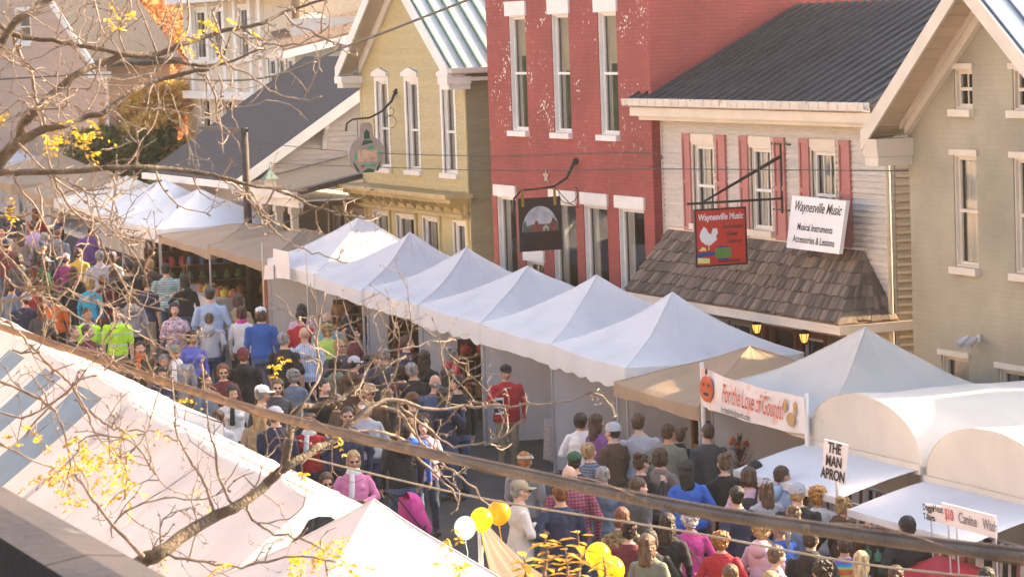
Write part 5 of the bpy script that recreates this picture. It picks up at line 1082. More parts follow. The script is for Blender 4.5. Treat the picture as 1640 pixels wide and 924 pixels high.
rack(-57.95, 20.5, 22.9, (.5, .9, 1.35), [(1.35, 6, 'pot', .11, .2, M_btl, 'dark pot on the top shelf under the third white tent', 'pot', 'dark pots on the third tent shelf'), (.9, 9, 'jar', .08, .17, M_pot, 'deep red jar on the shelf under the third white tent', 'jar', 'deep red jars on the third tent shelf'), (.5, 9, 'jar', .09, .18, M_terra, 'clay jar on the low shelf under the third white tent', 'jar', 'clay jars on the third tent shelf')], 'wooden rack of dark wares under the third white tent')
rack(-61.1, 20.4, 22.9, (.5, .95, 1.35), [(lv, 5, 'basket', .19, .2, M_bask, 'woven basket with a hoop handle on the rack of the basket tent', 'basket', 'woven baskets on the rack') for lv in (.5, .95, 1.35)], 'rack of woven baskets under the second white tent')
rack(-64.2, 21.3, 22.9, (.5, .95, 1.35), [(lv, 6, 'jar', .08, .2, [M_whw, M_terra, M_btl][k], '%s jar on the rack behind the pegboard grid' % ['white', 'clay', 'dark'][k], 'jar', '%s jars behind the grid' % ['white', 'clay', 'dark'][k]) for k, lv in enumerate((.5, .95, 1.35))], 'rack of small jars behind the white pegboard grid')
rack(-45.0, 21.0, 23.0, (.5, .95, 1.4), [(.5, 8, 'jar', .09, .2, M_terra, 'orange jar on the rack under the tan canopy', 'jar', 'orange jars under the tan canopy'), (.95, 8, 'gourd', .09, .24, M_terra, 'small orange gourd on the rack under the tan canopy', 'gourd', 'small gourds under the tan canopy'), (1.4, 7, 'jar', .1, .22, M_grw, 'green jar on the rack under the tan canopy', 'jar', 'green jars under the tan canopy')], 'dark rack of autumn wares under the tan canopy', M_wood)
rack(-72.9, 20.6, 23.0, (.5, .9, 1.3), [(.5, 8, 'pot', .1, .22, M_terra, 'clay flower pot on the rack under the left tan canopy', 'flower pot', 'clay pots under the left tan canopy'), (.9, 8, 'gourd', .1, .25, M_grw, 'green plant pot on the rack under the left tan canopy', 'flower pot', 'green pots under the left tan canopy'), (1.3, 8, 'jar', .08, .2, M_blw, 'blue jar on the rack under the left tan canopy', 'jar', 'blue jars under the left tan canopy')], 'rack of plants and pots under the left tan canopy')
rack(-76.4, 20.6, 23.0, (.5, .9, 1.3), [(lv, 9, 'jar', .1, .24, [M_grw, M_pot, M_btl][k], '%s jar on the rack under the nearer far white tent' % ['green', 'red', 'dark'][k], 'jar', '%s jars under the nearer far white tent' % ['green', 'red', 'dark'][k]) for k, lv in enumerate((.5, .9, 1.3))], 'rack of mixed wares under the nearer far white tent')
# earring grid rack
gr_ = empty('display_grid', 'white pegboard grid hung with small items under the first white tent', 'display rack'); gx0, gx1, gy = P(437, 470, Y=20.9).x, P(475, 480, Y=20.9).x, 20.9
B = MB(); zb_, zt_ = ground(gx0) + .5, ground(gx0) + 1.95; B.box((gx0, gy, zb_), (gx1, gy + .02, zt_)); B.build('board', M_white, gr_); B = MB()
for i in range(9):
    for j in range(11): B.box((gx0 + .1 + i * (gx1 - gx0 - .2) / 8, gy - .03, zb_ + .1 + j * .13), (gx0 + .15 + i * (gx1 - gx0 - .2) / 8, gy - .001, zb_ + .15 + j * .13))
B.build('trinket', M_btl, gr_)
# tables
zt_ = table(-49.6, -48.75, 20.35, 21.6, .78, M_cloth, 'small table with a speckled cloth beside the man in the red jacket')
hs = empty('birdhouse', 'little wooden house with a pink roof on the speckled table', 'birdhouse', loc=(-49.0, 20.6, zt_)); B = MB(); B.box((-.12, -.12, 0), (.12, .12, .22)); B.build('body', mat('craft_yellow', (.6, .45, .25), .7, .1), hs); B = MB(); B.prism([(-.16, -.15, .22), (.16, -.15, .22), (0, -.15, .38)], (0, .3, 0)); B.build('roof', mat('craft_pink', (.65, .28, .36), .7, .1), hs)
zt_ = table(-45.0, -42.9, 20.7, 21.4, .8, mat('red_patterned_cloth', (.35, .07, .06), .85, .5, 8), 'table with a red patterned cloth under the tan canopy')
for i in range(9): item('jar', 'jar', .07, .15, [M_terra, M_pot, mat('green_ware', (.08, .16, .05), .6, .2)][i % 3], (-44.9 + i * .23, 21.05 + .1 * (i % 2), zt_), 'small autumn coloured jar on the red cloth table', 'jar', 'autumn jars on the red cloth table')
zt_ = table(-74.6, -72.6, 20.5, 21.3, .8, mat('white_tablecloth', (.7, .66, .62), .85, .05), 'white cloth table under the nearer far white tent')
zt_ = table(-71.6, -69.2, 20.3, 21.0, .8, mat('ivory_tablecloth', (.62, .57, .5), .85, .05), 'ivory cloth table under the left tan canopy')
for i in range(10): item('flower_pot', 'pot', .12, .2, [M_terra, MATS['green_ware'], mat('mum_yellow', (.6, .42, .04), .7, .3)][i % 3], (-71.5 + i * .24, 20.65 + .12 * (i % 2), zt_), 'small pot of autumn colour on the ivory table under the left tan canopy', 'flower pot', 'pots on the ivory table')
# wooden furniture under the tan canopies
for i, x in enumerate((-68.0, -66.9, -65.8)):
    t = empty('cupboard', ['reddish wooden cupboard, leftmost under the right tan canopy', 'reddish wooden cupboard in the middle under the right tan canopy', 'reddish wooden cupboard, rightmost under the right tan canopy'][i], 'cupboard', 'wooden cupboards under the tan canopy', loc=(x, 21.4, ground(x)))
    h = 1.75 - .25 * i; B = MB(); B.box((-.4, -.2, 0), (.4, .2, h)); B.box((-.44, -.24, h), (.44, .22, h + .05)); B.build('body', mat('reddish_wood', (.34, .10, .025), .5, .25, 5, stretch=(1, 1, .2)), t)
    for s in (-1, 1): B = MB(); B.box((.02 * s if s > 0 else -.37, -.222, .1), (.37 if s > 0 else -.02, -.2005, h - .1)); B.build('door', MATS['reddish_wood'], t); 
# gourd strings at the ivory tent and dark wreath tree
for k, (px, n0) in enumerate(((1132, 6), (1145, 6), (1152, 5))):
    t = empty('gourd_string', ['string of small hanging gourds nearest the banner pole', 'string of small hanging gourds, middle of three', 'string of small hanging gourds farthest from the banner pole'][k], 'gourds', 'strings of gourds', loc=P(px, 676 + 2 * k, Y=20.3))
    B = MB(); B.tube([(0, 0, 0), (0, 0, -.23 * n0)], .005, 4); B.build('cord', M_wood, t)
    for i in range(n0):
        o = jar_mesh(.055, .14, 'gourd').build('gourd', M_terra, t, smooth=True); o.location = (.012 * (-1) ** i, 0, -.23 * (i + 1) + (.1 if k == 1 else 0))
wt = empty('twig_tree', 'dark decorative twig tree with orange berries under the ivory tent', 'decoration', loc=(P(1186, 790, Y=20.4).x, 20.4, ground(-41)))
r = random.Random(3); B = MB(); B.tube([(0, 0, 0), (0, 0, 1.5)], [.04, .01], 6)
for i in range(90):
    a = r.uniform(0, 2 * PI); z = r.uniform(.4, 1.5); L = (1.65 - z) * .38; B.tube([(0, 0, z), (math.cos(a) * L * .6, math.sin(a) * L * .6, z + .1), (math.cos(a + .3) * L, math.sin(a + .3) * L, z + r.uniform(.05, .25))], [.01, .006, .003], 4)
B.build('branches', mat('dark_red_twig', (.10, .03, .02), .8, .3), wt); B = MB()
for i in range(26): a = r.uniform(0, 2 * PI); z = r.uniform(.4, 1.5); L = (1.65 - z) * .36; B.ball((math.cos(a) * L, math.sin(a) * L, z + .15), .035, n=8, m=6)
B.build('berries', M_pump, wt)
# hanging ornaments and aprons in the vaulted booths
hang = [(mat('hanging_white_cloth', (.72, .66, .64), .8, .15, 6)), mat('hanging_black_cloth', (.03, .025, .03), .85, .3), mat('hanging_brown_cloth', (.20, .12, .08), .85, .3), mat('hanging_green_cloth', (.10, .22, .10), .85, .3), mat('hanging_rose_cloth', (.45, .16, .18), .85, .3)]
lab_h = ['white', 'black', 'brown', 'green', 'rose']
for bi, (xa, xb, where) in enumerate(((-38.7, -35.9, 'first'), (-35.4, -32.5, 'right edge'))):
    gk = ground((xa + xb) / 2); rk = empty('clothes_rail', 'metal rail hung with cloth goods in the %s vaulted booth' % where, 'clothes rail'); B = MB(); B.tube([(xa, 19.75, gk + 1.62 - bi * .12), (xb, 19.75, gk + 1.62 - bi * .12)], .014, 6)
    for x in (xa, xb): B.tube([(x, 19.75, gk), (x, 19.75, gk + 1.62 - bi * .12)], .014, 6)
    B.build('rail', M_pole, rk); r = random.Random(9 + bi)
    for i in range(30):
        x = xa + .05 + (xb - xa - .1) * i / 29; k = r.choice([0, 0, 1, 2, 3, 4, 0, 2]); w = r.uniform(.05, .13); L = r.uniform(.35, .75); z = gk + 1.6 - bi * .12
        B = MB(); n = 6; vs = []
        for a in range(n + 1):
            s = a / n; y = 19.75 + .02 * math.sin(a * 2 + i); vs += [(x - w * (.5 + .0 * s) + w * s, y, z), (x - w * .6 + w * 1.2 * s, y - .03 * math.sin(a), z - L)]
        B.add(vs, [(2 * a, 2 * a + 2, 2 * a + 3, 2 * a + 1) for a in range(n)]); o = B.build('hanging_cloth', hang[k], smooth=True); tag(o, '%s cloth strip hanging from the rail in the %s vaulted booth' % (lab_h[k], where), 'cloth', '%s cloths on the %s booth rail' % (lab_h[k], where))
    # counter of small wares
    zt_ = table(xa, xb, 19.0, 19.6, .78, hang[2] if bi else hang[1], '%s cloth counter in front of the %s vaulted booth' % (lab_h[2 if bi else 1], where))
    for i in range(20):
        k = r.randrange(4); item('ornament', ['jar', 'bottle', 'pot', 'jar'][k], .05, .16, [hang[0], MATS['mint_glass'], M_pot, M_signw][k], (xa + .1 + (xb - xa - .2) * i / 19, 19.25 + .2 * (i % 2), zt_), '%s on the counter of the %s vaulted booth' % (['small white jar', 'small mint green bottle', 'small dark red pot', 'small white jar'][k], where), 'ornament', '%s ornaments on the %s booth counter' % (['white', 'mint', 'red', 'white'][k], where))
um = empty('parasol', 'dark red umbrella canopy at the bottom edge by the right booth', 'umbrella', loc=P(1505, 888, D=38)); B = MB()
n = 16; vs = [(0, 0, 0)] + [(.75 * math.cos(2 * PI * i / n), .75 * math.sin(2 * PI * i / n), -.28 - (.05 if i % 2 else 0)) for i in range(n)]; B.add(vs, [(0, 1 + i, 1 + (i + 1) % n) for i in range(n)]); B.build('canopy', mat('crimson_nylon', (.42, .02, .035), .6, .1, trans=.2), um); B = MB(); B.tube([(0, 0, .06), (0, 0, -1.9)], .012, 6); B.build('shaft', M_pole, um)
# ================================================================ people
# canonical adult 1.75 m, facing +Y, feet at z=0. region ids: 0 skin 1 top 2 forearm 3 bottom 4 shin 5 shoe 6 eye 7 lip
def rot(v, ax, a): return Matrix.Rotation(a, 3, ax) @ Vector(v)
POSES = {
    'stand': dict(L=((-.235, .00, 1.13), (-.245, .06, .87)), R=((.235, .00, 1.13), (.245, .05, .87)), feet=((-.10, .0), (.11, .03))),
    'walk': dict(L=((-.24, -.05, 1.14), (-.25, .05, .90)), R=((.24, .05, 1.14), (.235, .17, .92)), feet=((-.09, .20), (.09, -.22))),
    'cross': dict(L=((-.25, .06, 1.15), (.06, .22, 1.17)), R=((.25, .06, 1.15), (-.07, .20, 1.21)), feet=((-.11, .0), (.12, .02))),
    'hold': dict(L=((-.24, .02, 1.13), (-.12, .26, 1.12)), R=((.24, .02, 1.13), (.11, .27, 1.14)), feet=((-.10, .02), (.10, -.03))),
    'raise': dict(L=((-.235, .0, 1.13), (-.24, .07, .88)), R=((.25, .10, 1.18), (.12, .27, 1.36)), feet=((-.10, .0), (.11, .05))),
    'hips': dict(L=((-.32, -.06, 1.17), (-.17, .08, 1.04)), R=((.235, .0, 1.13), (.245, .06, .87)), feet=((-.12, .0), (.12, .02))),
    'pockets': dict(L=((-.27, -.05, 1.15), (-.17, .12, .97)), R=((.27, -.05, 1.15), (.17, .12, .97)), feet=((-.11, .0), (.10, .04))),
    'sit': dict(L=((-.23, .06, 1.14), (-.12, .30, 1.02)), R=((.23, .06, 1.14), (.12, .31, 1.02)), feet=((-.12, .0), (.12, .0))),
}
BODY = {}
def make_body(pose, build, head=(0, 0), coat=0):
    key = (pose, build, head, coat)
    if key in BODY: return BODY[key]
    r = random.Random(hash(str(key)) % 999); p = POSES[pose]
    fem = build.startswith('f'); hv = build.endswith('h')
    w = 1.04 * (1.18 if hv else 1.0); sw = (.172 if fem else .200) * (1.03 if hv else 1); hipw = (.175 if fem else .165) * w; dp = (1.28 if hv else 1.0)
    B = MB(); prox = []     # prox: (a,b,r,region)
    def cap(a, b, ra, rb, reg, n=12, extra=True):
        a, b = Vector(a), Vector(b); d = (b - a); k = 5; B.tube([a.lerp(b, i / k) for i in range(k + 1)], [ra + (rb - ra) * i / k for i in range(k + 1)], n); B.ball(a, ra, n=n, m=7); B.ball(b, rb, n=n, m=7); prox.append((a, b, (ra + rb) / 2, reg))
    def blob(c, rx, ry, rz, reg, M=None): B.ball(c, rx, ry, rz, 16, 10, M); prox.append((Vector(c), Vector(c), min(rx, ry, rz), reg))
    # torso (shirt)
    hem = .84 if coat else .90
    ch = .215 if fem else .235
    T = [(hem, hipw * 1.06, .118 * dp), (hem + .06, hipw * 1.07, .122 * dp), (1.02, hipw * (.93 if fem else .99), .112 * dp), (1.10, (.140 if fem else .160) * w, .104 * dp), (1.20, (.150 if fem else .172) * w, .110 * (dp * .5 + .5)), (1.30, (.168 if fem else .188) * (w * .5 + .5), .120), (1.37, (.176 if fem else .200), .108), (1.415, .160 if fem else .186, .092), (1.452, .115, .074), (1.50, .064, .062)]
    B.loft([((0, (.012 if z > 1.15 else .0) + (.02 * (dp - 1) * 4 if 1.0 <= z <= 1.2 else 0), z), a, b) for z, a, b in T], 24)
    for z, a, b in T[:-1]: prox.append((Vector((-a + b, 0, z)), Vector((a - b, 0, z)), b, 1))
    if fem:
        for s in (-1, 1): blob((s * .075, .085, 1.275), .068, .062, .062, 1)
    # hips / legs
    B.loft([((0, 0, .80), hipw * .96, .115 * dp), ((0, -.005, .88), hipw, .12 * dp), ((0, 0, .97), hipw * .95, .11 * dp)], 20); prox.append((Vector((-hipw + .12, 0, .86)), Vector((hipw - .12, 0, .86)), .115, 3))
    for s, (fx, fy) in zip((-1, 1), p['feet']):
        h = Vector((s * .085, 0, .88)); kn = Vector((s * .095 * .6 + fx * .4, fy * .55 + .02, .49)); an = Vector((fx, fy - .02, .09))
        if fy < -.1: kn.y = fy * .35 + .05
        cap(h, kn, .088 * w, .062 * w, 3); cap(kn, an, .060 * w, .043, 4)
        cap(an + Vector((0, 0, .0)), an + Vector((s * .005, -.02, -.03)), .045, .045, 5)
        cap((an.x, an.y - .03, .045), (an.x + s * .02, an.y + .15, .035), .042, .036, 5); prox[-1] = (prox[-1][0], prox[-1][1], .045, 5)
    # arms
    for s, k in ((-1, 'L'), (1, 'R')):
        el, wr = [Vector(v) for v in p[k]]; sh = Vector((s * sw * .98, 0, 1.375)); 
        if hv: el.x *= 1.2; wr.x *= 1.08 if abs(wr.x) > .2 else 1
        cap(sh, el, (.060 if not fem else .053) * (1.06 if hv else 1), (.054 if not fem else .049) * (1.1 if hv else 1), 1); mid = el
        cap(el, wr, .046 if not fem else .041, .031, 2)
        d = (wr - el).normalized(); pal = wr + d * .055; side = d.cross(Vector((0, 0, 1))); side = side.normalized() if side.length > .3 else Vector((0, 1, 0))
        if abs(d.z) > .6: side = Vector((0, 1, 0)); side = (side - d * side.dot(d)).normalized()
        nrm = d.cross(side).normalized(); inw = Vector((-s, .2, 0)); nrm = nrm if nrm.dot(inw) > 0 else -nrm
        cap(wr, pal, .027, .030, 0); 
        for t in (-.022, .0, .022): cap(wr + d * .02 + side * t, wr + d * .085 + side * t, .015, .014, 0, 8)
        for i, (t, L) in enumerate(((-.034, .058), (-.012, .072), (.012, .078), (.034, .070))):
            a = wr + d * .09 + side * t; b = a + d * L * .5 + nrm * L * .12 + side * t * .12; c = b + d * L * .38 + nrm * L * .42; cap(a, b, .0105, .010, 0, 7); cap(b, c, .010, .0085, 0, 7)
        a = wr + d * .03 + side * .03; b = a + d * .035 + side * .03 + nrm * .01; c = b + d * .03 + side * .004 + nrm * .012; cap(a, b, .013, .012, 0, 7); cap(b, c, .012, .010, 0, 7)
    # neck and head
    turn, nod = math.radians(head[0]), math.radians(head[1]); hp = Vector((0, .02, 1.52)); HM = Matrix.Rotation(turn, 3, 'Z') @ Matrix.Rotation(-nod, 3, 'X')
    H = lambda x, y, z: hp + HM @ Vector((x, y, z))
    cap((0, -.0, 1.44), H(0, -.005, .04), .056 if not fem else .048, .054 if not fem else .046, 0)
    blob(H(0, -.005, .135), .077, .096, .094, 0, HM); blob(H(0, .028, .070), .060, .066, .070, 0, HM); blob(H(0, .062, .030), .033, .028, .026, 0, HM)
    cap(H(0, .088, .112), H(0, .112, .078), .011, .016, 0, 8); blob(H(0, .108, .076), .019, .014, .012, 0, HM)
    for s in (-1, 1):
        blob(H(s * .077, -.002, .098), .010, .022, .033, 0, HM); cap(H(s * .018, .087, .128), H(s * .045, .078, .128), .011, .010, 0, 8)
        prox.append((H(s * .024, .098, .108), H(s * .040, .092, .108), .0, 6)); blob(H(s * .045, .06, .075), .024, .022, .026, 0, HM)
    cap(H(-.018, .093, .048), H(.018, .093, .048), .0075, .0075, 0, 7); prox.append((H(-.020, .101, .048), H(.020, .101, .048), .0, 7))
    if pose == 'sit': pass
    src = B.build('tmp', M_white); md = src.modifiers.new('r', 'REMESH'); md.mode = 'VOXEL'; md.voxel_size = .0105; md.use_smooth_shade = True
    s2 = src.modifiers.new('s', 'SMOOTH'); s2.factor = .5; s2.iterations = 2
    dg = bpy.context.evaluated_depsgraph_get(); me = bpy.data.meshes.new_from_object(src.evaluated_get(dg)); bpy.data.objects.remove(src)
    n = len(me.vertices); co = np.empty(n * 3, 'f'); me.vertices.foreach_get('co', co); co = co.reshape(-1, 3)
    nf = len(me.polygons); fc = np.empty(nf * 3, 'f'); me.polygons.foreach_get('center', fc); fc = fc.reshape(-1, 3)
    best = np.full(nf, 9e9); reg = np.zeros(nf, 'i')
    for a, b, rr, g in prox:
        a = np.array(a); b = np.array(b); ab = b - a; L = ab @ ab
        t = np.clip(((fc - a) @ ab) / L, 0, 1) if L > 1e-9 else np.zeros(nf); d = np.linalg.norm(fc - (a + t[:, None] * ab), axis=1)
        if g == 6: s_ = np.where(d < .0115, -9., 9e9)
        elif g == 7: s_ = np.where(d < .011, -9., 9e9)
        else: s_ = d - rr
        u = s_ < best; best[u] = s_[u]; reg[u] = g
    reg[(reg == 3) & (fc[:, 2] > hem + .035)] = 1; reg[(reg == 1) & (fc[:, 2] < hem - .012)] = 3; reg[(reg == 1) & (fc[:, 2] > 1.485)] = 0
    # cloth folds
    nv = np.empty(n * 3, 'f'); me.vertices.foreach_get('normal', nv); nv = nv.reshape(-1, 3)
    off = r.uniform(0, 50); dis = np.zeros(n)
    for i in range(n):
        x, y, z = co[i]
        if z < 1.44 and z > .12: dis[i] = .015 * noise.noise(Vector((x * 9 + off, y * 9, z * (5 if z > .9 else 7)))) + .009 * noise.noise(Vector((x * 16 + z * 8, y * 16 + off, z * 14)))
    sk = np.zeros(n, bool)
    hands = (np.abs(dis) > 9); co2 = co + nv * dis[:, None]
    # keep hands crisp
    for k in ('L', 'R'):
        wr = np.array(p[k][1]); m_ = np.linalg.norm(co - wr, axis=1) < .17; co2[m_] = co[m_]
    me.vertices.foreach_set('co', co2.astype('f').ravel())
    me.materials.clear()
    for i in range(8): me.materials.append(M_white)
    me.polygons.foreach_set('material_index', reg); me.polygons.foreach_set('use_smooth', [True] * nf); me.name = 'person'; me.update()
    BODY[key] = (me, hp, HM); return BODY[key]
HAIR = {}
def make_hair(style, var=0):
    key = (style, var)
    if key in HAIR: return HAIR[key]
    r = random.Random(hash(key[0] + str(var)) % 997); B = MB(); amp, fq = .006, 28
    if style in ('short', 'crew', 'gray_short'): k = 1.05 if style == 'crew' else 1.10; B.ball((0, -.016, .150), .079 * k, .093 * k, .086 * k); B.ball((0, -.045, .10), .070 * k, .06 * k, .07)
    elif style == 'balding': B.ball((0, -.042, .098), .081, .070, .045); 
    elif style == 'bob': B.ball((0, -.018, .150), .090, .103, .095); B.ball((0, -.045, .085), .090, .074, .095); B.ball((.062, -.01, .075), .03, .05, .075); B.ball((-.062, -.01, .075), .03, .05, .075)
    elif style == 'long': B.ball((0, -.018, .150), .088, .102, .093); B.ball((0, -.055, .05), .088, .058, .13); B.ball((0, -.075, -.06), .085, .042, .12); B.ball((.066, -.015, .05), .027, .045, .10); B.ball((-.066, -.015, .05), .027, .045, .10)
    elif style == 'pony': B.ball((0, -.018, .150), .085, .099, .091); B.ball((0, -.05, .10), .072, .06, .07); B.ball((0, -.115, .12), .032, .035, .035); B.ball((0, -.125, .03), .036, .03, .10); B.ball((0, -.11, -.06), .025, .022, .07)
    elif style == 'updo': B.ball((0, -.018, .150), .086, .100, .092); B.ball((0, -.05, .10), .072, .058, .07); B.ball((0, -.075, .205), .05, .05, .045); [B.ball((r.uniform(-.05, .05), -.08 + r.uniform(-.03, .02), .2 + r.uniform(-.03, .04)), .025) for _ in range(7)]; amp = .012
    elif style == 'curly':
        B.ball((0, -.02, .148), .09, .102, .094); B.ball((0, -.045, .09), .088, .07, .085); amp = .012
        for i in range(46):
            a, b = r.uniform(0, 2 * PI), r.uniform(-.3, 1.4); x, y, z = .092 * math.cos(a) * math.cos(b), -.03 + .098 * math.sin(a) * math.cos(b), .135 + .092 * math.sin(b)
            if y > .045 and z < .19: continue
            B.ball((x, y, z), r.uniform(.018, .028), n=8, m=6)
    elif style == 'hood': B.ball((0, -.03, .145), .105, .108, .112); B.ball((0, -.05, .04), .11, .08, .07)
    o = B.build('tmp', M_white); md = o.modifiers.new('r', 'REMESH'); md.mode = 'VOXEL'; md.voxel_size = .009; md.use_smooth_shade = True
    dg = bpy.context.evaluated_depsgraph_get(); me = bpy.data.meshes.new_from_object(o.evaluated_get(dg)); bpy.data.objects.remove(o)
    n = len(me.vertices)
    for v in me.vertices:
        c = v.co; st = .35 if style in ('long', 'bob', 'pony', 'crew', 'short', 'balding') else 1
        v.co = c + v.normal * (amp * noise.noise(Vector((c.x * fq * 2, c.y * fq * 2, c.z * fq * st))) * 1.6 + .007 * noise.noise(c * 70))
        # keep the face clear
        if style not in ('hood',) and c.y > .052 and c.z < .165: v.co.y = min(v.co.y, .052)
    me.materials.clear(); me.materials.append(M_white); me.polygons.foreach_set('use_smooth', [True] * len(me.polygons)); me.name = 'hair'; me.update(); HAIR[key] = me; return me
def hat_mesh(kind):
    if ('hat', kind) in HAIR: return HAIR[('hat', kind)]
    B = MB(); 
    if kind in ('cap', 'visor'):
        if kind == 'cap': B.loft([((0, -.008, .148), .089, .105), ((0, -.008, .185), .090, .104), ((0, -.010, .215), .079, .092), ((0, -.012, .238), .052, .062), ((0, -.013, .250), .010, .012)], 22); B.ball((0, -.013, .251), .008, n=8, m=5)
        else: B.loft([((0, -.008, .155), .094, .110), ((0, -.008, .190), .095, .110)], 22, False)
        vs = []; n = 12
        for i in range(n + 1):
            a = PI * i / n; c, s = math.cos(a), math.sin(a); vs += [(.086 * c, -.008 + .100 * s, .156), (.078 * c, .03 + .160 * s, .140 + .012 * (1 - abs(c)) - .0), (.078 * c, .03 + .160 * s, .134), (.086 * c, -.008 + .100 * s, .150)]
        B.add(vs, [(4 * i + k, 4 * i + 4 + k, 4 * i + 4 + (k + 1) % 4, 4 * i + (k + 1) % 4) for i in range(n) for k in range(4)])
    elif kind == 'bucket': B.loft([((0, -.008, .145), .135, .150), ((0, -.008, .152), .135, .150), ((0, -.008, .165), .094, .108), ((0, -.01, .22), .082, .095), ((0, -.012, .245), .05, .06)], 22)
    elif kind == 'beanie': B.loft([((0, -.012, .13), .092, .106), ((0, -.012, .16), .094, .108), ((0, -.014, .215), .08, .092), ((0, -.014, .25), .035, .04)], 22)
    o = B.build('cap', M_white, smooth=True); smooth_by(o, 55); me = o.data; bpy.data.objects.remove(o); HAIR[('hat', kind)] = me; return me
def acc_mesh(kind):
    k_ = ('acc', kind)
    if k_ in HAIR: return HAIR[k_]
    B = MB()
    if kind == 'glasses':
        for s in (-1, 1): B.prism([(s * .032 + .021 * math.cos(a), .112, .108 + .017 * math.sin(a)) for a in [2 * PI * i / 12 for i in range(12)]], (0, .004, 0)); B.tube([(s * .052, .112, .112), (s * .078, .01, .108)], .0022, 5)
        B.tube([(-.012, .114, .112), (.012, .114, .112)], .0022, 5)
    elif kind == 'backpack':
        B.loft([((0, -.20, .98), .12, .06), ((0, -.21, 1.02), .14, .08), ((0, -.21, 1.25), .135, .085), ((0, -.19, 1.36), .10, .06), ((0, -.17, 1.39), .04, .03)], 18); B.loft([((0, -.28, 1.02), .09, .03), ((0, -.285, 1.14), .09, .035), ((0, -.27, 1.18), .08, .02)], 12)
        for s in (-1, 1): B.tube([(s * .08, -.15, 1.36), (s * .10, -.05, 1.475), (s * .11, .07, 1.44), (s * .12, .13, 1.3), (s * .15, .02, 1.12), (s * .10, -.15, 1.04)], [.016] * 6, 7)
    elif kind == 'strap': B.tube([(-.16, .05, 1.44), (-.10, .125, 1.36), (.06, .15, 1.18), (.19, .05, 1.0), (.20, -.05, .96), (.10, -.135, 1.10), (-.04, -.135, 1.28), (-.14, -.08, 1.42), (-.16, .05, 1.445)], .011, 7)
    elif kind == 'handbag':
        B.loft([((.27, 0, .72), .05, .12), ((.27, 0, .74), .065, .15), ((.27, 0, .90), .06, .14), ((.27, 0, .96), .03, .12)], 16)
    elif kind == 'hoodback': B.loft([((0, -.085, 1.30), .05, .03), ((0, -.10, 1.36), .10, .06), ((0, -.09, 1.44), .12, .075), ((0, -.05, 1.50), .09, .085), ((0, -.05, 1.52), .07, .075)], 18)
    elif kind == 'scarf': B.loft([((0, .01, 1.44), .10, .085), ((0, .01, 1.47), .105, .09), ((0, .015, 1.51), .085, .08), ((0, .015, 1.535), .07, .07)], 18); B.tube([(.03, .11, 1.46), (.04, .15, 1.35), (.05, .145, 1.15)], [.03, .035, .04], 8)
    elif kind == 'cone': B.loft([((0, 0, 0), .008, .008), ((0, 0, .12), .03, .03)], 12)
    elif kind == 'vest':
        pass
    o = B.build(kind, M_white, smooth=True); smooth_by(o, 60); me = o.data; bpy.data.objects.remove(o); HAIR[k_] = me; return me
PAL = {'black': (.018, .016, .018), 'navy': (.025, .032, .07), 'white': (.72, .70, .70), 'offwhite': (.62, .55, .49), 'grey': (.25, .245, .26), 'lightgrey': (.42, .42, .45), 'darkgrey': (.07, .07, .075), 'blue': (.03, .11, .38), 'royal': (.04, .14, .52), 'lightblue': (.36, .46, .62), 'denim': (.07, .11, .19), 'darkdenim': (.035, .05, .09), 'red': (.42, .02, .03), 'maroon': (.13, .02, .03), 'pink': (.62, .06, .27), 'palepink': (.66, .42, .48), 'rose': (.5, .20, .26), 'lime': (.55, .95, .04), 'limetee': (.45, .62, .12), 'yellow': (.65, .42, .05), 'turquoise': (.02, .33, .48), 'teal': (.18, .34, .36), 'purple': (.18, .07, .24), 'lilac': (.40, .30, .55), 'softpink': (.62, .20, .36), 'magenta': (.25, .03, .16), 'tan': (.38, .26, .15), 'khaki': (.30, .24, .16), 'brown': (.10, .055, .03), 'taupe': (.22, .17, .15), 'olive': (.17, .18, .13), 'green': (.03, .10, .045), 'orange': (.60, .12, .02), 'plaidred': (.28, .06, .09), 'slate': (.12, .16, .22), 'periwinkle': (.14, .15, .50), 'cream': (.55, .48, .38)}
HC = {'black': (.012, .009, .008), 'dark': (.030, .016, .010), 'brown': (.075, .035, .018), 'auburn': (.17, .050, .018), 'ginger': (.34, .13, .035), 'blond': (.40, .25, .10), 'lightblond': (.58, .42, .22), 'gold': (.50, .24, .06), 'grey': (.25, .235, .22), 'white': (.60, .56, .52), 'brownish': (.13, .07, .035)}
SK = [(.50, .27, .18), (.56, .32, .22), (.44, .235, .15), (.60, .36, .26)]
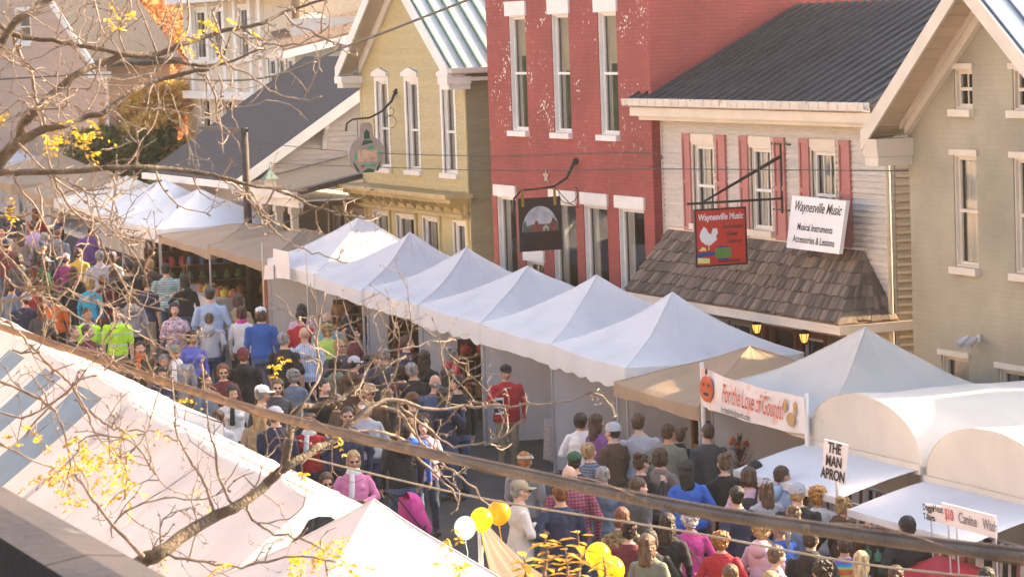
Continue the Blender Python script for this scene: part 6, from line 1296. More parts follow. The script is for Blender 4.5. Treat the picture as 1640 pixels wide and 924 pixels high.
def cloth(c, pat=None):
    nm = 'cloth_' + c + ('_' + pat if pat else '')
    if nm in MATS: return MATS[nm]
    base = PAL[c]
    if not pat: return mat(nm, base, .88, .10, 5, .35, 22, stretch=(1, 1, .6))
    M = mat(nm, base, .88, .08, 5, .25, 22); N = M.node_tree.nodes; L = M.node_tree.links; Bn = N['Principled BSDF']; src = Bn.inputs['Base Color'].links[0].from_socket; tc = [x for x in N if x.type == 'TEX_COORD'][0]
    def wave(dirn, sc, lo):
        w = N.new('ShaderNodeTexWave'); w.bands_direction = dirn; w.inputs['Scale'].default_value = sc; w.inputs['Distortion'].default_value = .3; L.new(tc.outputs['Object'], w.inputs[0]); r_ = N.new('ShaderNodeValToRGB'); r_.color_ramp.elements[0].position = lo; r_.color_ramp.elements[1].position = lo + .08; L.new(w.outputs[0], r_.inputs[0]); return r_.outputs[0]
    def mixin(src, fac, col):
        m_ = N.new('ShaderNodeMixRGB'); L.new(fac, m_.inputs[0]); L.new(src, m_.inputs[1]); m_.inputs[2].default_value = (*col, 1); return m_.outputs[0]
    if pat == 'stripes': src = mixin(src, wave('Z', 7, .75), (.62, .60, .45))
    elif pat == 'pinstripe': src = mixin(src, wave('X', 9, .72), (.68, .70, .75))
    elif pat == 'plaid': src = mixin(src, wave('X', 8, .80), (base[0] * 1.8, base[1] * 1.8, base[2] * 1.8)); src = mixin(src, wave('Z', 8, .80), (.05, .05, .08))
    elif pat == 'hivis':
        w = wave('Z', 1.6, .93); src = mixin(src, w, (.62, .66, .60))
    elif pat in ('print', 'floral', 'tiedye'):
        v = N.new('ShaderNodeTexVoronoi' if pat != 'tiedye' else 'ShaderNodeTexWave')
        if pat == 'tiedye': v.wave_type = 'RINGS'; v.inputs['Scale'].default_value = 1.1; v.inputs['Distortion'].default_value = 3; L.new(tc.outputs['Object'], v.inputs[0]); f = v.outputs[0]
        else: v.inputs['Scale'].default_value = 26 if pat == 'print' else 34; L.new(tc.outputs['Object'], v.inputs['Vector']); f = v.outputs['Color']
        r_ = N.new('ShaderNodeValToRGB'); e = r_.color_ramp
        cols = {'print': [(0, (.30, .16, .05)), (.35, (.08, .05, .03)), (.6, (.42, .27, .12)), (.85, (.10, .09, .05))], 'floral': [(0, (.75, .65, .66)), (.4, (.35, .12, .2)), (.7, (.7, .6, .6)), (1, (.5, .25, .3))], 'tiedye': [(0, (.20, .05, .45)), (.3, (.02, .25, .55)), (.55, (.03, .50, .50)), (.75, (.75, .60, .05)), (.95, (.7, .15, .05))]}[pat]
        e.elements[0].position, e.elements[0].color = cols[0][0], (*cols[0][1], 1); e.elements[1].position, e.elements[1].color = cols[-1][0], (*cols[-1][1], 1)
        for q_, c_ in cols[1:-1]: x_ = e.elements.new(q_); x_.color = (*c_, 1)
        L.new(f, r_.inputs[0]); src = r_.outputs[0]
    L.new(src, Bn.inputs['Base Color']); return M
def hairm(c): return mat('hair_' + c, HC[c], .5, .55, 30, 1., 80, stretch=(1, 1, .25), spec=.5)
def skinm(i): return mat('skin_%d' % i, SK[i], .55, .06, 8, .05, 60)
M_shoe = mat('shoe_leather', (.05, .04, .04), .6, .2); M_eye = mat('eye_dark', (.05, .03, .025), .3, .1); M_lens = mat('sunglass_lens', (.015, .012, .012), .15, 0)
PEOPLE = []
def person(px, py, h, face, build, pose, hair, hc, top, bottom, label, sleeve='long', head=(0, 0), pat=None, hat=None, hatc=None, acc=(), grp=None, coat=0, shin='pants', skin=None, at=None, var=0, group=None):
    """px,py: top of the head in the photograph; face: 0 = back to the camera, 180 = facing it, 90 = facing right in view, -90 left"""
    h *= 1.12; me, hp, HM = make_body(pose, build, head, coat)
    q = at or stand(px, py, h * (1.01 if hat else 1.0)); g = ground(q.x)
    r = random.Random(int(px * 7 + py)); sc = h / 1.758
    yaw = math.atan2(.925, .370) - math.radians(face) + math.radians(0)   # direction away from the camera is (-.925,.370)
    # person faces +Y locally; the heading away from the camera has angle atan2(-.925,.370) about Z
    o = bpy.data.objects.new('person', me); COL.objects.link(o); o.location = (q.x, q.y, g); o.rotation_euler = (0, 0, math.atan2(.925, .370) - math.radians(face)); wd = r.uniform(1.02, 1.10); o.scale = (sc * wd, sc * wd, sc); o.rotation_euler[0] = math.radians(r.uniform(-3.5, 3.5)); o.rotation_euler[1] = math.radians(r.uniform(-2.5, 2.5))
    tag(o, label, 'person', group)
    sm = skinm(skin if skin is not None else r.randrange(4)); tm = cloth(top, pat); bm_ = cloth(bottom)
    ms = [sm, tm, tm if sleeve == 'long' else sm, bm_, bm_ if shin == 'pants' else sm, M_shoe, M_eye, mat('lips', (.36, .13, .10), .5, .05)]
    for i, k in enumerate(ms): o.material_slots[i].link = 'OBJECT'; o.material_slots[i].material = k
    hmx = Matrix.Translation(hp) @ HM.to_4x4()
    def child(nm, mesh, m_, mx=None):
        c = bpy.data.objects.new(nm, mesh); COL.objects.link(c); c.parent = o; c.matrix_local = mx if mx is not None else Matrix()
        if len(mesh.materials): c.material_slots[0].link = 'OBJECT'; c.material_slots[0].material = m_
        return c
    if hair != 'bald':
        hm_ = hmx.copy()
        if build[0] == 'f': hm_ = hm_ @ Matrix.Scale(1.04, 4)
        child('hair', make_hair(hair, var), hairm(hc), hm_)
    if hat: child({'cap': 'cap', 'visor': 'visor', 'bucket': 'hat', 'beanie': 'beanie'}[hat], hat_mesh(hat), cloth(hatc or 'black'), hmx)
    for a in acc:
        if a[0] == 'glasses': child('sunglasses', acc_mesh('glasses'), M_lens, hmx)
        elif a[0] in ('hoodback', 'scarf'): child({'hoodback': 'hood', 'scarf': 'scarf'}[a[0]], acc_mesh(a[0]), cloth(a[1]))
        elif a[0] in ('backpack', 'handbag', 'strap'):
            c = bpy.data.objects.new({'strap': 'shoulder_strap', 'backpack': 'backpack', 'handbag': 'handbag'}[a[0]], acc_mesh(a[0])); COL.objects.link(c); c.matrix_world = Matrix.Translation(o.location) @ o.rotation_euler.to_matrix().to_4x4() @ Matrix.Diagonal((*o.scale, 1)); c.material_slots[0].link = 'OBJECT'; c.material_slots[0].material = cloth(a[1])
            tag(c, a[2], {'strap': 'bag strap', 'backpack': 'backpack', 'handbag': 'handbag'}[a[0]])
    PEOPLE.append(o); return o
B_, F_, R_, L_ = 0, 180, 90, -90
# ---- right foreground
person(1103, 815, 1.60, -8, 'fh', 'stand', 'curly', 'white', 'pink', 'denim', 'person from behind in a hot pink top with white hair and a grey bag strap', acc=(('strap', 'taupe', 'grey shoulder strap across the back of the person in the hot pink top'),))
person(1152, 850, 1.55, 12, 'fh', 'stand', 'curly', 'ginger', 'red', 'black', 'person from behind with fluffy strawberry blond hair and a bright red sweater')
person(1214, 834, 1.62, 35, 'fh', 'hold', 'curly', 'blond', 'palepink', 'denim', 'person with blond curls in a pale pink hooded top', acc=(('hoodback', 'palepink'),))
person(1228, 874, 1.60, 60, 'f', 'stand', 'short', 'brownish', 'grey', 'black', 'person with short swept blond brown hair and a speckled grey top, bottom edge', pat='floral')
person(1160, 903, 1.62, 0, 'm', 'stand', 'short', 'brownish', 'tan', 'denim', 'only the brown head of a person shows at the bottom edge below the red sweater', at=None)
person(1240, 915, 1.6, 10, 'f', 'stand', 'bob', 'blond', 'cream', 'denim', 'blond head cut by the bottom edge below the pale pink hooded top')
person(1296, 848, 1.72, 15, 'mh', 'hold', 'short', 'dark', 'black', 'black', 'broad person from behind in a black hooded sweatshirt with dark hair', acc=(('hoodback', 'black'),))
person(1346, 858, 1.52, 0, 'm', 'stand', 'short', 'brown', 'turquoise', 'denim', 'person in a rainbow tie-dye shirt with short brown hair', pat='tiedye')
person(1375, 882, 1.55, 20, 'f', 'stand', 'long', 'lightblond', 'purple', 'denim', 'person with long straight light blond hair next to the tie-dye shirt')
person(1309, 898, 1.62, -25, 'f', 'stand', 'curly', 'dark', 'maroon', 'black', 'dark curly head at the bottom edge below the black hooded sweatshirt')
person(1313, 778, 1.62, 25, 'f', 'hold', 'curly', 'gold', 'white', 'black', 'person with golden sunlit curls in a white top by the hanging aprons')
person(1245, 746, 1.70, 62, 'm', 'hold', 'short', 'brown', 'lightblue', 'darkdenim', 'person in a pale blue hooded sweatshirt looking right into the first vaulted booth', acc=(('hoodback', 'lightblue'),))
person(1193, 750, 1.68, 5, 'fh', 'stand', 'bob', 'brown', 'palepink', 'black', 'person from behind in a pale top with black backpack straps', acc=(('backpack', 'black', 'small black backpack on the person in the pale top'),))
person(1161, 727, 1.72, -5, 'f', 'stand', 'updo', 'brownish', 'black', 'black', 'person from behind in black with pinned up light brown hair, before the twig tree')
person(1107, 738, 1.68, 5, 'fh', 'stand', 'long', 'black', 'royal', 'darkdenim', 'person from behind in a bright blue shirt with long black hair', sleeve='short')
person(1055, 716, 1.66, 35, 'fh', 'stand', 'bob', 'brown', 'taupe', 'darkdenim', 'person in a taupe tee with a short brown bob and black bag strap', sleeve='short', acc=(('strap', 'black', 'black shoulder strap on the person in the taupe tee'),))
person(1071, 678, 1.76, 25, 'm', 'stand', 'short', 'brown', 'olive', 'khaki', 'person from behind in a grey green tee at the red cloth table', sleeve='short')
person(1030, 660, 1.84, 10, 'mh', 'stand', 'short', 'brown', 'lightgrey', 'darkdenim', 'tall broad person from behind in a light grey tee with a printed back', sleeve='short', acc=(('glasses',),) if 0 else ())
person(957, 661, 1.70, 55, 'f', 'stand', 'long', 'brown', 'purple', 'black', 'person with long light brown hair in a purple top facing right', var=1)
person(927, 659, 1.68, 20, 'fh', 'hold', 'short', 'dark', 'white', 'darkgrey', 'person leaning at the tent wall in a white shirt with short dark hair', head=(0, -25))
person(912, 721, 1.74, 5, 'm', 'stand', 'crew', 'dark', 'black', 'black', 'person from behind in a dark green cap and black jacket', hat='cap', hatc='green')
person(952, 707, 1.64, 50, 'f', 'stand', 'short', 'blond', 'slate', 'darkdenim', 'person with short blond hair and sunglasses pushed up, in a dark plaid shirt', pat='plaid', head=(10, -12))
person(918, 745, 1.82, 0, 'mh', 'stand', 'balding', 'grey', 'plaidred', 'denim', 'large balding person from behind in a red plaid shirt and jeans', pat='plaid')
person(967, 744, 1.72, 5, 'mh', 'stand', 'crew', 'grey', 'slate', 'denim', 'person from behind with a grey crew cut, blue grey shirt beside the red plaid')
person(1020, 727, 1.68, 50, 'f', 'raise', 'updo', 'brown', 'black', 'black', 'person with a messy dark bun in a black jacket holding up an ice cream', acc=(('glasses',),))
person(989, 813, 1.62, 5, 'fh', 'stand', 'bob', 'auburn', 'brown', 'denim', 'person from behind in a brown patterned jacket with auburn hair', pat='print')
person(1049, 848, 1.62, -5, 'fh', 'stand', 'bob', 'dark', 'black', 'black', 'person from behind with a dark brown bob in a black jacket beside the flowery bag', acc=(('handbag', 'rose', 'flowery pink handbag beside the person with the dark brown bob'),))
person(1068, 822, 1.66, 20, 'f', 'stand', 'long', 'dark', 'black', 'black', 'person in black with long dark hair left of the hot pink top')
person(838, 721, 1.66, 25, 'm', 'stand', 'short', 'ginger', 'grey', 'denim', 'young person in a grey hooded sweatshirt with ginger hair and a pale visor', hat='visor', hatc='cream', acc=(('hoodback', 'grey'),))
person(824, 768, 1.76, 75, 'mh', 'cross', 'crew', 'grey', 'offwhite', 'denim', 'person in a baggy off-white jacket with crossed arms and a khaki cap by the balloons', hat='cap', hatc='khaki', acc=(('glasses',),), coat=1)
person(808, 582, 1.64, 165, 'mh', 'raise', 'short', 'grey', 'red', 'khaki', 'person in a bright red jacket and black cap standing in the tent doorway', hat='cap', hatc='black', coat=1)
person(1590, 908, 1.66, 0, 'f', 'stand', 'bob', 'dark', 'black', 'black', 'dark haired head at the bottom right corner')
person(1440, 905, 1.60, 10, 'f', 'stand', 'pony', 'brown', 'navy', 'denim', 'brown haired head at the bottom edge left of the red umbrella')
# ---- middle
person(562, 722, 1.66, 170, 'fh', 'hold', 'bob', 'blond', 'softpink', 'denim', 'person facing the camera in a pink jacket with a pale scarf and blond hair', acc=(('scarf', 'white'), ('glasses',)), coat=1)
person(516, 756, 1.62, 165, 'f', 'stand', 'bob', 'brown', 'darkgrey', 'black', 'brown haired person with glasses left of the pink jacket', acc=(('glasses',),))
person(653, 668, 1.68, 10, 'm', 'stand', 'short', 'brown', 'royal', 'denim', 'person from behind in a bright blue jacket with a brown print cap near the stroller', hat='cap', hatc='brown')
person(681, 668, 1.62, 175, 'f', 'hold', 'long', 'dark', 'cream', 'darkdenim', 'person in a white and pink flowered wrap next to the bright blue jacket', pat='floral', coat=1)
person(696, 598, 1.78, 5, 'mh', 'stand', 'balding', 'grey', 'denim', 'denim', 'balding person from behind in a blue denim jacket and jeans', coat=1)
person(718, 590, 1.66, -10, 'f', 'stand', 'long', 'black', 'turquoise', 'black', 'person in a turquoise top half hidden behind the denim jacket')
person(676, 560, 1.72, 10, 'f', 'stand', 'long', 'dark', 'black', 'black', 'person from behind in a black jacket with a grey strap before the red pots', acc=(('strap', 'grey', 'grey strap across the black jacket before the red pots'),))
person(551, 652, 1.76, 175, 'mh', 'stand', 'short', 'dark', 'navy', 'black', 'person facing the camera in a dark navy jacket and sunglasses', acc=(('glasses',),))
person(590, 640, 1.64, 170, 'fh', 'stand', 'bob', 'blond', 'lightgrey', 'darkdenim', 'person facing the camera in a light grey sweatshirt with blond hair and a visor', hat='visor', hatc='white')
person(587, 612, 1.74, 170, 'm', 'stand', 'short', 'brown', 'brown', 'black', 'person in a brown jacket and tan bucket hat behind the light grey sweatshirt', hat='bucket', hatc='tan', acc=(('glasses',),))
person(657, 626, 1.70, -30, 'mh', 'stand', 'crew', 'brown', 'brown', 'black', 'person with brown cap among dark clothes beside the denim jacket', hat='cap', hatc='brown')
person(618, 556, 1.76, 20, 'm', 'stand', 'short', 'grey', 'darkgrey', 'black', 'grey haired person in a dark coat browsing under the third white tent')
person(598, 562, 1.68, 140, 'f', 'stand', 'short', 'brownish', 'navy', 'black', 'person in navy with swept brown hair at the jar shelf')
person(640, 585, 1.66, 40, 'f', 'stand', 'bob', 'dark', 'maroon', 'black', 'person in maroon with a dark bob left of the black jacket')
person(515, 605, 1.74, 150, 'm', 'stand', 'short', 'dark', 'black', 'black', 'dark haired person in black facing left below the blue pinstripe shirt')
person(490, 662, 1.62, 175, 'f', 'stand', 'bob', 'brown', 'red', 'darkdenim', 'person facing the camera in a red jacket over white by the thick cable', acc=(('scarf', 'white'),))
person(448, 648, 1.78, 20, 'm', 'stand', 'short', 'brown', 'navy', 'darkdenim', 'person in a dark navy jacket and grey cap near the end of the plain marquee', hat='cap', hatc='lightgrey')
person(408, 648, 1.68, -5, 'f', 'stand', 'long', 'blond', 'tan', 'darkdenim', 'person from behind in a tan jacket with long dark blond hair and a grey cap', hat='cap', hatc='grey')
person(353, 656, 1.62, 10, 'f', 'stand', 'pony', 'brown', 'white', 'denim', 'person from behind in white with a brown ponytail near the marquee edge')
person(303, 636, 1.45, 0, 'f', 'stand', 'pony', 'brown', 'lilac', 'denim', 'child in a lilac jacket at the edge of the striped marquee')
person(437, 606, 1.68, 175, 'f', 'stand', 'long', 'brownish', 'darkgrey', 'black', 'person facing the camera with long brown hair and sunglasses in dark grey', acc=(('glasses',),))
person(409, 615, 1.78, 60, 'mh', 'stand', 'short', 'grey', 'darkgrey', 'black', 'person in a bright white cap and dark shirt looking right', hat='cap', hatc='white')
person(374, 616, 1.64, 165, 'f', 'stand', 'bob', 'black', 'white', 'black', 'black haired person in white and black facing the camera under the white cap', acc=(('scarf', 'black'),))
person(362, 582, 1.66, 170, 'f', 'stand', 'bob', 'auburn', 'maroon', 'darkdenim', 'auburn haired person in a maroon top and sunglasses facing the camera', acc=(('glasses',),))
person(334, 596, 1.70, 120, 'm', 'stand', 'short', 'dark', 'slate', 'black', 'dark haired person in slate blue looking right, left of the maroon top')
person(287, 551, 1.76, 170, 'm', 'stand', 'short', 'grey', 'grey', 'khaki', 'older person in a grey cardigan over white with a dark cap', hat='cap', hatc='olive', acc=(('scarf', 'white'),), coat=1)
person(303, 530, 1.66, 160, 'f', 'stand', 'curly', 'dark', 'periwinkle', 'darkdenim', 'person with dark curls in a periwinkle blue cardigan facing the camera')
person(257, 567, 1.62, 160, 'm', 'stand', 'short', 'grey', 'taupe', 'black', 'grey haired person in taupe beside the grey cardigan')
person(254, 588, 1.66, 175, 'f', 'stand', 'curly', 'black', 'navy', 'black', 'person with black curls in a navy vest near the striped marquee')
person(228, 546, 1.60, 175, 'm', 'hold', 'short', 'dark', 'brown', 'black', 'person in a dark jacket with an orange collar below the hi-vis vests', acc=(('scarf', 'orange'),))
person(183, 491, 1.74, 172, 'm', 'stand', 'crew', 'brown', 'lime', 'khaki', 'person in a lime hi-vis safety tee facing the camera', sleeve='short', pat='hivis')
person(130, 492, 1.74, 150, 'm', 'stand', 'crew', 'brown', 'lime', 'khaki', 'second person in a lime hi-vis tee, partly hidden, left of the first', sleeve='short', pat='hivis')
person(112, 521, 1.74, 110, 'mh', 'stand', 'crew', 'brownish', 'black', 'black', 'person with a shaved head in black looking right, at the striped marquee edge')
person(133, 519, 1.72, 110, 'mh', 'stand', 'crew', 'brownish', 'maroon', 'black', 'person with a shaved head in maroon behind the one in black')
person(280, 485, 1.70, 170, 'f', 'hold', 'long', 'dark', 'lightgrey', 'darkdenim', 'dark haired person in patterned grey holding a green cup', pat='floral')
person(335, 502, 1.58, 5, 'm', 'pockets', 'short', 'brownish', 'lightgrey', 'darkdenim', 'young person from behind in a heather grey hooded sweatshirt', acc=(('hoodback', 'lightgrey'),))
person(339, 458, 1.88, 5, 'mh', 'stand', 'crew', 'dark', 'lightblue', 'darkdenim', 'big person from behind in a loose pale blue shirt and dark cap', hat='cap', hatc='darkgrey', coat=1)
person(386, 490, 1.66, 15, 'f', 'stand', 'bob', 'brown', 'white', 'black', 'person from behind in a white jacket with a hot pink scarf', acc=(('scarf', 'pink'),))
person(417, 490, 1.80, 0, 'm', 'stand', 'bob', 'brown', 'blue', 'denim', 'person from behind in a royal blue sweater and white cap', hat='cap', hatc='white')
person(456, 532, 1.78, 30, 'mh', 'stand', 'short', 'grey', 'black', 'black', 'grey haired person in a black tee looking right', sleeve='short')
person(487, 524, 1.80, 0, 'mh', 'stand', 'bald', 'grey', 'lightblue', 'navy', 'bald person from behind in a pale blue pinstripe shirt', pat='pinstripe')
person(521, 518, 1.66, 10, 'f', 'stand', 'curly', 'blond', 'limetee', 'olive', 'person from behind in a lime green tee with blond curls', sleeve='short')
person(520, 500, 1.78, 20, 'm', 'stand', 'balding', 'grey', 'teal', 'black', 'balding person in pale teal behind the lime green tee')
person(484, 497, 1.72, 0, 'm', 'stand', 'short', 'dark', 'red', 'black', 'person from behind in a red jacket under the first white tent')
person(480, 487, 1.66, 0, 'f', 'stand', 'long', 'dark', 'palepink', 'black', 'dark haired person in pale pink behind the red jacket')
person(381, 470, 1.74, 10, 'f', 'stand', 'bob', 'brown', 'tan', 'black', 'person in a tan jacket at the wooden cupboards')
person(268, 422, 1.78, 0, 'mh', 'stand', 'short', 'dark', 'teal', 'denim', 'person from behind in a pale teal striped tee and jeans', sleeve='short', pat='stripes')
person(230, 444, 1.72, 25, 'm', 'stand', 'short', 'brown', 'navy', 'khaki', 'person in a navy tee and pale trousers behind the grey hooded sweatshirt', sleeve='short')
person(211, 466, 1.72, 0, 'f', 'stand', 'long', 'brownish', 'grey', 'black', 'person from behind in a grey hooded sweatshirt and black trousers with long hair', acc=(('hoodback', 'grey'),))
person(206, 418, 1.78, 10, 'mh', 'stand', 'short', 'dark', 'black', 'darkdenim', 'person from behind in a black jacket and dark cap left of the teal striped tee', hat='cap', hatc='black')
person(178, 402, 1.72, 10, 'f', 'stand', 'bob', 'brown', 'cream', 'khaki', 'person in cream with a lilac cap', hat='cap', hatc='lilac')
person(158, 401, 1.84, 5, 'mh', 'stand', 'short', 'grey', 'lightgrey', 'black', 'big person from behind in a pale grey tee', sleeve='short')
person(139, 445, 1.66, 20, 'f', 'stand', 'bob', 'blond', 'turquoise', 'denim', 'person in a turquoise jacket with a brown shoulder bag', acc=(('handbag', 'maroon', 'brown shoulder bag on the turquoise jacket'),))
person(126, 398, 1.66, 5, 'f', 'stand', 'short', 'brown', 'yellow', 'darkdenim', 'person from behind in a yellow shirt')
person(117, 428, 1.64, 5, 'f', 'stand', 'long', 'brown', 'black', 'black', 'person with long brown hair in black in front of the magenta jacket')
person(106, 405, 1.66, 10, 'f', 'stand', 'short', 'brown', 'magenta', 'darkdenim', 'person in a magenta jacket and lilac beanie', hat='beanie', hatc='lilac')
person(90, 470, 1.50, 0, 'f', 'stand', 'short', 'brown', 'orange', 'black', 'child in an orange jacket near the left edge')
person(72, 372, 1.74, 5, 'm', 'stand', 'short', 'grey', 'darkgrey', 'black', 'grey haired person in dark grey far up the street')
person(50, 354, 1.76, 0, 'm', 'stand', 'short', 'dark', 'lilac', 'darkdenim', 'person from behind in a lilac shirt far up the street')
person(38, 370, 1.62, 0, 'f', 'stand', 'long', 'brown', 'taupe', 'black', 'person with long brown hair far up the street beside the lilac shirt')
person(40, 450, 1.50, -20, 'f', 'stand', 'bob', 'brownish', 'red', 'denim', 'child in a red jacket at the left edge')
# ---- the rest of the crowd: smaller, partly hidden figures of the same market, each its own person
fill = [(20,340,'navy'),(12,395,'maroon'),(62,400,'black'),(30,420,'darkgrey'),(60,440,'brown'),(15,465,'slate'),(88,380,'grey'),(140,372,'purple'),(60,345,'red'),(95,352,'navy'),(8,375,'tan'),(75,425,'green'),(35,485,'navy'),(65,500,'darkgrey'),(240,430,'brown'),(295,455,'black'),(180,440,'darkgrey'),(160,455,'maroon'),
        (545,560,'darkgrey'),(560,590,'brown'),(620,600,'black'),(600,585,'slate'),(570,540,'maroon'),(640,555,'navy'),(535,590,'olive'),(680,620,'black'),(620,640,'darkgrey'),(530,650,'brown'),(715,640,'navy'),(640,700,'black'),(470,610,'slate'),(395,575,'black'),(720,575,'red'),(555,520,'tan'),
        (1085,705,'black'),(1140,760,'maroon'),(985,700,'brown'),(1180,800,'navy'),(1275,800,'black'),(1265,835,'slate'),(1195,852,'royal'),(1020,790,'darkgrey'),(1010,860,'maroon'),(1085,868,'olive'),(940,790,'navy'),(1340,820,'brown'),(1225,790,'lightgrey'),(1390,850,'black'),(1130,700,'darkgrey')]
cn = {'navy': 'navy', 'maroon': 'maroon', 'black': 'black', 'darkgrey': 'dark grey', 'brown': 'brown', 'slate': 'slate blue', 'grey': 'grey', 'purple': 'purple', 'red': 'red', 'tan': 'tan', 'green': 'green', 'olive': 'olive', 'royal': 'bright blue', 'lightgrey': 'light grey'}
rp = random.Random(21); USED = {}
def mklab(c, stl, hn, where, fc, px, py, nb_):
    l = 'person in %s, %s %s hair, %s%s' % (c, stl, hn, where, ', facing us' if 150 < fc < 200 else '')
    if len(l.split()) > 16: l = 'person in %s facing us, %s %s hair, %s' % (c, stl, hn, where.replace('in the crowd at the', 'at'))
    k = l.split(',')[0]
    if l in USED: l = 'another ' + l + (', farther left' if px < USED[l] else ', farther right')
    USED[l] = px; return l
for i, (px, py, c) in enumerate(fill):
    fem = rp.random() < .55; h = rp.uniform(1.56, 1.66) if fem else rp.uniform(1.68, 1.78); q = stand(px, py, h)
    if any((p_.location.x - q.x) ** 2 + (p_.location.y - q.y) ** 2 < .16 for p_ in PEOPLE): 
        q.y += .45; q.x += .25
        if any((p_.location.x - q.x) ** 2 + (p_.location.y - q.y) ** 2 < .10 for p_ in PEOPLE): q.y -= .9
    hr = rp.choice(['bob', 'long', 'pony', 'curly', 'updo']) if fem else rp.choice(['short', 'crew', 'short', 'short']); hcn = rp.choice(['dark', 'brown', 'blond', 'brownish', 'grey', 'black', 'auburn'])
    fc = rp.choice([0, 8, -10, 20, 170, 40, -30, 75]) if px < 760 else rp.choice([0, 12, -15, 30, 60, -40]); where = 'up the street at the left' if px < 330 else ('in shade before the middle tents' if px < 760 else 'in the crowd at the lower right')
    stl = {'bob': 'bobbed', 'long': 'long', 'pony': 'ponytailed', 'curly': 'curly', 'updo': 'pinned up', 'short': 'short', 'crew': 'cropped', 'balding': 'thinning'}[hr]; hn = {'dark': 'dark', 'brown': 'brown', 'blond': 'blond', 'brownish': 'light brown', 'grey': 'grey', 'black': 'black', 'auburn': 'auburn'}[hcn]
    nb_ = min(PEOPLE[:94], key=lambda p_: (p_.location.x - q.x) ** 2 + (p_.location.y - q.y) ** 2)
    person(px, py, h, fc, 'f' if fem else 'm', rp.choice(['walk', 'stand', 'stand', 'hold', 'pockets', 'hips', 'raise']), hr, hcn, c, rp.choice(['black', 'darkdenim', 'denim', 'khaki']), mklab(cn[c], stl, hn, where, fc, px, py, nb_), acc=([('hoodback', c)] if rp.random() < .25 else []) + ([('glasses',)] if 150 < fc < 200 and rp.random() < .5 else []), hat=rp.choice([None, None, None, None, None, 'cap', 'beanie']), hatc=rp.choice(['navy', 'maroon', 'khaki', 'lightgrey']), at=q, head=rp.choice([(0, 0), (0, 0), (28, -8), (-28, -8)]))
# small things in hands
c_ = P(1032, 778, D=44.0); o = empty('ice_cream', 'white ice cream in a cup held up by the person with the messy bun', 'ice cream', loc=stand(1033, 752, 1.28)); B = MB(); B.loft([((0, 0, 0), .03, .03), ((0, 0, .08), .045, .045)], 12); B.build('cup', M_card, o, smooth=True); B = MB(); B.ball((0, 0, .12), .05); B.ball((0, 0, .17), .035); B.build('scoop', M_white, o, smooth=True)
o = empty('cup', 'bright green drinks cup held by the person in patterned grey', 'cup', loc=stand(273, 528, 1.16)); B = MB(); B.loft([((0, 0, 0), .028, .028), ((0, 0, .11), .038, .038)], 12); B.build('body', mat('green_cup', (.05, .5, .15), .4, .05), o, smooth=True); B = MB(); B.loft([((0, 0, .11), .04, .04), ((0, 0, .125), .035, .035)], 12); B.build('lid', M_card, o, smooth=True)
# flyer of the person in red
q = PEOPLE[30]; pos = stand(800, 650, 1.2); o = empty('flyer', 'black and white flyer held by the person in the bright red jacket', 'flyer', loc=pos); B = MB(); B.box((-.01, -.08, -.14), (.0, .08, .14)); B.build('sheet', M_card, o); B = MB(); B.box((.001, -.08, .0), (.004, .06, .10)); B.box((.001, -.09, -.11), (.004, .02, -.03)); B.box((.001, .03, -.09), (.004, .07, -.05)); B.build('print', M_drk, o)
# stroller
q = stand(668, 790, 1.0); st = empty('stroller', 'pink and black baby stroller in the road near the bright blue jacket', 'stroller', loc=(q.x, q.y, ground(q.x)))
M_pk = cloth('pink'); B = MB(); B.loft([((0, .0, .42), .16, .2), ((0, -.03, .5), .19, .24), ((0, -.10, .75), .19, .2), ((0, -.14, .95), .17, .14)], 16, False); B.build('seat', M_pk, st, smooth=True)
B = MB(); vs = []; 
for i in range(9):
    for j in range(9): a, b = PI * i / 8, PI * .75 * j / 8; vs.append((-.2 * math.cos(a), -.16 + .26 * math.sin(b) * math.sin(a) + .0, .78 + .26 * math.sin(a) * math.cos(b)))
B.add(vs, [(i * 9 + j, i * 9 + j + 1, (i + 1) * 9 + j + 1, (i + 1) * 9 + j) for i in range(8) for j in range(8)]); B.build('canopy', M_pk, st, smooth=True)
B = MB()
for s in (-1, 1): B.tube([(s * .2, .35, .12), (s * .2, -.1, .62), (s * .2, -.42, 1.05)], .012, 6); B.tube([(s * .2, -.3, .12), (s * .2, .05, .55)], .012, 6)
B.tube([(-.2, -.42, 1.05), (.2, -.42, 1.05)], .016, 6); B.build('frame', M_iron, st)
for x in (-.2, .2):
    for y in (.35, -.3): B = MB(); B.tube([(x - .02, y, .10), (x + .02, y, .10)], .10, 16); B.build('wheel', M_iron, st)
# ================================================================ foreground honey locust
TD = 16.0
M_lbark = mat('lichen_bark', (.105, .078, .055), .9, .35, 12, .9, 50, patch=((.18, .145, .10), 9, .90))
M_twig = mat('pale_twig_bark', (.19, .14, .11), .8, .3, 20, .4, 60)
M_yleaf = attr_mat('yellow_leaflets', (.70, .42, .035), .55, .6, 0, trans=.45)
rt = random.Random(12)
tr = empty('tree', 'bare honey locust with crooked twigs and a few yellow leaves crossing the foreground', 'tree')
def Q(px, py, d=0.): return P(px, py, D=TD + d)
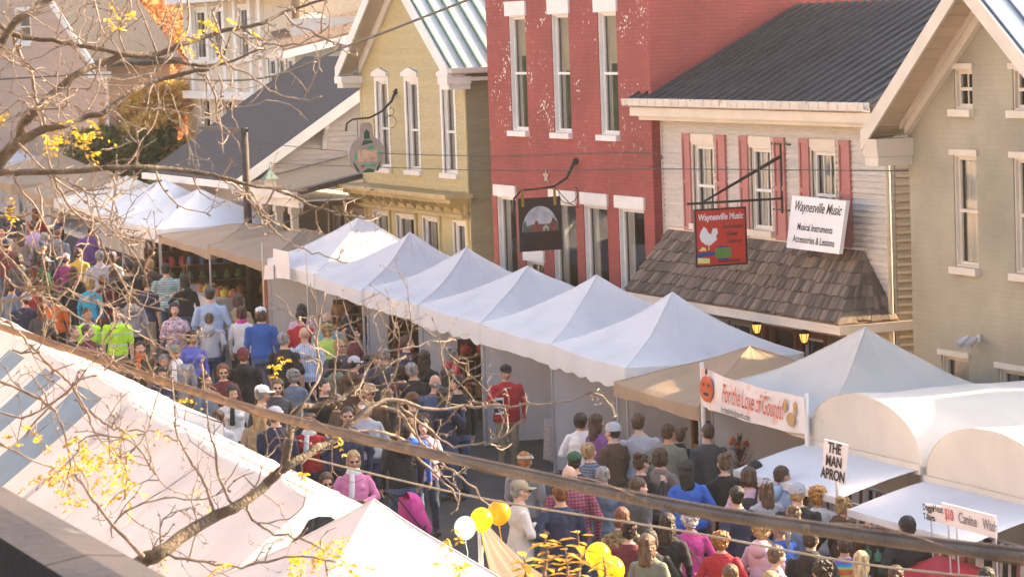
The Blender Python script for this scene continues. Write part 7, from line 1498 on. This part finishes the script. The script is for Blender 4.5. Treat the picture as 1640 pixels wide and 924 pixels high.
# pixel width -> radius at TD
def W2R(w): return w / 2 / 5000 * TD
limbs = [  # list of (points (x,y,dd), widths) in photograph pixels
  [(-150,520,0),(-70,370,0),(0,258,0),(30,228,.1),(38,200,.1),(68,167,.1),(88,148,.2),(125,117,.2),(168,100,.3),(203,88,.3),(252,87,.4),(287,74,.4),(335,57,.5),(386,44,.5),(420,38,.5),(455,20,.6),(500,6,.6),(560,-14,.6)], 
  [(-90,400,-.3),(0,262,-.3),(22,236,-.3),(66,209,-.3),(105,200,-.3),(134,188,-.2),(168,180,-.2),(208,148,-.1),(252,130,0),(302,116,0),(335,111,0),(356,94,.1),(366,66,.1),(378,40,.2)],
  [(-60,10,.5),(0,42,.5),(20,54,.4),(37,60,.4),(84,65,.4),(117,72,.4),(161,79,.3),(201,89,.3),(235,92,.3),(285,99,.2),(320,106,.2),(366,100,.2),(400,86,.2),(425,78,.2)],
  [(20,54,.5),(34,92,.5),(50,117,.4),(57,158,.4),(70,188,.3),(73,235,.2),(84,278,.1),(97,305,0)],
  [(-80,290,-.5),(0,277,-.5),(34,276,-.5),(120,274,-.5),(201,268,-.5),(285,272,-.4),(352,284,-.4),(400,296,-.4),(455,308,-.3),(500,330,-.3),(545,342,-.3),(590,352,-.3)],
  [(352,284,-.4),(385,305,-.3),(410,335,-.3),(430,352,-.3),(470,370,-.2),(505,372,-.2)],
  [(410,335,-.3),(425,352,-.3),(440,370,-.3),(470,392,-.3),(520,410,-.3),(560,422,-.3)],
  [(-30,130,.3),(20,42,.3),(44,23,.3),(74,3,.4),(110,-20,.4)],
  [(-260,1250,-1),(60,1010,-1),(170,945,-.9),(229,899,-.8),(257,885,-.8),(294,857,-.7),(345,826,-.6),(374,814,-.6),(418,782,-.5),(442,760,-.5),(462,745,-.5),(502,721,-.4),(536,701,-.3),(562,678,-.3),(586,656,-.2),(616,645,-.2),(657,645,-.1)],
  [(456,750,-.5),(465,700,-.5),(470,665,-.4),(479,652,-.4),(510,648,-.3),(540,640,-.3),(578,615,-.2),(618,588,-.2),(650,570,-.1)],
  [(600,650,-.2),(640,660,-.1),(660,690,0),(700,735,.1),(740,765,.1),(785,812,.2)],
  [(530,690,-.3),(600,690,-.2),(650,705,0),(665,730,0),(720,780,.1),(735,808,.1)],
  [(560,680,-.3),(620,640,-.2),(690,655,-.1),(760,650,0),(860,648,0),(915,640,0),(960,622,0)],
  [(640,650,-.1),(690,690,0),(720,712,0),(760,712,0),(800,700,0),(838,668,0),(845,640,0)],
  [(-40,560,.2),(0,513,.2),(28,530,.2),(55,560,.2),(85,590,.1),(110,612,.1),(140,660,0),(150,690,0),(185,730,0)],
  [(-40,600,0),(0,610,0),(50,632,0),(85,655,0),(105,700,0),(115,760,0)],
  [(120,640,.1),(160,672,.1),(190,688,.1),(240,690,.1),(275,700,.1),(300,720,.1)],
  [(-50,320,.6),(0,345,.6),(60,345,.6),(110,350,.5),(150,355,.5),(190,365,.5),(235,372,.5)],
  [(0,400,.4),(30,430,.4),(60,470,.3),(110,500,.3),(150,520,.3)],
  [(84,278,0),(110,330,0),(140,360,0),(165,400,0),(190,440,0),(215,480,0),(262,497,0)],
  [(110,330,.1),(150,350,.1),(165,358,.1),(205,395,.1),(235,440,.1)],
  [(230,890,-.9),(180,840,-.8),(150,800,-.8),(120,760,-.7)],
  [(345,826,-.6),(330,780,-.6),(310,745,-.5),(285,700,-.5),(280,660,-.5),(275,600,-.4)],
  [(374,814,-.6),(350,760,-.5),(345,720,-.5),(335,690,-.5),(330,640,-.5),(322,575,-.4)],
  [(418,782,-.5),(395,815,-.5),(430,850,-.5),(480,862,-.5),(520,880,-.5)],
  [(257,885,-.8),(330,900,-.8),(400,905,-.7),(470,890,-.7),(540,900,-.7)],
  [(470,668,-.4),(500,625,-.4),(515,590,-.3),(507,560,-.3),(512,510,-.3),(521,470,-.3)],
  [(540,640,-.3),(535,600,-.3),(540,560,-.3),(538,530,-.3)],
  [(578,615,-.2),(600,570,-.2),(640,560,-.2),(690,548,-.1),(730,545,0)],
  [(160,60,.6),(180,20,.6),(175,-20,.6)],[(200,85,.4),(190,40,.4),(210,-10,.4)],[(252,87,.4),(230,30,.4),(215,-10,.4)],
  [(287,74,.5),(310,110,.5),(335,130,.5),(350,180,.5),(357,245,.5)],
  [(335,57,.5),(360,100,.5),(400,120,.5),(440,150,.5),(490,160,.5),(515,155,.5)],[(386,44,.5),(430,70,.5),(480,70,.5),(530,40,.5)],
]
wid = [(30,13,9,4),(24,11,8,3),(10,9,7,3),(8,6,3),(13,10,6,2),(5,3,2),(4,3,1.5),(16,10),(34,26,19,16,10,6),(12,11,8,4),(7,5,3),(6,5,3),(8,5,2),(5,3,2),(6,5,3),(7,5,3),(5,3,2),(6,4,2),(5,3),(5,4,2),(4,2),(7,4),(6,4,2),(6,4,2),(6,3),(6,3),(5,4,2.5),(4,2.5),(4,3,2),(4,2.5),(4,2.5),(4,2.5),(6,4,2.5),(5,3,2),(4,3,2)]
def smoothpath(pts, sub=5):
    c = []
    for i in range(len(pts) - 1):
        p0 = pts[max(i - 1, 0)]; p1 = pts[i]; p2 = pts[i + 1]; p3 = pts[min(i + 2, len(pts) - 1)]
        for k in range(sub):
            t = k / sub; c.append(.5 * ((2 * p1) + (p2 - p0) * t + (2 * p0 - 5 * p1 + 4 * p2 - p3) * t * t + (3 * p1 - p0 - 3 * p2 + p3) * t ** 3))
    return c + [pts[-1]]
LV = MB(); LF = []
def leaflet_spray(B, p, d, L, n, r):
    """pinnate spray: pairs of small leaflets along a drooping stalk"""
    d = d.normalized(); side = d.cross(Vector((0, 0, 1))); side = side.normalized() if side.length > .1 else Vector((1, 0, 0))
    for i in range(n):
        t = (i + .5) / n; q = p + d * L * t + Vector((0, 0, -.25 * L * t * t))
        for s in (-1, 1):
            u = (side * s + d * .5 + Vector((r.gauss(0, .25), r.gauss(0, .25), r.gauss(-.3, .3)))).normalized(); v = u.cross(Vector((r.gauss(0, 1), r.gauss(0, 1), r.gauss(0, 1)))).normalized(); sz = r.uniform(.022, .038)
            B.t = r.random(); B.add([q, q + u * sz * .5 + v * sz * .22, q + u * sz, q + u * sz * .5 - v * sz * .22], [(0, 1, 2, 3)])
def crook(p, d, L, r0, r, depth=0):
    """crooked twig with buds; returns list of (path, radii)"""
    out = []; n = max(3, int(L / .055)); pts = [p.copy()]; d = d.normalized(); q = p.copy()
    for i in range(n):
        d = (d + Vector((r.gauss(0, .28), r.gauss(0, .28), r.gauss(.02, .28)))).normalized(); q = q + d * (L / n); pts.append(q.copy())
        if depth < 2 and r.random() < (.38 if depth == 0 else .24):
            e = (d + Vector((r.gauss(0, .9), r.gauss(0, .9), r.gauss(.1, .9)))).normalized(); out += crook(q, e, L * r.uniform(.25, .55), r0 * .62, r, depth + 1)
        elif r.random() < .55: e = (d + Vector((r.gauss(0, 1), r.gauss(0, 1), r.gauss(0, 1)))).normalized(); out.append(([q, q + e * r.uniform(.010, .026)], [r0 * 1.15, r0 * .95]))
    rr = [r0 * (1 - .6 * i / n) * (1.25 if i % 2 else .95) for i in range(n + 1)]; out.append((pts, rr)); return out
hub = P(-330, 1350, D=TD - 1.2)
# trunk
B = MB(); base = Vector((hub.x, hub.y, ground(hub.x))); B.tube(smoothpath([base, base.lerp(hub, .5) + Vector((.05, 0, 0)), hub, P(-300, 900, D=TD - .8), P(-230, 640, D=TD - .4), P(-150, 420, D=TD), P(-120, 60, D=TD)]), [.2 - .0035 * i for i in range(31)], 12); B.build('trunk', M_lbark, tr, smooth=True)
for li, (pts, w) in enumerate(zip(limbs, wid)):
    path = smoothpath([Q(x, y, d) for x, y, d in pts], 5)
    if li in (8,): path = [hub] + path
    if li in (0, 1, 2, 4, 7, 14, 15, 17): path = [P(-215, min(max(pts[0][1] + 60, 80), 640), D=TD - .3)] + path
    n = len(path); rad = []
    for i in range(n):
        t = i / (n - 1) * (len(w) - 1); k = min(int(t), len(w) - 2); ww = w[k] + (w[k + 1] - w[k]) * (t - k); rad.append(max(W2R(ww) * .92 * (1 + (.12 if max(w) > 9 else .45) * noise.noise(Vector((i * 1.3, li, 0)))), .004))
    B = MB(); thick = max(w) > 9
    pth2 = [p + Vector((noise.noise(Vector((i * (.75 if not thick else .45), li, 1))), 0, noise.noise(Vector((i * (.75 if not thick else .45), li, 5))))) * (.026 if not thick else .010) for i, p in enumerate(path)]
    B.tube(pth2, rad, 9); lm = B.build('limb', M_lbark if thick else M_twig, tr, smooth=True)
    # twigs off the limb
    B = MB(); L = sum((pth2[i + 1] - pth2[i]).length for i in range(n - 1)); cnt = int(L * 5.2)
    for k in range(cnt):
        i = rt.randrange(1, n); p = pth2[i - 1].lerp(pth2[i], rt.random()); t = (pth2[i] - pth2[i - 1]).normalized()
        e = (t * rt.uniform(-.2, .9) + Vector((rt.gauss(0, .6), rt.gauss(0, .6), rt.gauss(.15, .8)))).normalized()
        for pp, rr in crook(p, e, rt.choice([.06, .1, .16, .24, .36, .5]) * rt.uniform(.7, 1.2), rt.uniform(.0026, .0056), rt): B.tube(pp, rr, 5, False)
    if cnt: B.build('twigs', M_twig, lm, smooth=True)
# free standing fine twigs rising from below and hanging from above
B = MB()
for px, py, dx, dy, L in ((95,760,-.2,-.9,1.0),(40,700,.3,-.8,.9),(200,800,.3,-.9,1.1),(250,760,-.1,-1,.8),(180,860,-.4,-.7,.9),(300,900,.2,-.8,.8),(0,480,.9,.3,1.1),(0,420,.9,.5,1.0),(20,560,.9,.3,1.1),(0,660,.9,.35,1.0),(60,300,.3,.9,.7),(150,0,.1,1,.6),(205,-10,.0,1,.9),(300,-10,.1,1,.7),(340,20,.3,.9,.5),(455,20,.3,.9,.6),(350,120,.5,.8,.6),(505,600,.2,-.9,.5),(610,640,.3,-.9,.5),(700,650,.3,-.8,.45),(240,120,.3,.9,.7),(160,95,.2,.9,.8),(120,120,.1,.9,.9),(200,170,.5,.8,.8),(60,170,.6,.8,.9),(30,230,.8,.5,1.),(180,280,.4,.9,.6),(80,275,.2,1,.7),(20,280,.4,.9,.8),(250,275,-.2,1,.5)):
    p = Q(px, py, rt.uniform(-.6, .6)); e = Vector(RN @ np.array([dx, -dy, rt.gauss(0, .25)]))
    for pp, rr in crook(p, e, L, .0055, rt): B.tube(pp, rr, 5, False)
B.build('twigs', M_twig, tr, smooth=True)
# leaves
B = MB()
cl = [(85,215,20,10,9),(125,205,22,10,12),(155,212,12,14,10),(90,225,8,14,6),(138,245,14,8,6),(285,58,12,14,8),(330,55,10,18,8),(362,32,6,6,3),(395,48,5,4,2),(212,16,5,8,4),(172,20,4,16,6),(20,345,10,22,6),(5,190,6,8,3),
      (110,745,28,30,34),(160,735,30,24,34),(185,765,22,20,24),(60,760,14,18,8),(55,690,10,10,4),(130,700,18,12,8),(200,700,12,10,6),(25,700,8,8,3),(330,790,8,14,4),(250,690,10,8,3),(120,790,24,10,10),(205,790,8,12,5),
      (515,880,34,22,34),(560,905,20,16,16),(480,900,14,16,10),(540,860,14,10,6),(455,760,6,6,2),(480,755,10,10,3),(545,700,10,12,6),(450,580,5,10,4),(300,640,12,8,3),(720,858,14,10,7),(735,900,18,16,14),(350,905,10,10,5),(260,905,16,10,6)]
for cx, cy, sx, sy, n in cl:
    for i in range(int(n * .6 + .6)):
        p = Q(rt.gauss(cx, sx * .6), rt.gauss(cy, sy * .6), rt.gauss(-.2, .25)); leaflet_spray(B, p, Vector((rt.gauss(0, 1), rt.gauss(0, 1), rt.gauss(-.6, .6))), rt.uniform(.05, .11), rt.randint(3, 6), rt)
o = B.build('leaves', M_yleaf, tr, tone=True)
# young yellow leaved sprigs at the bottom
M_bleaf = attr_mat('broad_yellow_leaves', (.62, .36, .035), .5, .6, 0, trans=.4)
def sprig(px, py, D, h, lab, seed):
    r = random.Random(seed); q = P(px, py, D=D); t = empty('sapling', lab, 'plant', 'yellow leaved sprigs at the bottom edge', loc=q); B = MB()
    top = Vector((.02, 0, h)); B.tube([(0, 0, -q.z + 0.0), (0, 0, 0), (.0, .02, h * .5), top], [.03, .012, .007, .003], 6); B.build('stem', M_twig, t)
    B = MB()
    for i in range(18):
        z = h * (.05 + .95 * i / 18); a = i * 2.4; u = Vector((math.cos(a), math.sin(a), r.uniform(-.2, .5))).normalized(); v = u.cross(Vector((0, 0, 1))).normalized(); s = r.uniform(.05, .085); p = Vector((.01, .01, z)); p2 = p + u * s * .4; dr = Vector((0, 0, -.35 * s))
        B.t = r.random(); B.add([p, p2 + v * s * .28, p + u * s * .9 + v * s * .18 + dr * .4, p + u * s * 1.25 + dr, p + u * s * .9 - v * s * .18 + dr * .4, p2 - v * s * .28], [(0, 1, 2, 5), (5, 2, 3, 4)] if 0 else [(0, 1, 2, 3, 4, 5)])
    B.build('leaves', M_bleaf, t, tone=True)
sprig(925, 938, 15, .27, 'leafy yellow sprig standing tallest in the middle of the bottom edge', 1); sprig(872, 915, 15, .17, 'short yellow sprig left of the tallest sprig', 2); sprig(838, 940, 14.6, .15, 'low yellow sprig beside the tan tarpaulin', 3); sprig(905, 950, 14.8, .22, 'yellow sprig directly left under the tallest sprig', 4); sprig(965, 945, 15.2, .17, 'yellow sprig in front of the two bottom balloons', 5)

# ================================================================ haze: warm late afternoon air
HZ = bpy.data.materials.new('haze_air'); HZ.use_nodes = True; N = HZ.node_tree.nodes; L = HZ.node_tree.links
for k in list(N):
    if k.type != 'OUTPUT_MATERIAL': N.remove(k)
v = N.new('ShaderNodeVolumePrincipled'); v.inputs['Color'].default_value = (1.0, .93, .84, 1); v.inputs['Density'].default_value = .00024; v.inputs['Anisotropy'].default_value = .25
L.new(v.outputs[0], [k for k in N if k.type == 'OUTPUT_MATERIAL'][0].inputs['Volume'])
hz = boxo('haze', (-920, -720, -17.5), (420, 920, 34), HZ); tag(hz, 'thin warm haze in the air over the street', 'haze', kind='stuff')
